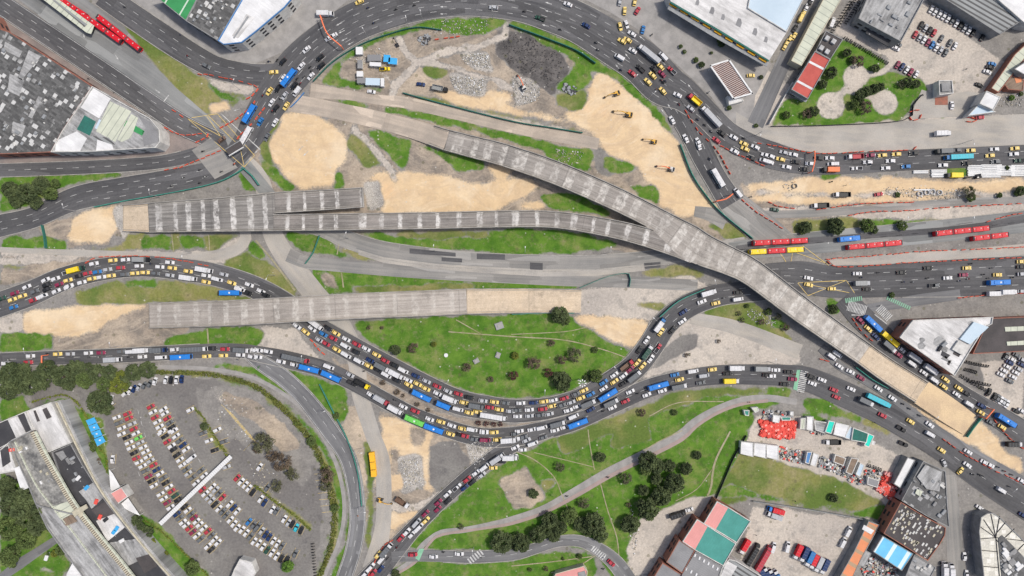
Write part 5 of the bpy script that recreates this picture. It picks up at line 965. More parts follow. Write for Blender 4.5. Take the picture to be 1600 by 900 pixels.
def tree(x, y, r, kind='d', zone='in the central park', name=None):
    """x, y, r in photo pixels as seen"""
    k, leaf, ph, nm = dict(d=('dense', 'leaf_dark', 'dark green tree', 'tree'), m=('mid', 'leaf_mid', 'green tree', 'tree'), y=('mid', 'leaf_yellow', 'yellowish tree', 'tree'), g=('dense', 'leaf_bright', 'bright green round tree', 'tree'),
                      b=('bare', 'leaf_brown', 'bare brown shrub', 'shrub'), o=('bare', 'leaf_olive', 'thin olive shrub', 'shrub'), r=('bare', 'leaf_red', 'reddish brown shrub', 'shrub'))[kind]
    if zone in ('right of the cycle path', 'above the bottom street', 'above the car park', 'left of the curved roof') and r > 8: r *= 1.13
    R = r*S*1.06; H = R*1.15 if kind in 'dmyg' else R*.8; g = P(x, y, H); sc = R
    me, tm = tree_proto(k, leaf, rt.choice((1, 2, 3)) if kind in 'dbo' else 1)
    t = thing(nm, ' ', nm, (g[0], g[1], 0), None); t['group'] = 'trees and shrubs '+zone; t.rotation_euler[2] = rt.uniform(0, 6.28); t.scale = (sc, sc*rt.uniform(.85, 1.1), sc*rt.uniform(.9, 1.15))
    for m_, n_ in ((me, 'crown'), (tm, 'trunk')):
        o = bpy.data.objects.new(n_, m_); C.objects.link(o); o.parent = t
    sz = 'small ' if r < 8 else ('large ' if r > 15 else '')
    ITEMS.append((t, sz+ph, zone, x, y))
def trees(zone, s):
    for tk in s.split():
        a = tk.split(','); x = float(a[0]); y = float(a[1]); zz = zone
        if zone == 'on the cycle path slope': zz = 'above the bottom street' if (x < 955 and y > 780) else ('right of the cycle path' if x > 960 else 'near the cycle path')
        tree(x, y, float(a[2]), a[3], zz)
trees('in the left copse', '12,295,15,d 36,300,17,d 60,288,15,d 75,302,13,m 22,314,11,d 52,316,11,d 84,286,9,m')
trees('above the car park', '55,595,15,d 102,600,12,d 135,578,11,d 168,585,13,d 190,596,12,d 20,606,12,d 10,590,20,d 38,602,16,d 30,582,13,d 68,578,15,d 92,590,17,d 112,580,15,d 128,594,16,m 146,584,15,d 160,600,14,m 180,603,15,y 188,588,11,y 205,582,14,d 226,578,14,d 150,628,18,d 162,640,11,d 6,612,14,d')
trees('left of the curved roof', '18,790,24,d 42,772,22,d 62,800,18,d 10,828,20,m 34,848,16,m 76,818,14,d 12,872,16,m 52,826,14,d 30,812,16,d 4,765,16,d')
trees('beside the shopping centre', '210,822,15,d 226,834,11,d 200,812,9,m 140,700,9,m 152,722,7,b 145,684,7,m 235,848,8,y 245,862,6,b 298,890,13,m 258,866,5,y 92,862,9,m 84,866,7,y')
trees('by the empty car park', '412,692,20,o 440,722,18,b 425,712,12,b 450,735,10,o 458,742,11,o 432,760,12,o 485,690,9,m 512,742,14,b 508,760,11,o 522,795,8,m 402,702,9,b 318,667,7,d 448,887,10,g')
trees('on the big central lawn', '618,547,9,d 645,544,10,b 678,538,5,y 576,512,4,b 597,512,4,b 730,574,8,b 767,593,6,b 875,493,15,d 884,500,9,m 862,536,7,b 834,567,12,b 897,555,13,o 878,562,9,b 857,583,9,r 805,556,7,y 802,587,9,r 930,547,6,m 880,598,17,d 870,590,10,d 932,588,12,m 918,592,7,d')
trees('between the two queues', '598,598,5.5,b 621,613,6,b 630,618,4,b 652,632,4.5,b 669,641,4,b 748,661,5,r 760,662,5,r 772,663,5,r 782,663,4.5,r 525,650,6,m')
trees('on the cycle path slope', '938,716,9,d 875,730,9,o 1015,722,15,d 1028,730,13,d 1010,734,10,m 1048,729,9,d 1073,734,10,d 1091,712,8,d 1027,750,9,d 1055,757,16,d 1045,768,9,d 1007,768,9,d 1035,778,16,d 1013,797,17,d 982,789,5,b 987,821,14,d 978,748,10,o 912,787,10,o 890,808,13,m 860,815,13,d 875,827,12,d 840,838,13,d 815,850,15,d 802,844,9,m 783,852,17,d 928,818,17,d 937,836,14,d 908,822,12,d 852,830,11,d 834,773,9,d 921,830,11,d 866,840,10,d')
trees('beside the bottom street', '906,870,5,m 853,889,5,b 828,891,4,m 720,823,6,o 618,899,8,d 1003,645,8,b 1055,645,6,m 805,855,9,d 880,874,3,m')
trees('below the flyover', '1305,779,8,d 1304,483,8,d 1216,495,7,o 1228,512,7,b 1202,487,6,m 1155,490,5,o 1190,503,6,b 1395,461,5,m 1168,478,4,m 1072,555,4,b 1123,533,4,b 1077,554,3,o 1160,500,5,o')
trees('in the walled garden', '1325,82,8,d 1342,95,11,b 1334,92,7,d 1370,106,8,d 1302,112,11,d 1287,130,8,d 1347,147,9,d 1357,142,9,d 1368,138,9,d 1379,134,7,d 1337,162,9,m 1353,168,12,b 1346,158,7,d 1408,132,7,o 1420,128,9,d 1434,130,8,d 1230,179,7,m 1262,178,9,b 1273,173,10,d')
trees('above the red buses', '1261,355,11,d 1255,360,7,m 1308,353,14,d 1300,358,7,d 1358,352,13,m 1367,358,8,d 1412,352,9,m 1404,304,5,m 1515,300,12,o 1520,308,8,m 1563,305,5,m 1598,297,9,d 1590,302,5,m')
trees('on the hall forecourt', '1097,100,6,d 1088,93,5,m 1070,80,4,m 1064,72,4,m 1127,60,8,m 1128,68,6,d 1112,82,3,m 1140,168,5,m 1190,120,4,d 1182,196,4,m')
trees('near the right edge', '1583,152,5,g 1597,146,4,m 1575,262,4,m')

# clipped hedges along the car park and gardens
def hedge(label, pts, leaf, h=1.3):
    wp = wpath(pts, 1.0); r = np.random.RandomState(len(label)); n = int(wp['u'][-1]*float(np.mean(wp['w']))*7)
    u = r.uniform(0, wp['u'][-1], n); o = r.uniform(-.5, .5, n)*np.interp(u, wp['u'], wp['w'])*(.85+.3*np.sin(u*.7)*np.sin(u*.23)); z = r.uniform(.25, 1, n)*h*(.85+.2*np.sin(u*.9))
    P_ = np.stack([np.interp(u, wp['u'], wp['x'])+np.interp(u, wp['u'], wp['nx'])*o, np.interp(u, wp['u'], wp['y'])+np.interp(u, wp['u'], wp['ny'])*o, z], 1)
    nr = r.randn(n, 3)+np.array([0, 0, 1.0]); nr /= np.linalg.norm(nr, axis=1)[:, None]; a = np.cross(nr, r.randn(n, 3)); a /= np.linalg.norm(a, axis=1)[:, None]; b = np.cross(nr, a); s = r.uniform(.16, .36, n)[:, None]
    V = np.concatenate([P_-a*s-b*s, P_+a*s-b*s, P_+a*s+b*s, P_-a*s+b*s]).reshape(4, n, 3).transpose(1, 0, 2).reshape(-1, 3)
    meta(obj('hedge', V.tolist(), [(4*i, 4*i+1, 4*i+2, 4*i+3) for i in range(n)], leaf), label, 'hedge')
plain('leaf_hedge', (.15, .16, .035), (.075, .10, .022), .3, .6)
hedge('long olive hedge curving round the outer edge of the car park', [(245,581,7),(330,585,8),(400,604,9),(448,643,10),(486,688,11),(510,740,12),(523,800,11),(516,858,9),(496,908,8)], 'leaf_hedge')
hedge('narrow yellow-green hedge in the upper middle of the car park', [(303,636,3),(318,652,4),(335,680,4),(356,712,5)], 'leaf_yellow', .9)
hedge('yellow-green hedge behind the last parked row', [(396,756,4),(430,783,4),(460,804,4),(486,828,5)], 'leaf_yellow', .9)
hedge('yellow hedge along the lawn by the blue canopies', [(50,628,3),(80,620,3),(105,618,3),(130,640,3),(150,690,3),(166,712,3),(168,740,3)], 'leaf_yellow', .9)
hedge('yellow-green border of the garden below the entrance', [(180,790,3),(215,806,3),(250,828,3),(290,865,3),(330,903,3)], 'leaf_yellow', .8)
# ---------------------------------------------------------------- vehicles
COL = dict(w=('white', (.64, .64, .65)), l=('silver', (.42, .43, .45)), g=('grey', (.13, .14, .15)), k=('black', (.018, .019, .022)), r=('red', (.42, .04, .06)), m=('maroon', (.24, .025, .07)),
           b=('blue', (.03, .17, .42)), n=('navy blue', (.012, .035, .12)), y=('yellow', (.78, .58, .18)), o=('orange', (.80, .20, .06)), e=('dark green', (.02, .07, .05)), c=('turquoise', (.04, .45, .55)),
           B=('blue', (.02, .20, .62)), R=('red', (.60, .012, .025)), G=('bright green', (.15, .55, .10)), Y=('bright yellow', (.85, .62, .02)), s=('steel grey', (.28, .29, .29)), t=('brown', (.16, .10, .07)))
for k, (nm, c) in COL.items():
    n = N('paint_'+k if 'paint_'+k not in MAT else 'coat_'+k); v = n.coord('Object'); n.fin(n.mix(n.ramp(n.noise(v, .8, 3), .35, .75), c, tuple(x*.82+.012 for x in c)), .5, .25); MAT['car_'+k] = n.m
n = N('glass_dark'); n.fin((.012, .014, .018), .12, .6)
n = N('bellows'); n.fin((.16, .05, .055), .8, .2)
n = N('tyre'); n.fin((.02, .02, .02), .9, .1)
n = N('lamp_red'); n.fin((.4, .02, .02), .3, .5); n = N('lamp_clear'); n.fin((.7, .7, .65), .2, .5)
n = N('skin'); n.fin((.35, .2, .13), .6, .3)
PROTO = {}
def loft(secs, m=0):
    """secs: list of (x, halfwidth, z0, z1, topinset): box-like rings along x"""
    mb = MB(); v = []
    for x, w, a, b, t in secs: v += [(x, -w, a), (x, -w, (a+b)/2+.08), (x, -w+t, b), (x, w-t, b), (x, w, (a+b)/2+.08), (x, w, a)]
    f = []
    for i in range(len(secs)-1):
        for k in range(6): f.append((i*6+k, (i+1)*6+k, (i+1)*6+(k+1) % 6, i*6+(k+1) % 6))
    e = (len(secs)-1)*6; f += [(5,4,3,2,1,0), (e, e+1, e+2, e+3, e+4, e+5)]
    mb.add(v, f, m); return mb
def wheels(par, xs, hw, r=.32, w=.22):
    for x in xs:
        for s in (-1, 1): mb = MB(); mb.tube((x, s*hw-w/2, r), (x, s*hw+w/2, r), r, 10); mb.tube((x, s*(hw+w/2), r), (x, s*(hw+w/2+.01), r), r*.55, 8); mb.build('wheel', 'tyre', par)
def quad(par, name, v, mat):
    mb = MB(); mb.add(v, [tuple(range(len(v)))]); return mb.build(name, mat, par)
def greenhouse(par, x0, x1, x2, x3, w, wt, z0, z1, col):
    """rear base, rear top, front top, front base"""
    quad(par, 'rear_window', [(x0, w, z0), (x0, -w, z0), (x1, -wt, z1), (x1, wt, z1)], 'glass_dark')
    quad(par, 'windscreen', [(x3, -w, z0), (x3, w, z0), (x2, wt, z1), (x2, -wt, z1)], 'glass_dark')
    for s in (-1, 1): quad(par, 'side_window', [(x0, s*w, z0), (x3, s*w, z0), (x2, s*wt, z1), (x1, s*wt, z1)][::s], 'glass_dark')
    mb = MB(); mb.box(((x1+x2)/2, 0, z1+.012), (x2-x1+.05, wt*2+.04, .04)); mb.build('roof', 'car_'+col, par)
def lights(par, xf, xr, w, z):
    for s in (-1, 1):
        mb = MB(); mb.box((xf, s*w, z), (.10, .32, .14)); mb.build('headlight', 'lamp_clear', par)
        mb = MB(); mb.box((xr, s*w, z+.08), (.08, .28, .14)); mb.build('tail_light', 'lamp_red', par)
def build(code):
    ty, col = code[0], code[1]; cn = COL[col][0]; rc = code[2] if len(code) > 2 else col
    if ty in 'ct':
        nm = 'taxi' if ty == 't' else 'car'; r = thing(nm, '-', nm); v = sum(map(ord, code)) % 3
        r['ph'] = 'yellow taxi' if ty == 't' else cn+' car'
        loft([(-2.12,.70,.38,.72,.10),(-2.02,.84,.22,.90,.12),(-1.4,.88,.20,.95,.10),(.9,.88,.20,.92,.10),(1.75,.85,.2,.78,.12),(2.08,.72,.3,.62,.10)]).build('body', 'car_'+col, r)
        greenhouse(r, -1.68+.15*v, -1.25+.1*v, .30, .98, .78, .67, .93, 1.42, col); lights(r, 2.06, -2.10, .62, .6); wheels(r, (-1.3, 1.3), .80)
        for s in (-1, 1): mb = MB(); mb.box((.75, s*.97, .95), (.16, .2, .14)); mb.build('mirror', 'car_'+col, r)
        if ty == 't': mb = MB(); mb.bbox((-.3, 0, 1.52), (.22, .62, .16), .04); mb.build('roof_sign', 'white_metal', r)
    elif ty == 'v':
        r = thing('van', '-', 'van'); r['ph'] = cn+' van'
        loft([(-2.65,.86,.3,2.0,.12),(-2.5,.95,.24,2.12,.14),(1.2,.95,.24,2.12,.14),(1.9,.92,.24,1.25,.14),(2.55,.84,.28,.98,.14),(2.68,.75,.35,.8,.1)]).build('body', 'car_'+col, r)
        quad(r, 'windscreen', [(2.0,-.72,1.22),(2.0,.72,1.22),(1.3,.66,2.08),(1.3,-.66,2.08)], 'glass_dark')
        for s in (-1, 1): quad(r, 'side_window', [(.3,s*.965,1.25),(1.5,s*.955,1.25),(1.15,s*.93,1.85),(.3,s*.94,1.85)][::s], 'glass_dark')
        for x in (-1.6, -.4): mb = MB(); mb.box((x, 0, 2.14), (.06, 1.5, .05)); mb.build('roof_rail', 'grey_metal', r)
        lights(r, 2.66, -2.66, .62, .7); wheels(r, (-1.6, 1.65), .86, .34)
    elif ty == 'p':
        r = thing('pickup', '-', 'pickup truck'); r['ph'] = cn+' pickup'
        loft([(-2.6,.88,.4,.62,.05),(.1,.90,.3,.62,.05),(.1,.92,.28,1.0,.1),(1.3,.92,.28,1.0,.1),(2.4,.86,.3,.88,.14),(2.6,.76,.35,.7,.1)]).build('body', 'car_'+col, r)
        for s in (-1, 1): mb = MB(); mb.box((-1.25, s*.86, .85), (2.7, .1, .5)); mb.build('bed_side', 'car_'+rc, r)
        mb = MB(); mb.box((-2.57, 0, .85), (.1, 1.7, .5)); mb.build('tailgate', 'car_'+rc, r); mb = MB(); mb.box((-1.3, 0, .66), (2.4, 1.6, .06)); mb.build('bed_floor', 'dark_metal', r)
        greenhouse(r, -.1, .05, .95, 1.45, .84, .68, 1.0, 1.62, col); lights(r, 2.58, -2.62, .66, .7); wheels(r, (-1.6, 1.65), .84, .36)
    elif ty in 'kK':
        L = dict(k=8.2, K=13.5)[ty]; r = thing('lorry', '-', 'lorry'); r['ph'] = '%s lorry with %s box' % (cn, COL[rc][0]) if rc != col else cn+' box lorry'
        x0 = L/2; mb = loft([(x0-2.0,1.05,.5,2.5,.08),(x0-.7,1.05,.45,2.5,.10),(x0-.15,1.02,.4,1.5,.12),(x0,.92,.45,1.2,.1)]); mb.build('cab', 'car_'+col, r)
        quad(r, 'windscreen', [(x0-.10,-.9,1.55),(x0-.10,.9,1.55),(x0-.66,.88,2.48),(x0-.66,-.88,2.48)], 'glass_dark'); lights(r, x0+.01, -x0, .8, .7)
        mb = MB(); mb.bbox((-1.15, 0, 2.0), (L-2.4, 2.35, 2.4), .05); mb.build('cargo_box', 'car_'+rc, r)
        for i in range(int(L/1.6)): mb = MB(); mb.box((-x0+.9+i*1.5, 0, 3.21), (.06, 2.2, .035)); mb.build('roof_rib', 'grey_metal', r)
        mb = MB(); mb.box((0, 0, .62), (L-.6, .9, .3)); mb.build('chassis', 'dark_metal', r)
        wheels(r, (x0-1.1, -x0+1.4, -x0+2.5), .98, .46, .3)
    elif ty == 'd':      # open tipper
        L = 8.0; r = thing('tipper_lorry', '-', 'lorry'); r['ph'] = '%s tipper lorry with %s bed' % (cn, COL[rc][0]); x0 = L/2
        loft([(x0-2.1,1.1,.5,2.6,.1),(x0-.6,1.1,.45,2.6,.12),(x0-.1,1.0,.4,1.5,.1),(x0,.95,.45,1.2,.1)]).build('cab', 'car_'+col, r)
        quad(r, 'windscreen', [(x0-.08,-.9,1.55),(x0-.08,.9,1.55),(x0-.56,.9,2.5),(x0-.56,-.9,2.5)], 'glass_dark')
        for s in (-1, 1): mb = MB(); mb.box((-1.2, s*1.15, 1.9), (5.4, .12, 1.3)); mb.build('bed_side', 'car_'+rc, r)
        for x in (-3.85, 1.45): mb = MB(); mb.box((x, 0, 1.9), (.12, 2.2, 1.3)); mb.build('bed_end', 'car_'+rc, r)
        mb = MB(); mb.box((-1.2, 0, 1.3), (5.3, 2.2, .12)); mb.build('bed_floor', 'car_'+rc, r); mb = MB(); mb.box((0, 0, .8), (L-.8, .9, .4)); mb.build('chassis', 'dark_metal', r)
        lights(r, x0, -x0, .8, .7); wheels(r, (x0-1.2, -x0+1.3, -x0+2.6), 1.0, .5, .32)
    elif ty in 'bSq':
        L = dict(b=10.5, S=7.5, q=14)[ty]; r = thing('bus', '-', 'bus'); r['ph'] = cn+(' minibus' if ty == 'S' else ' bus'); x0 = L/2
        mb = MB(); mb.bbox((0, 0, 1.65), (L, 2.5, 2.7), .22); mb.build('body', 'car_'+col, r)
        for s in (-1, 1): mb = MB(); mb.box((0, s*1.25, 1.95), (L-1.2, .03, .85)); mb.build('window_band', 'glass_dark', r)
        mb = MB(); mb.box((x0, 0, 1.9), (.04, 2.0, 1.2)); mb.build('windscreen', 'glass_dark', r)
        for x in ((-L*.22, L*.2) if ty != 'S' else (0,)):
            mb = MB(); mb.bbox((x, 0, 3.1), (1.7, 1.5, .24), .08); mb.build('roof_unit', 'car_'+('l' if x < 0 and ty == 'q' else col), r)
        mb = MB(); mb.box((L*.02, 0, 3.03), (.8, .8, .08)); mb.build('roof_hatch', 'white_metal', r)
        mb = MB(); mb.box((x0+.02, 0, 3.0-.1), (.35, 2.1, .16)); mb.build('front_visor', 'dark_metal', r); mb = MB(); mb.box((-x0+.2, 0, 3.03), (.5, 2.1, .1)); mb.build('rear_cover', 'dark_metal', r)
        lights(r, x0, -x0, .95, .7); wheels(r, (x0-2.2, -x0+2.4), 1.12, .48, .3)
    elif ty in 'aA':     # articulated bus, A three cars, a two; 2nd letter front colour, 3rd rear
        nc = 3 if ty == 'A' else 2; r = thing('articulated_bus', '-', 'articulated bus'); Ls = 8.4; tot = nc*Ls+(nc-1)*.9; mid = code[3] if len(code) > 3 else col
        r['ph'] = ('three-section ' if nc == 3 else 'two-section ')+cn+(' and red' if len(code) > 3 else (' and '+COL[rc][0] if rc != col else ''))+' articulated bus'
        for i in range(nc):
            x = tot/2-Ls/2-i*(Ls+.9); cc = rc if (rc != col and i == nc-1) else (mid if 0 < i < nc-1 else col); sname = 'bus_section'; mb = MB(); mb.bbox((x, 0, 1.7), (Ls, 2.55, 2.8), .22); o = mb.build(sname, 'car_'+cc, r)
            for s in (-1, 1): q = MB(); q.box((x, s*1.275, 2.0), (Ls-.9, .03, .85)); q.build('window_band', 'glass_dark', r)
            for dx in (-2.1, 1.6): q = MB(); q.bbox((x+dx, 0, 3.17), (1.5, 1.5, .2), .06); q.build('roof_unit', 'car_'+cc, r)
            for dx in (-3.4, -.2, 3.2): q = MB(); q.box((x+dx, .3, 3.13), (.5, .5, .07)); q.build('roof_hatch', 'wall_white', r)
            if i < nc-1: q = MB(); q.bbox((x-Ls/2-.45, 0, 1.65), (.95, 2.4, 2.6), .1); q.build('bellows', 'bellows', r)
            wheels(r, (x-2.4,) if i else (x+2.4, x-2.2), 1.15, .48, .3)
        q = MB(); q.box((tot/2-.15, 0, 2.95), (.5, 2.2, .34)); q.build('front_visor', 'dark_metal', r); q = MB(); q.box((-tot/2+.35, 0, 3.12), (.8, 2.2, .1)); q.build('rear_cover', 'dark_metal', r)
        q = MB(); q.box((tot/2+.01, 0, 1.9), (.04, 2.1, 1.2)); q.build('windscreen', 'glass_dark', r); lights(r, tot/2, -tot/2, .95, .7)
    elif ty == 'm':
        r = thing('motorcycle', '-', 'motorcycle'); r['ph'] = cn+' motorcycle'
        mb = MB(); mb.bbox((.12, 0, .82), (.55, .28, .26), .08); mb.bbox((-.45, 0, .84), (.7, .26, .12), .04); mb.box((0, 0, .5), (.55, .26, .34)); mb.tube((.62, 0, .35), (.38, 0, 1.0), .04, 6); mb.tube((-.62, 0, .33), (-.2, 0, .55), .04, 6); mb.build('body', 'car_'+col, r)
        q = MB(); q.tube((.36, -.36, 1.06), (.36, .36, 1.06), .025, 6); q.build('handlebar', 'dark_metal', r)
        for x in (-.66, .66): q = MB(); q.tube((x, -.06, .31), (x, .06, .31), .31, 12); q.build('wheel', 'tyre', r)
    return r
def person_mesh(pose):
    J = dict(p=(0, 0, .95), ch=(0, 0, 1.3), nk=(0, 0, 1.5), hd=(.02, 0, 1.62), tp=(.02, 0, 1.73))
    if pose == 'ride': J = dict(p=(-.30, 0, 1.0), ch=(-.12, 0, 1.3), nk=(-.02, 0, 1.5), hd=(.05, 0, 1.62), tp=(.05, 0, 1.74))
    V = [J['p'], J['ch'], J['nk'], J['hd'], J['tp']]; R = [.15, .17, .06, .11, .08]; E = [(0, 1), (1, 2), (2, 3), (3, 4)]
    for s in (-1, 1):
        n = len(V)
        if pose == 'ride': A = [(-.10, s*.2, 1.4), (.08, s*.30, 1.18), (.30, s*.30, 1.06), (.36, s*.3, 1.06)]; Lg = [(-.28, s*.12, .97), (.12, s*.22, .85), (-.05, s*.22, .45), (.06, s*.22, .38)]
        else: A = [(0, s*.2, 1.42), (.02, s*.26, 1.15), (.1, s*.27, .92), (.12, s*.27, .83)]; Lg = [(0, s*.1, .9), (.03+.08*s, s*.11, .5), (-.02+.1*s, s*.11, .09), (.12+.1*s, s*.12, .05)]
        V += A; R += [.07, .055, .045, .04]; E += [(1, n), (n, n+1), (n+1, n+2), (n+2, n+3)]; n += 4; V += Lg; R += [.09, .075, .055, .05]; E += [(0, n), (n, n+1), (n+1, n+2), (n+2, n+3)]
    me = bpy.data.meshes.new('person'); me.from_pydata(V, E, []); o = bpy.data.objects.new('person_tmp', me); C.objects.link(o)
    md = o.modifiers.new('s', 'SKIN'); 
    for i, q in enumerate(me.skin_vertices[0].data): q.radius = (R[i], R[i]); q.use_root = (i == 0)
    o.modifiers.new('u', 'SUBSURF').levels = 1
    dg = bpy.context.evaluated_depsgraph_get(); m2 = bpy.data.meshes.new_from_object(o.evaluated_get(dg)); bpy.data.objects.remove(o); m2.name = 'person'; return m2
PM = {}
CL = {'k': (.03, .03, .035), 'n': (.03, .05, .14), 'r': (.35, .04, .04), 'w': (.6, .6, .58), 'o': (.75, .25, .05), 'g': (.15, .15, .16)}
HEL = None
def person(x, y, z, rz, pose, col, zone, px, py):
    global HEL
    k = (pose, col)
    if k not in PM:
        if pose not in PM: PM[pose] = person_mesh(pose)
        if 'cloth_'+col not in MAT: plain('cloth_'+col, CL[col], None, 2, .3)
        m = PM[pose].copy(); m.materials.clear(); m.materials.append(MAT['cloth_'+col]); m.polygons.foreach_set('use_smooth', [True]*len(m.polygons)); PM[k] = m
    o = bpy.data.objects.new('person', PM[k]); C.objects.link(o); o.location = (x, y, z); o.rotation_euler[2] = rz
    o['category'] = 'person'; o['group'] = 'motorcyclists in the traffic' if pose == 'ride' else 'people on foot'
    if HEL is None:
        mb = MB(); 
        for i in range(5): mb.tube((0, 0, -.1+.055*i), (0, 0, -.1+.055*(i+1)), .145*math.cos(max(0, i-1)*.38), 10, r2=.145*math.cos(max(0, i)*.38))
        HEL = bpy.data.meshes.new('helmet'); HEL.from_pydata(mb.v, [], mb.f); HEL.materials.append(MAT['dark_metal'])
    h = bpy.data.objects.new('helmet' if pose == 'ride' else 'hair', HEL); C.objects.link(h); h.parent = o; h.location = (.05 if pose == 'ride' else .0, 0, 1.69 if pose == 'ride' else 1.68); h.scale = (1.1,)*3 if pose == 'ride' else (.85,)*3
    cn = {'k': 'black', 'n': 'dark blue', 'r': 'red', 'w': 'white', 'o': 'orange', 'g': 'grey'}[col]
    ITEMS.append((o, ('rider in %s clothes' if pose == 'ride' else 'person in %s clothes') % cn, zone, px, py)); return o
ROADL = [(k, w, z, p) for k, (w, z, p) in ROADS.items() if z]
def nearest(px, py):
    x, y = G(px, py); best = None
    for k, w, z, p in ROADL:
        d = np.hypot(w['x']-x, w['y']-y); i = int(np.argmin(d)); s = d[i]/(w['w'][i]/2)
        if best is None or s < best[0]: best = (s, math.atan2(w['ty'][i], w['tx'][i]), z, k)
    return best
LOTS = [((60, -20, 250, 100), 'in the upper-left busway', None), ((1130, 370, 1320, 400), 'on the right busway', 0), ((1270, 455, 1330, 480), 'by the yellow box', 0), ((1285, 550, 1320, 565), 'under the flyover', -35), ((540, 450, 1600, 460), 'on the lower right verge', 0) if 0 else ((135, 560, 505, 905), 'in the big car park', None), ((1430, 0, 1600, 140), 'in the upper right yard', 62), ((1370, 60, 1460, 130), 'in the upper right yard', 62), ((1200, 0, 1262, 85), 'beside the white market roof', 62), ((1540, 530, 1620, 680), 'in the lot at the right edge', -28),
        ((1140, 770, 1330, 905), 'in the lorry yard', 60), ((540, 80, 800, 160), 'on the building site', -10), ((1160, 640, 1400, 720), 'in the market yard', 0), ((1150, 270, 1600, 335), 'on the dug sand strip', 0), ((1040, 780, 1110, 820), 'on the clearing by the trees', 22), ((0, 0, 1600, 900), 'on the open ground', 0)]
ZNM = {'top ring road': 'on the top ring road', 'lower loop road': 'on the lower loop road'}
VEH = []
CNT = {}
GRP = {'car': 'cars in the traffic', 'parked_car': 'cars standing in car parks', 'taxi': 'yellow taxis', 'van': 'vans', 'pickup': 'pickups', 'lorry': 'lorries', 'tipper_lorry': 'tipper lorries', 'bus': 'buses', 'articulated_bus': 'articulated buses', 'motorcycle': 'motorcycles'}
def stretch(k, z, x, y):
    def pick(*t):
        for lim, nm in t:
            if x < lim: return nm
        return t[-1][1]
    if k == 'T':
        if y > 180 and x < 430: return 'on the upper-left road'
        if x < 450: return 'at the foot of the ring'
        return pick((500, "on the ring's lower left"), (600, "on the ring's left side"), (860, "on the ring's top"), (970, "on the ring's right shoulder"), (1030, "on the ring by the tanker"), (1115, "on the ring by the pavilion"), (1200, 'on the bend after the split'), (1290, 'before the orange beam'), (1400, 'in the upper-right queue'), (1700, 'above the white pipes'))
    if k == 'L1': return pick((75, 'on the far-left loop'), (150, "on the loop's left rise"), (210, "on the loop's crest"), (290, 'past the crest'), (450, 'before the worn viaduct'), (530, 'just below the viaduct'), (590, 'left of the lawn'), (650, 'above the median shrubs'), (720, 'past the median shrubs'), (800, "under the lawn's left half"), (870, "under the lawn's middle"), (925, "under the lawn's right half"), (990, "at the lawn's right corner"), (1045, 'beside the grey slab'), (1300, 'on the climbing bend'))
    if k == 'J': return pick((120, 'on the lower-left avenue'), (240, 'above the tree row'), (330, 'above the bare shrub bed'), (420, 'above the parking corner'), (520, 'right of the parking corner'), (610, 'near the crossing road'), (700, 'above the sand triangle'), (780, 'above the grey heap'), (850, 'at the feeder mouth'), (930, 'past the feeder mouth'), (1020, 'on the avenue below the bend'), (1120, 'above the green slope'), (1250, 'before the lower zebra'), (1400, 'past the lower zebra'), (1700, 'beyond the market yard'))
    if k == 'L2': return 'on the upper feeder road' if y < 760 else ('on the middle feeder road' if y < 840 else 'on the lower feeder road')
    if k == 'R': return pick((1380, 'by the yellow box'), (1480, 'on the right avenue'), (1700, "at the right avenue's end"))
    if k == 'U': return 'by the zebra crossings' if y < 535 else ('below the wedge roof' if y < 610 else "at the sand ramp's foot")
    return dict(M='on the curved exit', IN='on the slip road', BW='on the right busway', K='in the narrow side lane', A='on the diagonal avenue', B='on the green-roof avenue', F='on the narrow left road', O='on the short bottom street', w8='in the service lane', w9='in the side street').get({'bw': 'BW'}.get(k, k), 'on the '+z)
ZN = [None]
def put(px, py, code, ang=None, zone=None):
    global RECENT
    s = nearest(px, py); zn = None; off = False
    if s[0] < 1.12 and ang is None: a = s[1]; zn = stretch(s[3], s[2], px, py); z = .27
    else:
        off = True
        for (x0, y0, x1, y1), zz, aa in LOTS:
            if x0 <= px <= x1 and y0 <= py <= y1:
                zn = zz; a = aa if aa is not None else 20+max(0, (px-175))*.15; break
        if ang is not None: a = ang
        a = math.radians(a)
        if s[0] < 1.05: zn = stretch(s[3], s[2], px, py)
        z = .27 if s[0] < 1.1 else .10
    if zone: zn = zone
    if ZN[0] and off: zn = ZN[0]
    jit = rt.uniform(-.035, .035) if code[0] in 'ctvpm' else 0
    if code not in PROTO:
        before = set(bpy.data.objects); r = build(code); new = [o for o in bpy.data.objects if o not in before]; PROTO[code] = (r, [o for o in new if o != r]); first = True
    else: first = False
    r0, kids = PROTO[code]
    if first: r = r0
    else:
        r = r0.copy(); C.objects.link(r)
        for k in kids: c = k.copy(); C.objects.link(c); c.parent = r
    g = P(px, py, 1.2); r.location = (g[0], g[1], z); r.rotation_euler = (0, 0, a+jit)
    sc_ = rt.uniform(.97, 1.03) if off else rt.uniform(1.03, 1.11) if code[0] == 'c' else (1.06 if code[0] == 't' else 1.0); r.scale = (sc_, sc_, sc_)
    nm = r.name.split('.')[0]
    if off and code[0] == 'c' and s[0] > 1.05:
        r.name = 'parked_car'; r['category'] = 'parked car'; nm = 'parked_car'
    elif nm == 'parked_car': r.name = 'car'; r['category'] = 'car'; nm = 'car'
    r['group'] = GRP[nm]; CNT[nm] = CNT.get(nm, 0)+1
    ITEMS.append((r, r['ph'], zn, px, py)); VEH.append((r, px, py))
    if code[0] == 'm' and not (off and zone == 'park'):
        a2 = a+jit; person(g[0], g[1], z+.02, a2, 'ride', rt.choice('kkngrkw'), zn, px, py)
def tile(ox, oy, s):
    for tk in s.split():
        if tk[0] == '@': ZN[0] = tk[1:].replace('_', ' ') or None; continue
        f = tk.split(','); put(ox+float(f[0])/4, oy+float(f[1])/4, f[2], float(f[3]) if len(f) > 3 else None)
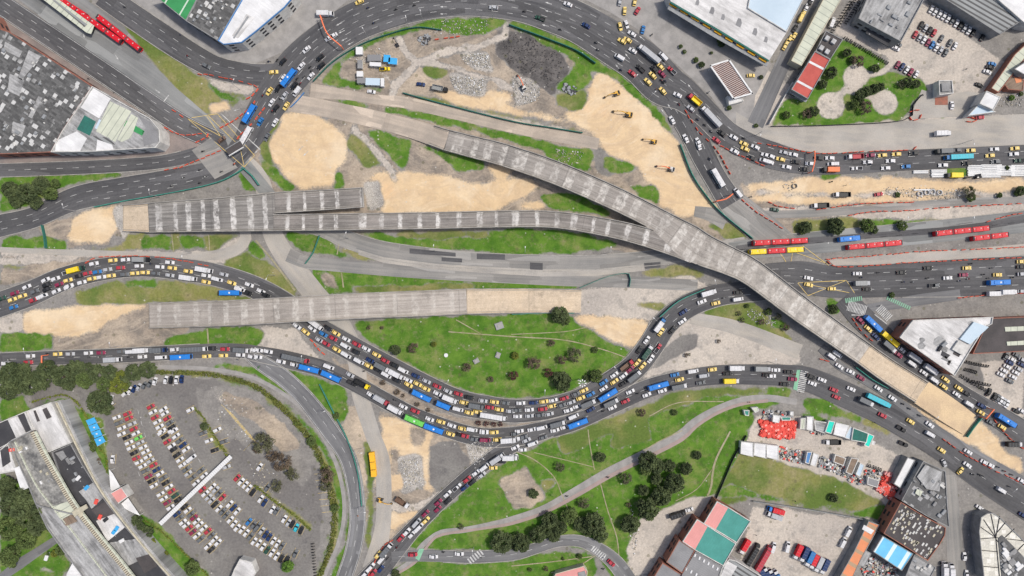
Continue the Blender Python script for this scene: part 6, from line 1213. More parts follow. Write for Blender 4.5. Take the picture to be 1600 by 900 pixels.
tile(0, 0, "1288,410,cg 1170,348,mk 775,40,mk 405,14,ARR,-33 625,168,ARR,-35 752,212,ARR,-38 1562,712,bB 1385,870,ct,35")
tile(400, 0, "645,10,ty 435,88,kww 455,236,cw 482,224,cw 315,308,cw 165,385,ck 110,450,ty 282,412,cw 207,487,bB 168,490,cw 398,360,ck 405,410,ck 342,475,cw 82,570,ty 135,552,ck 237,535,ck 255,572,vw 178,597,cl 97,640,cw 122,677,ck 187,662,ty 25,760,cb 118,765,cw 68,855,cg -60,850,bw 1485,45,cl 697,48,mk 872,58,mk 988,32,mk 733,143,mk 130,375,mk 78,382,mk 335,420,mk 255,492,mk 298,480,mk 275,522,mr 40,597,mk 150,612,mk 100,692,mk 345,440,mk 720,571,cw,-8 1150,555,dks,-12 805,430,pY,5 1030,525,cn,-5")
tile(800, 0, "350,25,cw 175,113,pe 463,158,cn 705,65,ty,85 768,10,ty,80 675,8,cl,80 785,65,cr,60 677,165,ty,-75 717,150,cw,-70 750,210,cw 820,183,cb,75 687,255,ty 723,248,ty 755,315,cw 855,340,Kwl 672,358,vw 945,352,vw 928,415,ty 890,432,ck 938,460,cm 1000,440,prw 803,428,pk 752,457,cr 880,470,ty 850,510,ty 943,567,ty 1035,592,cw 1140,625,drY 1240,730,Kwl 1118,678,cl 1002,750,cw 1087,865,cw 1165,885,cw 1278,875,cr 1312,832,ck 1387,857,cw 1450,862,mk 1450,897,ty 1495,470,ty,0 300,183,mk 75,70,mk 525,265,mk 537,310,mk 680,435,mk 1160,745,mk 1205,780,mk 1245,820,mk 1045,650,mr 1232,575,mk,50 875,215,mk,50 1145,600,mk 945,515,mk 958,505,mk 935,500,mg 905,400,mk")
tile(1200, 0, "208,108,vy,65 228,76,ty,65 243,45,cw,65 265,15,ck,65 280,-5,cw,65 172,175,ck,60 165,225,ty,60 140,240,ty,60 120,265,ty,60 108,288,ty,60 402,140,vw,70 @in_the_factory_row 1025,55,cw 1050,70,cw 1078,84,cw 1104,97,cw 1130,112,cw 1157,125,cg 1183,142,cw 1208,157,ck 1233,172,cl 1260,188,cw 1286,203,ck 1345,230,ck @in_the_upper_yard_block 963,155,ck 989,172,cl 1015,188,ck 1042,203,cr @in_the_lower_yard_block 925,213,cr 952,230,cl 980,245,cw 1005,262,cm 1031,278,cb 1057,293,cw 1085,310,cl 1115,326,cg 1088,238,cg 1142,265,cg 1173,285,cw @beside_the_walled_garden 803,300,cw,-28 815,272,cg,-28 815,402,cm,60 843,415,cn,60 872,433,cw,60 897,448,cm,60 930,462,cw,60 @at_the_yard's_right_side 1406,398,cb,-15 1392,420,ck,-18 1375,448,cw,-20 1325,530,ck,-25 @ 1153,657,cw,88 1090,835,kww,2 1330,733,cr,5")
tile(1200, 225, "15,75,cw 10,112,cw 100,52,cl 160,65,cw 80,95,ty 175,112,ck 263,122,cw 118,143,cw 225,158,ck 318,88,ck 388,87,cw 405,125,vw 385,162,kko 540,80,dwr 643,70,cm 717,70,ty 805,63,ty 625,112,cw 640,128,mk 557,152,pw 768,105,cw 738,150,cw 865,140,cb 915,57,ck 1090,47,kkg 1183,83,Kbc 1097,132,cw 1183,38,cg 1246,120,ck 1270,40,ty 1418,32,cw 1390,72,ty 1425,110,cg 1545,27,ty 1540,62,cw 1575,103,pe 460,317,dwk,180 325,385,dwk,182 1155,197,kkY,180 45,410,te,-10 500,593,bB 655,632,ARR 1200,545,ARR 1375,580,aRR 70,612,ARR,3 45,668,AYYR,3 255,838,cw 560,810,cw 835,803,ck 1003,775,ck 1245,775,ty 1225,818,cm 1125,837,cw 1437,818,ty 1040,883,pg 1435,865,bB 585,870,kls 1585,735,ty 1585,767,ck 1590,812,cl 255,880,ty 692,803,mk 585,835,mk 850,862,mk 908,862,mk 1270,748,mk 1400,775,mk 1348,815,mk 1198,855,mw 1255,843,mw 1000,838,mk 1530,835,mk 1380,838,mk 400,235,mk,20 695,313,cr,10")
tile(800, 225, "1168,10,cw 1235,92,mk 1285,215,bw 1412,305,vw 1495,330,mk 1392,45,cw 1458,30,ty 1522,18,cw 1497,88,ck 1580,105,vw 1585,68,cw")
tile(0, 225, "703,727,ty 782,723,cw 888,723,kks 585,748,cw 420,803,pw 480,785,keY 670,785,cl 752,773,cr 868,762,cw 997,768,cw 1060,740,cw 1075,775,ty 1175,795,ty 1280,787,kww 1398,815,cl 1287,822,cw 1358,845,vw 1287,862,ty 1447,868,ty 1557,880,cw 1180,838,kww 1060,820,cl 970,808,cg 905,803,ty 840,808,ty 778,815,cg 693,823,ty 632,832,cw 607,800,cb 545,808,cr 492,823,ck 572,842,ty 423,852,ty 510,865,cw 345,842,cw 283,850,cw 368,877,cm 430,888,cw 290,880,ck 165,893,cw 1495,900,cw 1140,210,mk 1070,262,mk 1245,243,mk 1245,162,mk 1380,172,mk 1280,205,mk 1462,125,mo 1265,45,mk 940,748,mk")
tile(0, 450, "215,22,cg 290,8,ck 350,20,cw 425,-5,cw 90,32,cm 138,50,ty 75,73,ty 10,65,ce 265,52,vw 207,75,cr 83,120,cb 1500,8,vw 1548,30,ck 1440,30,bB 188,425,cw 35,472,cw 50,450,mk 175,465,cr 358,413,ty 437,412,cl 550,407,cw 630,405,cm 755,397,cg 822,398,vw 893,390,kww 995,388,kng 1090,385,cw 1215,383,Kwg 1325,378,ck 1405,382,cr 1515,388,kwg 1595,390,cw 710,447,kwl 888,430,cw 1007,433,vw 1135,430,bB 1290,427,ty 1395,422,ty 1502,418,cw 1575,430,cw 293,410,mk 555,432,mk 615,432,mk 800,432,mk 825,432,mw 1485,447,mw "
     "@along_the_car_park's_top 780,660,cw,35 808,643,cw,65 834,630,cn,65 864,620,cl,65 898,610,cg,65 932,600,cg,65 965,583,cw,70 1033,575,cw,75 1065,575,ck,80 1100,575,cw,85 1132,570,cn,85 208,605,cw,75 682,730,cw,35 690,692,cw,70 @near_the_empty_bays 1187,762,cw,25 1275,870,ck,0 1355,887,cw,25 "
     "@in_the_car_park's_first_column 725,810,cw 738,845,cg 757,877,cw @in_the_car_park's_second_column 793,787,cr 803,815,cr 822,850,cl 832,882,cr @in_the_car_park's_third_column 940,743,cr 952,777,cw 965,810,cr 980,838,cw 995,868,cw 1010,893,cw @in_the_car_park's_fourth_column 1017,760,cw 1027,785,cw 1043,815,cr 1058,843,cg 1070,872,ck 1085,893,cw")
tile(0, 675, "@ @in_the_car_park's_first_column 755,15,cw 790,35,ck 803,68,cw 815,100,cw 835,132,ck 848,165,cr 865,190,cw 888,215,cw 905,245,cg 925,280,cm 945,307,ck 958,337,cw 1000,390,cw 1020,418,cw 1043,443,cm 1063,473,cw @in_the_car_park's_second_column 845,10,cw 862,38,cG 873,68,cl 890,97,cw 905,125,cw 920,155,cw 938,182,cl 957,208,cr 975,238,cn 997,262,cw 1017,290,cg 1033,320,ck 1053,345,cw 1070,372,cr 1093,398,ce 1110,425,ck @in_the_car_park's_third_column 1005,5,cw 1028,28,ck 1042,62,cr 1070,88,cw 1083,110,ck 1103,145,ck 1122,175,cw 1137,207,cw 1160,235,cg 1173,262,cl 1200,288,cg 1222,320,cw @in_the_car_park's_fourth_column 1070,-8,cw 1097,27,cw 1120,55,cg 1140,83,cn 1160,110,cw 1195,165,vw 1160,195,cw 1253,243,cg 1273,273,cw "
     "@left_below_the_striped_canopy 1103,515,cn 1120,540,cg 1140,565,cw 1160,583,cw 1180,603,cr 1203,628,cm 1227,650,cw 1250,672,cg @second_line_below_the_canopy 1150,470,ck 1170,490,cw 1190,517,cg 1210,537,cm 1225,560,cw 1245,580,cw 1270,603,cw 1297,622,cr 1318,650,cg 1337,673,cw 1360,693,cw @at_the_lower_block's_foot 1297,715,cw 1318,738,ck @in_the_middle_line_right 1262,362,cr 1280,387,cw 1300,410,cl 1320,430,cl 1340,455,ck 1365,480,cw 1388,500,cg 1408,523,cg 1437,550,cw 1460,575,cw 1480,600,cw 1510,613,cw 1537,633,cw 1563,655,cg 1585,685,cw @in_the_upper_line_right 1325,343,cw 1345,362,cl 1365,385,cg 1388,410,cr 1433,452,cw 1457,475,cn 1480,497,cw 1553,563,cb 1583,583,cg 1600,603,cg @beside_the_kerb_hedge 1480,288,cr 1505,312,cw 1530,332,cw 1553,353,cw 1577,378,ck @on_the_empty_car_park 1265,8,cg,20 1303,55,cw,20 1397,62,cg,20 1340,115,ck,20 1413,220,cl,20 @by_the_entrance_canopy 700,172,cw,88 783,372,cw,-55")
tile(400, 675, "@ @along_the_yellow_hedge 28,420,cw 50,443,cn 100,487,cw 125,495,cg 175,545,cw 200,570,cl 225,577,ck 250,600,cc 280,615,ck @in_the_last_upper_line 12,590,cg 34,620,cl 58,642,cn 80,660,cn 107,682,cw 133,700,cw 158,717,cg @in_the_last_lower_line 15,697,cw 42,720,cw 68,740,ce 98,757,cw 127,778,cw 155,793,ck 190,800,ck 243,763,cg @on_the_empty_car_park 68,350,cg 20,220,cw "
     "@ 1508,165,kwl 1535,187,ck 1590,160,kww 1483,225,ty 1428,220,vw 1375,255,cw 1412,270,cl 1320,297,cr 1352,315,ck 1255,347,pw 1305,348,cn 1197,388,cw 1200,430,ck 1140,440,cm 1137,482,cm 1060,510,cm 1062,553,ty 1003,567,vl 1018,597,vw 943,625,cw 973,642,cw 905,663,cr 815,735,kwg 763,768,ty 787,792,vw 720,843,cw 780,857,cn 683,885,cw 733,883,cr 980,767,cr 1110,780,cw 1270,762,cw 1170,752,mk 1215,13,ty 1303,25,cr 1273,18,ck 1357,45,cg 1432,50,vm 1510,48,ty 1580,50,kww 1425,3,cw 1488,3,ty 915,440,dwt,-32 820,795,mk 880,722,mk")
tile(400, 450, "30,20,cw 60,45,ck 255,238,cw 350,255,cw 310,275,ty 378,228,kww 447,252,ck 500,283,ty 420,288,cb 482,315,cr 563,320,cw 395,325,cl 437,348,cr 560,362,vw 628,352,cr 688,380,cw 503,385,ty 563,418,vw 625,400,ck 753,418,ty 643,457,vw 713,453,cn 807,455,cr 705,488,ty 790,495,kwg 865,483,ck 762,512,ck 920,515,vw 815,543,vw 878,540,kww 880,578,ck 950,575,cw 998,550,cn 1065,583,cl 953,605,ty 1010,600,ty 1132,615,cr 1062,630,ty 1198,645,cl 1035,672,bB 1135,660,cw 1265,662,cr 1333,685,ck 1215,695,kww 1170,732,SB 1300,717,ty 1380,738,kgg 1262,757,vw 1332,780,ty 1385,775,ty 1418,705,cl 1490,713,ty 1555,718,cg 1460,747,cr 1520,760,ty 1485,802,Kww 1590,770,cl "
     "15,388,cw 75,397,cw 10,430,cw 250,440,Krg 155,460,cw 240,480,cw 335,503,bB 455,492,vw 470,550,bB 587,543,cl 600,595,pkk 665,600,dYk 718,668,cw 785,700,krl 872,760,kww 920,742,cw 995,770,cr 990,827,bG 1085,820,cw 1155,837,ty 1110,877,bB 1223,860,cw 1290,880,ty 1350,885,vw 1425,897,cw 15,495,mG 780,440,mk 545,340,mk 675,520,mk 865,700,mk")
tile(800, 450, "55,720,cw 135,718,cn 200,710,ty 258,702,cw 328,690,cr 398,663,cg 450,640,ty 430,688,ty 492,665,cb 30,765,cg 108,762,cw 193,757,cr 250,738,ty 310,733,cg 370,715,cl 352,765,cw 408,740,cw 35,803,cw 108,800,cl 173,795,cg 233,788,cl 478,720,kwg 597,668,bB 573,628,cw 573,590,cb 640,585,ty 695,597,ck 640,543,cw 697,548,cw 740,508,cm 718,483,drt 783,467,ty 817,487,ty 765,550,kwg 868,443,cw 845,400,kwe 797,385,ck 912,378,prw 842,325,cw 932,275,ty 923,230,kbw 1003,262,ck 1065,208,cw 1072,150,cn 1188,85,cw 1275,95,ty 1230,30,kww 1413,70,vw 1413,28,ck 1325,62,mk 775,500,mk 385,690,mk 275,735,mk "
     "620,715,kwg 740,648,cw 843,668,cw 710,708,cr 628,748,cw 493,760,cn 570,770,mk 385,803,vw 410,845,bB 287,848,kwg 328,870,cw 187,873,vw 125,885,cw 45,895,cw 268,890,cw 912,610,bB 940,643,cw 1018,543,cb 1048,573,ty 1045,615,kwg 1132,520,vw 1200,548,vl 1253,510,ty 1180,592,cg 1348,535,ck 1405,500,kww 1370,580,kwY 1565,505,kls 1595,545,ck 785,660,mk")
tile(1200, 450, "50,513,cw 130,525,ck 22,550,cw 155,570,cm 105,602,ck 170,540,mr 270,555,ck 278,597,cw 340,575,cw 413,637,cr 428,682,cr 522,632,cw 610,710,kwg 688,703,Kcc 717,797,cr 893,835,ty 835,880,pk 1013,855,cw 448,490,cw 517,523,cw 582,563,cm 692,630,cw 780,690,cw 580,203,cm 650,222,bB 628,255,ty 675,305,cn 755,318,bY 755,368,kwg 835,385,cw 818,418,cm 915,437,kwl 900,475,vw 1015,510,kww 975,530,cw 1040,578,vw 1112,573,ty 1100,617,ty 1195,627,ty 1180,665,cw 1240,658,ck 1258,727,vw 1338,737,cn 1332,778,ty 1393,840,cg 1480,825,bB 1465,870,ty 620,8,ck,0 400,5,ty,0 1415,35,kww,2 1500,25,kww,2 1590,20,cl,0 845,725,mk 885,755,mk 948,797,mk 400,430,vw,-35 435,415,vw,-35 "
     "@in_the_right-edge_lot 1492,425,cg,60 1530,447,cw 1558,420,cg 1515,468,cn 1500,493,cw 1480,518,cw 1460,542,cw 1572,508,cl 1553,530,cw 1535,557,cw 1515,582,cg 1590,480,cn 1597,450,cl @along_the_right_lot's_kerb 1385,652,ck,60 1420,680,ck,60 1460,703,cw,60 1497,725,cw,60 1557,770,ck 1592,770,cw 1440,690,cg,60 1478,713,cl,60")
tile(1200, 675, "@ 1015,15,vw 1087,115,ty 1253,125,cw 1103,195,cl,-62 1205,243,ty,45 1248,207,cw 1355,190,cw 1390,207,cw 1587,305,cw 1460,365,vw 1327,475,cw,-35 1535,75,kwk 1232,780,cw,92 1245,890,cw,90 1595,520,cn 850,75,pk,-25 400,62,dwk,180 45,487,kBR,165 35,520,kwl,160 502,622,vw,62 470,690,vw,62 122,718,vw,75 33,722,vw,70 "
     "182,748,kwR,245 222,762,kwn,245 255,790,kwb,245 282,808,kwR,245 312,825,kwl,245 348,838,kwn,245 -40,875,kwn,115 -8,888,kwn,115 25,900,kwn,115 60,905,kwb,115 1100,862,kww,90 1140,870,kww,90 1440,220,mk 1480,245,mk 1525,268,mk 1280,265,mw 1325,268,mk 1340,275,mk 1510,342,mk")
tile(800, 675, "20,12,cg 70,32,cg 195,35,cg 130,72,vw 90,52,cl 65,112,cw 20,97,cw 10,150,cw 45,38,cw 20,55,cl 620,820,cr 1110,487,cw,15 1035,515,kkk,18 1450,715,kwR,240 1500,768,Kkk,60 1570,785,Krr,60 600,283,mk 343,402,mk 570,858,mg")
# motorcycles standing in rows
def row(n, a, b, ang, zone, cols='kkkkngr'):
    for i in range(n):
        t = i/(n-1) if n > 1 else 0; x = a[0]+(b[0]-a[0])*t+rt.uniform(-.4, .4); y = a[1]+(b[1]-a[1])*t+rt.uniform(-.4, .4)
        c = rt.choice(cols); put(x, y, 'm'+c, ang+rt.uniform(-8, 8), 'park'); o = VEH[-1][0]; ITEMS.pop()
        o['group'] = 'motorcycles '+zone; o['label'] = '%s motorcycle standing close in a row %s' % (COL[c][0], zone)
row(24, (1321,58), (1388,98), 62, 'along the garden edge', 'k'); row(12, (1300,50), (1330,2), -20, 'left of the office block', 'k'); row(11, (1311,40), (1337,-2), -20, 'left of the office block', 'k'); row(12, (1322,36), (1347,-3), -20, 'left of the office block', 'k')
row(10, (1511,566), (1545,573), 50, 'by the white wedge building', 'k'); row(8, (1509,577), (1527,582), 60, 'by the white wedge building', 'k'); row(12, (1503,588), (1545,612), 60, 'by the white wedge building', 'k'); row(9, (1515,595), (1548,602), 50, 'by the white wedge building', 'k')
row(6, (1357,728), (1378,735), 70, 'left of the red heap', 'k'); row(12, (488,850), (492,900), 5, 'at the bottom of the car park', 'k'); row(7, (1530,790+60), (1400,872), 0, 'x', 'k') if 0 else None
# ---------------------------------------------------------------- barriers, fences, lamps, machines, people
mb = MB(); mb.add([(-1.0,-.24,0),(1.0,-.24,0),(1.0,.24,0),(-1.0,.24,0),(-1.0,-.1,.85),(1.0,-.1,.85),(1.0,.1,.85),(-1.0,.1,.85),(-1.0,-.2,.3),(1.0,-.2,.3),(1.0,.2,.3),(-1.0,.2,.3)],
  [(3,2,1,0),(0,1,9,8),(8,9,5,4),(4,5,6,7),(7,6,10,11),(11,10,2,3),(0,8,11,3),(8,4,7,11),(1,2,10,9),(9,10,6,5)])
BAR = bpy.data.meshes.new('plastic_barrier'); BAR.from_pydata(mb.v, [], mb.f); BAR.materials.append(MAT['barrier_orange'])
RUNS = [('beside the left busway lane', [(270,172),(292,187)], 1), ('round the concrete wedge at upper left', [(310,116),(340,120),(400,135),(396,148),(386,155)], 1), ('at the corner of the market warehouse', [(258,200),(285,211),(318,209),(325,212),(305,225)], 1),
 ('between the lanes left of the blue bus', [(345,201),(372,185),(392,168),(402,155)], 1), ('between the lanes right of the blue bus', [(371,218),(385,202),(400,187),(415,166)], 1), ('on the small island at far left', [(258,266),(280,262),(297,256),(318,247),(345,236)], 1),
 ('above the left sand pit', [(52,354),(75,347),(100,335),(130,325)], 0), ('along the top of the left queue', [(135,411),(150,403),(200,400),(250,402),(290,408),(328,416)], 1), ('on the crossing below the flyover', [(485,530),(500,548),(512,556)], 1),
 ('between the two queues', [(520,568),(545,580),(570,600),(600,625)], 0), ('where the ring road splits', [(1070,172),(1080,190),(1095,210),(1112,226)], 1), ('round the pavement right of the split', [(1112,226),(1125,250),(1145,278),(1110,226)], 0),
 ('along the right of the slip road', [(1115,228),(1130,252),(1143,277)], 1), ('beside the upper queue', [(1125,228),(1155,243),(1200,262)], 1), ('at the slip road mouth', [(1158,312),(1180,330),(1200,343),(1225,360)], 1), ('above the ring traffic at right', [(1183,224),(1230,232),(1275,240),(1350,237),(1424,234),(1428,224)], 1),
 ('at the sand strip entrance', [(1200,315),(1215,322),(1245,327)], 1), ('along the lane below the sand strip', [(1275,328),(1330,320),(1380,317),(1428,316)], 1), ('above the tree strip', [(1325,337),(1360,331),(1420,329),(1480,324),(1600,318)], 1), ('along the upper edge of the bus lane', [(1540,347),(1570,338),(1600,332)], 1),
 ('round the median above the right avenue', [(1290,405),(1360,400),(1440,393),(1520,390),(1600,386)], 1), ('round the median next to the right avenue', [(1292,408),(1308,417),(1360,415),(1430,410),(1600,402)], 1), ('below the right avenue', [(1495,466),(1530,462),(1600,458)], 1), ('right of the flyover by the zebra crossings', [(1331,497),(1345,518),(1365,535)], 1),
 ('on the lower lane divider at right', [(1472,685),(1500,706),(1540,728),(1575,745),(1610,762)], 1), ('beside the sand at the right edge', [(1552,655),(1565,672),(1585,692),(1600,702)], 1), ('on the lower feeder road', [(575,900),(590,870),(600,852),(615,842)], 1), ('in the divide under the viaduct', [(1280,560),(1295,565)], 1),
 ('at the garden gate', [(1420,175),(1436,173),(1436,185),(1422,187),(1420,176)], 1), ('on the pale road by the gatehouse', [(1507,183),(1520,185),(1523,190),(1508,190)], 1), ('along the pale road at upper right', [(1200,222),(1225,223),(1300,224),(1420,222)], 0), ('on the site by the pipes', [(680,62),(722,57)], 1), ('at the mixed lane split', [(805,650),(790,675),(850,668),(880,656)], 0)]
nb = 0; BL = []
for zone, pts, ok in RUNS:
    if not ok: continue
    wp = wpath([(x, y, 2) for x, y in pts], 1.0) if len(pts) > 2 else wpath([(pts[0][0], pts[0][1], 2), ((pts[0][0]+pts[1][0])/2, (pts[0][1]+pts[1][1])/2, 2), (pts[1][0], pts[1][1], 2)], 1.0)
    u = 1.0
    while u < wp['u'][-1]-.5:
        x, y = np.interp(u, wp['u'], wp['x']), np.interp(u, wp['u'], wp['y']); a = math.atan2(np.interp(u, wp['u'], wp['ty']), np.interp(u, wp['u'], wp['tx']))
        u += 2.9 if rt.random() < .82 else 4.6; BL.append((x+rt.uniform(-.15, .15), y+rt.uniform(-.15, .15), a+rt.uniform(-.12, .12), zone))
keep = BL if len(BL) <= 300 else BL[:300]
for x, y, a, zone in keep:
    o = bpy.data.objects.new('plastic_barrier', BAR); C.objects.link(o); o.location = (x, y, .26); o.rotation_euler[2] = a
    meta(o, 'orange plastic barrier in the line '+zone, 'barrier', 'orange barriers '+zone)
if len(BL) > 300:
    q = MB()
    for x, y, a, zone in BL[300:]: q.box((x, y, .68), (2, .48, .85), a, 0, .14)
    o = q.build('plastic_barrier', 'barrier_orange'); meta(o, 'further orange plastic barriers along the right-hand roads', 'barriers', None, 'stuff')
def fence(label, pts, mat, h=1.8, w=.12):
    w = min(w, .3)*.6
    c = pts[len(pts)//2]; t = thing('site_fence', label, 'fence', p3(*c)); wp = wpath([(x, y, 1) for x, y in pts] if len(pts) > 2 else [(pts[0][0], pts[0][1], 1), ((pts[0][0]+pts[1][0])/2, (pts[0][1]+pts[1][1])/2, 1), (pts[1][0], pts[1][1], 1)], 2.5)
    v, f, uv = ribbon(wp, [-w, -w, w, w], [.1, h, h, .1]); f = f+[q[::-1] for q in []]; obj('mesh_panel', v, f, mat, t)
    for i in range(0, len(wp['x']), 3 if len(wp['x']) < 150 else 5):
        q = MB(); q.tube((wp['x'][i], wp['y'][i], 0), (wp['x'][i], wp['y'][i], h+.15), .07, 6); q.build('post', 'grey_metal', t)
fence('teal mesh fence along the outside of the upper left road', [(383,263),(370,272),(340,286),(280,300),(200,314),(150,324)], 'fence_green', 2, .45)
fence('teal mesh fence at the corner of the small lawn', [(380,262),(395,275),(406,290)], 'fence_green', 2, .4)
fence('green fence between the slip road and the sand', [(1062,226),(1080,272),(1100,303),(1125,332),(1175,373)], 'fence_green', 2, .22)
fence('green fence above the lower loop road by the slabs', [(1100,452),(1060,470),(1030,495)], 'fence_green', 2, .3)
fence('dark fence around the top of the building site', [(490,128),(520,98),(560,73),(600,57),(650,44),(690,48)], 'net_green', 1.6, .2)
fence('dark mesh fence between ring road and dark heap', [(795,40),(850,60),(900,80),(930,100)], 'net_green', 2, .45)
fence('thin green fence along the rubble bank', [(630,146),(700,165),(800,190),(860,200),(910,208)], 'net_green', 1.6, .3)
fence('purple net fence at the lane beside the old road', [(476,145),(465,158),(455,168)], 'tarp_blue', 1.2, .2)
fence('pale green fence across the old carriageway', [(905,450),(950,432),(982,428),(983,448)], 'fence_green', 1.8, .15)
fence('teal fence along the car park ring road', [(500,600),(520,640),(545,690),(560,740),(566,790)], 'fence_green', 1.5, .2)
fence('teal fence at the edge of the sand ramp', [(1335,573),(1360,592),(1385,606)], 'fence_green', 2, .4)
fence('green fence across the old grey road', [(500,368),(490,395),(478,412)], 'fence_green', 1.8, .15)
fence('teal net fence at the left edge of the sand pit', [(68,352),(72,370),(74,388)], 'net_green', 2, .9)
fence('dark wooden fence between the dry field and the grass slope', [(1165,680),(1145,715),(1130,750),(1118,778)], 'dark_metal', 1.8, .15)
fence('grey wall fence below the dry field', [(1175,782),(1250,793),(1320,805),(1372,815)], 'wall_grey', 1.8, .3)
fence('railing between the garden and the pale road', [(1203,198),(1300,196),(1412,188),(1425,165),(1440,148)], 'dark_metal', 1.5, .12)
fence('white wall along the left of the garden', [(1200,195),(1222,155),(1237,130)], 'wall_white', 2.2, .3)
fence('green fence beside the big lawn and sand', [(800,491),(850,489),(897,489)], 'fence_green', 1.8, .25)
fence('green fence across the sand ramp at lower right', [(1531,652),(1520,665),(1508,682)], 'fence_green', 2, .3)
# overhead gantries: orange beam over the lanes
def gantry(a, b, c, label):
    t = thing('height_gantry', label, 'gantry', p3(*a)); z = 5.2
    pts = [P(*q, z) for q in (a, c, b)]; s = spline([(p[0], p[1], 1) for p in pts], 2); q = MB()
    for i in range(len(s)-1): q.tube((s[i][0], s[i][1], z), (s[i+1][0], s[i+1][1], z), .32, 8)
    q.build('beam', 'gantry_orange', t)
    for p in (pts[0], pts[-1]): q = MB(); q.tube((p[0], p[1], 0), (p[0], p[1], z+.2), .22, 8); q.build('post', 'gantry_orange', t)
gantry((500,24), (533,72), (511,52), 'orange curved overhead beam across the top left of the ring road')
gantry((1273,236), (1269,268), (1273,252), 'orange overhead beam above the right-hand queue')
gantry((1145,303), (1120,314), (1134,311), 'orange overhead beam at the foot of the slip road')
gantry((1553,640), (1541,654), (1547,647), 'orange overhead beam above the lanes at the right edge')
gantry((65,556), (65,574), (65,565), 'orange overhead beam across the road at far left')
# lamp posts
def lamp(px, py, ang, i):
    g = G(px, py); t = thing('street_lamp', '-', 'street lamp', (g[0], g[1], 0), 'street lamps'); a = math.radians(ang)
    q = MB(); q.tube((g[0], g[1], 0), (g[0], g[1], 10), .13, 8, r2=.08); q.build('pole', 'steel', t)
    e = (g[0]+2.2*math.cos(a), g[1]+2.2*math.sin(a), 10.5); q = MB(); q.tube((g[0], g[1], 9.9), e, .06, 6); q.build('arm', 'steel', t)
    q = MB(); q.bbox((0, 0, 0), (.9, .35, .18), .05); cs, sn = math.cos(a), math.sin(a); v = [(e[0]+x*cs-y*sn, e[1]+x*sn+y*cs, e[2]+z) for x, y, z in q.v]; obj('lamp_head', v, q.f, 'white_metal', t)
    ITEMS.append((t, 'slender grey street lamp', 'at the kerb', px, py))
for i, (x, y, a) in enumerate(((662,36,100),(577,62,120),(770,30,90),(985,132,45),(1012,157,40),(375,140,60),(250,308,90),(120,330,100),(545,372,60),(680,392,80),(820,395,90),(950,395,90),(300,395,270),(430,430,250),(700,596,60),(850,612,90),(960,575,130),(1020,500,140),(1110,445,110),(1200,565,90),
        (1350,255,90),(1500,350,90),(1400,350,90),(565,700,0),(570,790,0),(510,640,30),(740,855,90),(480,560,80),(190,540,90),(60,549,90),(1180,212,240),(1500,225,270),(1440,650,40),(1560,760,50),(640,45,100))): lamp(x, y, a, i)
t = thing('flood_mast', 'mast with a ring of white floodlights on the central lawn', 'light mast', P(907, 594, 0))
q = MB(); g = G(905, 592); q.tube((*g, 0), (*g, 16), .22, 10, r2=.12); q.build('pole', 'steel', t)
for i in range(8):
    a = i*math.pi/4; q = MB(); q.tube((*g, 15.8), (g[0]+1.3*math.cos(a), g[1]+1.3*math.sin(a), 15.8), .07, 5); q.build('arm', 'steel', t); q = MB(); q.box((g[0]+1.5*math.cos(a), g[1]+1.5*math.sin(a), 15.8), (.8, .5, .3), a); q.build('floodlight', 'white_metal', t)
# white footbridge roof by the crossing
t = thing('footbridge', 'short dark footbridge deck with white edges above the junction', 'footbridge', p3(365, 230)); A, B = P(357, 238, 5), P(377, 226, 5); mid = Vector(A)*.5+Vector(B)*.5; d = Vector(B)-Vector(A); a = math.atan2(d[1], d[0])
q = MB(); q.box(mid, (d.length+1, 3.4, .4), a); q.build('deck', 'roof_dark_brown', t)
for s in (-1, 1): q = MB(); q.box((mid[0]-s*1.8*math.sin(a), mid[1]+s*1.8*math.cos(a), 5.3), (d.length+1, .35, .9), a); q.build('parapet', 'white_metal' if s < 0 else 'wall_grey', t)
for p in (A, B): q = MB(); q.tube((p[0], p[1], 0), (p[0], p[1], 4.9), .35, 10); q.build('pier', 'concrete', t)
# bus station at top left
t = thing('bus_station', 'long cream roofed bus station in the busway at top left', 'bus station', p3(105, 20))
surf(t, 'roof', [(50,-14),(74,-14),(147,40),(142,53),(135,51)], 4.2, 'roof_cream', -38, .3); surf(t, 'skylight', [(82,0),(86,0),(136,38),(132,42)], 4.4, 'roof_grey_ribbed', -38, .15)
surf(t, 'platform', [(52,-12),(74,-12),(146,40),(141,52),(135,50)], .9, 'concrete', -38, .6); surf(t, 'glass_wall', [(56,-9),(72,-9),(143,40),(140,48)], 4.0, 'glass_dark', -38, 3.0)
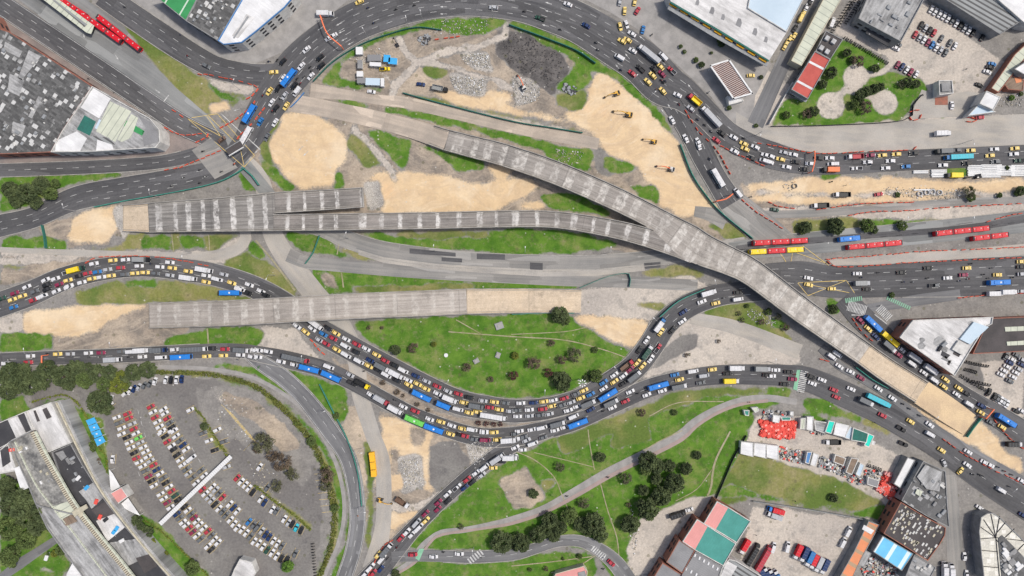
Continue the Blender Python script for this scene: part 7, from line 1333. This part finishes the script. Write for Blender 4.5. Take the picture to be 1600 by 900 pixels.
# diggers
def digger(px, py, ang, boomc, label, sc=1.0, reach=1.0):
    g = G(px, py); t = thing('excavator', label, 'excavator', (g[0], g[1], .12)); t.rotation_euler[2] = math.radians(ang); sc *= .88; t.scale = (sc,)*3; t['_o'] = (0, 0, 0); t['group'] = 'diggers on the sand and rubble'
    for s in (-1, 1): q = MB(); q.bbox((0, s*1.15, .45), (3.8, .55, .85), .3); q.build('track', 'dark_metal', t)
    q = MB(); q.bbox((-.5, 0, 1.5), (3.0, 2.6, 1.1), .2); q.build('engine_house', boomc if boomc != 'gantry_orange' else 'wall_white', t); q = MB(); q.bbox((.75, .8, 1.9), (1.5, 1.0, 1.7), .15); q.build('cab', 'glass_dark', t)
    q = MB(); q.box((-1.3, 0, 2.1), (1.0, 2.2, .3)); q.build('counterweight', 'dark_metal', t)
    R = reach; q = MB(); q.tube((.8, -.3, 1.6), (3.2*R, -.3, 4.0), .32, 6, r2=.28); q.tube((3.2*R, -.3, 4.0), (5.4*R, -.3, 3.6), .28, 6, r2=.2); q.build('boom', boomc, t)
    q = MB(); q.tube((5.4*R, -.3, 3.6), (7.4*R, -.3, 1.2), .22, 6, r2=.16); q.build('arm', boomc, t); q = MB(); q.bbox((7.4*R, -.3, .8), (1.1, 1.1, .9), .15); q.build('bucket', 'dark_metal', t)
    del t['_o']
digger(963, 147, 200, 'digger_yellow', 'topmost yellow excavator on the big sand area', .95)
digger(982, 180, 170, 'digger_yellow', 'yellow excavator with long boom in the middle of the sand', 1.05, 1.15)
digger(1021, 222, 170, 'digger_yellow', 'yellow excavator near the lower edge of the sand', .85)
digger(1048, 265, 170, 'gantry_orange', 'white excavator with an orange boom on the sand by the slip road', .95, 1.2)
digger(818, 138, 118, 'gantry_orange', 'white excavator with a red boom on the grey rubble', .95, 1.1)
digger(595, 781, -14, 'digger_yellow', 'yellow and black excavator beside the tipper lorry', .9)
digger(1525, 276, 190, 'dark_metal', 'dark excavator at the dug strip by the white pipes', .9)
digger(621, 71, 120, 'dark_metal', 'small dark excavator on the site track', .6)
# yellow skips, cabins, pipes
for i, (x, y, a, L) in enumerate(((582.5,713,-83,5.2),(584,726,-84,4.6),(585,737,-86,4.0))):
    g = G(x, y); t = thing('container', ['topmost', 'middle', 'lowest'][i]+' of three amber containers on the old road', 'container', (g[0], g[1], .12), 'amber containers'); t.rotation_euler[2] = math.radians(a); t['_o'] = (0, 0, 0)
    q = MB(); q.bbox((0, 0, 1.3), (L-.2, 2.5, 2.5), .06); q.build('body', 'container_yellow', t)
    for k in range(5): q = MB(); q.box((-L/2+.5+k*(L-1)/4, 0, 2.57), (.08, 2.4, .04)); q.build('rib', 'digger_yellow', t)
    del t['_o']
for i, (x, y, a, L, W, m, l) in enumerate(((586,93,0,6.5,3,'roof_grey','grey roofed site cabin above the others'),(606,94,-4,3.2,3.4,'canopy_blue','left half of the bright blue site cabins'),(615,98,-6,4.2,3.0,'canopy_blue','right half of the bright blue site cabins'),(588,103,-3,5.5,1.8,'roof_white','narrow white cabin between the grey and blue ones'),(563,82,0,3.2,3.6,'roof_white','white cabin at the top of the site'),(564,118,0,3,2.6,'roof_white','small white cabin left of the long one'),(584,130,-2,7,3.4,'roof_pale_blue','long pale cabin at the foot of the site'),(599,131,90,4,1.6,'roof_white','narrow white cabin set crosswise'),(564,103,0,2.2,4,'wall_grey','grey cabin at the left of the site'),(566,128,0,4,2.6,'roof_grey','dark grey cabin beside the long pale one'))):
    g = G(x, y); t = thing('site_cabin', l, 'cabin', (g[0], g[1], 0), 'site cabins'); t.rotation_euler[2] = math.radians(a); t['_o'] = (0, 0, 0)
    q = MB(); q.bbox((0, 0, 1.25), (L, W, 2.5), .06); q.build('body', 'wall_white', t); q = MB(); q.bbox((0, 0, 2.6), (L+.15, W+.15, .16), .03); q.build('roof', m, t); q = MB(); q.box((L*.2, -W/2-.02, 1.1), (.9, .05, 2)); q.build('door', 'grey_metal', t); q = MB(); q.box((-L*.2, -W/2-.02, 1.5), (1, .05, .9)); q.build('window', 'glass_dark', t)
    del t['_o']
for i, (x, y, L, n) in enumerate(((1438,269,7,2),(1466,269,7.5,3),(1466,275,7.5,2),(1522,266,7,6),(1548,265,10,6),(1570,267,9,6),(1592,263,9,4),(1522,272,7,3),(1548,274,9,3),(1440,297,8,1),(1592,272,9,3))):
    g = G(x, y); t = thing('pipe_stack', '-', 'pipes', (g[0], g[1], 0), 'stacks of white pipes'); 
    for k in range(n): q = MB(); yy = g[1]+(k-(n-1)/2)*.85; q.tube((g[0]-L/2+rt.uniform(-.4, .2), yy, .5), (g[0]+L/2, yy+.05, .5), .38, 10); q.build('pipe', 'white_metal', t)
    ITEMS.append((t, 'stack of white pipes', 'along the dug strip', x, y))
for i, (x, y) in enumerate(((1436,303),(1447,301),(1456,300),(1467,301),(1241,291),(1243,292))):
    if i == 5: continue
    g = G(x, y); t = thing('concrete_ring', '-', 'concrete ring', (g[0], g[1], 0), 'concrete rings on the dug strip'); R = 1.25; n = 20; v = []; 
    for r_, z in ((R, 0), (R, 1), (R-.2, 1), (R-.2, 0)): v += [(g[0]+r_*math.cos(2*math.pi*k/n), g[1]+r_*math.sin(2*math.pi*k/n), z) for k in range(n)]
    f = [(j*n+k, j*n+(k+1) % n, (j+1)*n+(k+1) % n, (j+1)*n+k) for j in range(3) for k in range(n)]; obj('ring_wall', v, f, 'roof_white' if i < 4 else 'concrete', t); ITEMS.append((t, 'round concrete ring', 'on the dug strip', x, y))
for i, (x, y, a) in enumerate(((780,509,20),(744,564,30),(778,555,70))):
    g = G(x, y); t = thing('concrete_slab', '-', 'slab', (g[0], g[1], 0)); t.rotation_euler[2] = math.radians(a); t['_o'] = (0, 0, 0); q = MB(); q.box((0, 0, .4), (4.2-1.2*(i > 0), 3.6-1.1*(i > 0), .8), 0, 0, .2); q.build('base', 'roof_aged', t); q = MB(); q.box((0, 0, .9), (1.6, 1.4, .3)); q.build('lid', 'concrete', t); del t['_o']
    ITEMS.append((t, 'pale square slab', 'on the central lawn', x, y))
for (x, y, r) in ((697,555,1.0),(480,300,0)):
    if r: g = G(x, y); q = MB(); q.tube((*g, 0), (*g, .5), r, 16); o = q.build('manhole_cover', 'roof_white'); meta(o, 'small round white manhole cover on the central lawn', 'manhole cover')
# painted bays of the big car park
q = MB()
for o, px, py in VEH:
    if o.name.startswith('parked_car') and 170 < px < 500 and py > 625:
        a = o.rotation_euler[2]; u = (math.cos(a), math.sin(a)); nn = (-u[1], u[0])
        for s in (-1, 1):
            c = (o.location[0]+nn[0]*1.22*s, o.location[1]+nn[1]*1.22*s); q.add([(c[0]-u[0]*2.5-nn[0]*.06, c[1]-u[1]*2.5-nn[1]*.06, .012+.004*s), (c[0]+u[0]*2.5-nn[0]*.06, c[1]+u[1]*2.5-nn[1]*.06, .012+.004*s), (c[0]+u[0]*2.5+nn[0]*.06, c[1]+u[1]*2.5+nn[1]*.06, .012+.004*s), (c[0]-u[0]*2.5+nn[0]*.06, c[1]-u[1]*2.5+nn[1]*.06, .012+.004*s)], [(0, 1, 2, 3)])
def grid(a, b, n, L, ang):
    for i in range(n):
        t_ = i/(n-1); x, y = G(a[0]+(b[0]-a[0])*t_, a[1]+(b[1]-a[1])*t_); r = math.radians(ang); u = (math.cos(r)*L/2, math.sin(r)*L/2); w = (-u[1]/L*.14, u[0]/L*.14)
        q.add([(x-u[0]-w[0], y-u[1]-w[1], .012), (x+u[0]-w[0], y+u[1]-w[1], .012), (x+u[0]+w[0], y+u[1]+w[1], .012), (x-u[0]+w[0], y-u[1]+w[1], .012)], [(0, 1, 2, 3)])
grid((355,640), (398,690), 15, 8, -40); grid((385,700), (402,682), 9, 4, 45); grid((500,740), (512,800), 7, 6, 5); grid((345,790), (395,860), 2, .1, 0)
o = q.build('parking_bays', 'paint_yellow'); o['kind'] = 'structure'
q = MB()
for a, b in (((300,700),(335,760)),((335,780),(420,870)),((215,640),(250,760)),((180,650),(225,760)),((275,690),(310,745)),((330,770),(450,890)),((150,655),(165,700))):
    x0, y0 = G(*a); x1, y1 = G(*b); L = math.hypot(x1-x0, y1-y0); u = ((x1-x0)/L, (y1-y0)/L); s_ = 0
    while s_ < L-3: q.box((x0+u[0]*(s_+1.2), y0+u[1]*(s_+1.2), .012), (2.4, .15, .008), math.atan2(u[1], u[0])); s_ += 6
o = q.build('lane_marking', 'paint_white'); o['kind'] = 'structure'
# people on foot
for x, y, c, z in ((1440,150,'k','in the upper right yard'),(1507,110,'w','in the upper right yard'),(1508,108,'k','in the upper right yard'),(1168,707,'o','in the market yard'),(1365,660,'k','in the market yard'),(1241,762+20,'k','in the lorry yard'),(1180,835,'k','in the lorry yard'),(1347,500,'g','by the zebra crossings'),(1372,478,'k','by the zebra crossings'),(1255,580,'n','at the lower zebra crossing'),(1248,612,'k','at the lower zebra crossing'),
                   (282,20,'k','on the pavement under the white roof'),(283,55,'n','on the pavement under the white roof'),(140,124,'k','on the pavement beside the warehouse'),(180,145,'g','on the pavement beside the warehouse'),(245,190,'k','on the pavement beside the warehouse'),(752,870,'k','at the bottom zebra crossing'),(942,870,'n','at the bottom zebra crossing'),(860,773,'k','on the cycle path'),(1170,628,'r','on the cycle path'),(949,745,'n','on the cycle path'),(1025,140,'o','on the big sand area'),(560,815-10,'o','by the amber containers'),(1240,285,'o','on the sand strip'),(1320,290,'k','on the sand strip'),(1458,540-5,'w','near the wedge roof')):
    g = G(x, y); s = nearest(x, y); person(g[0], g[1], .15, rt.uniform(0, 6), 'walk', c, z, x, y)
label_all()
for o in bpy.data.objects:
    if 'ph' in o: del o['ph']
    if '_o' in o: del o['_o']
print('COUNTS', CNT, 'barriers', len(BL), 'objects', len(bpy.data.objects))
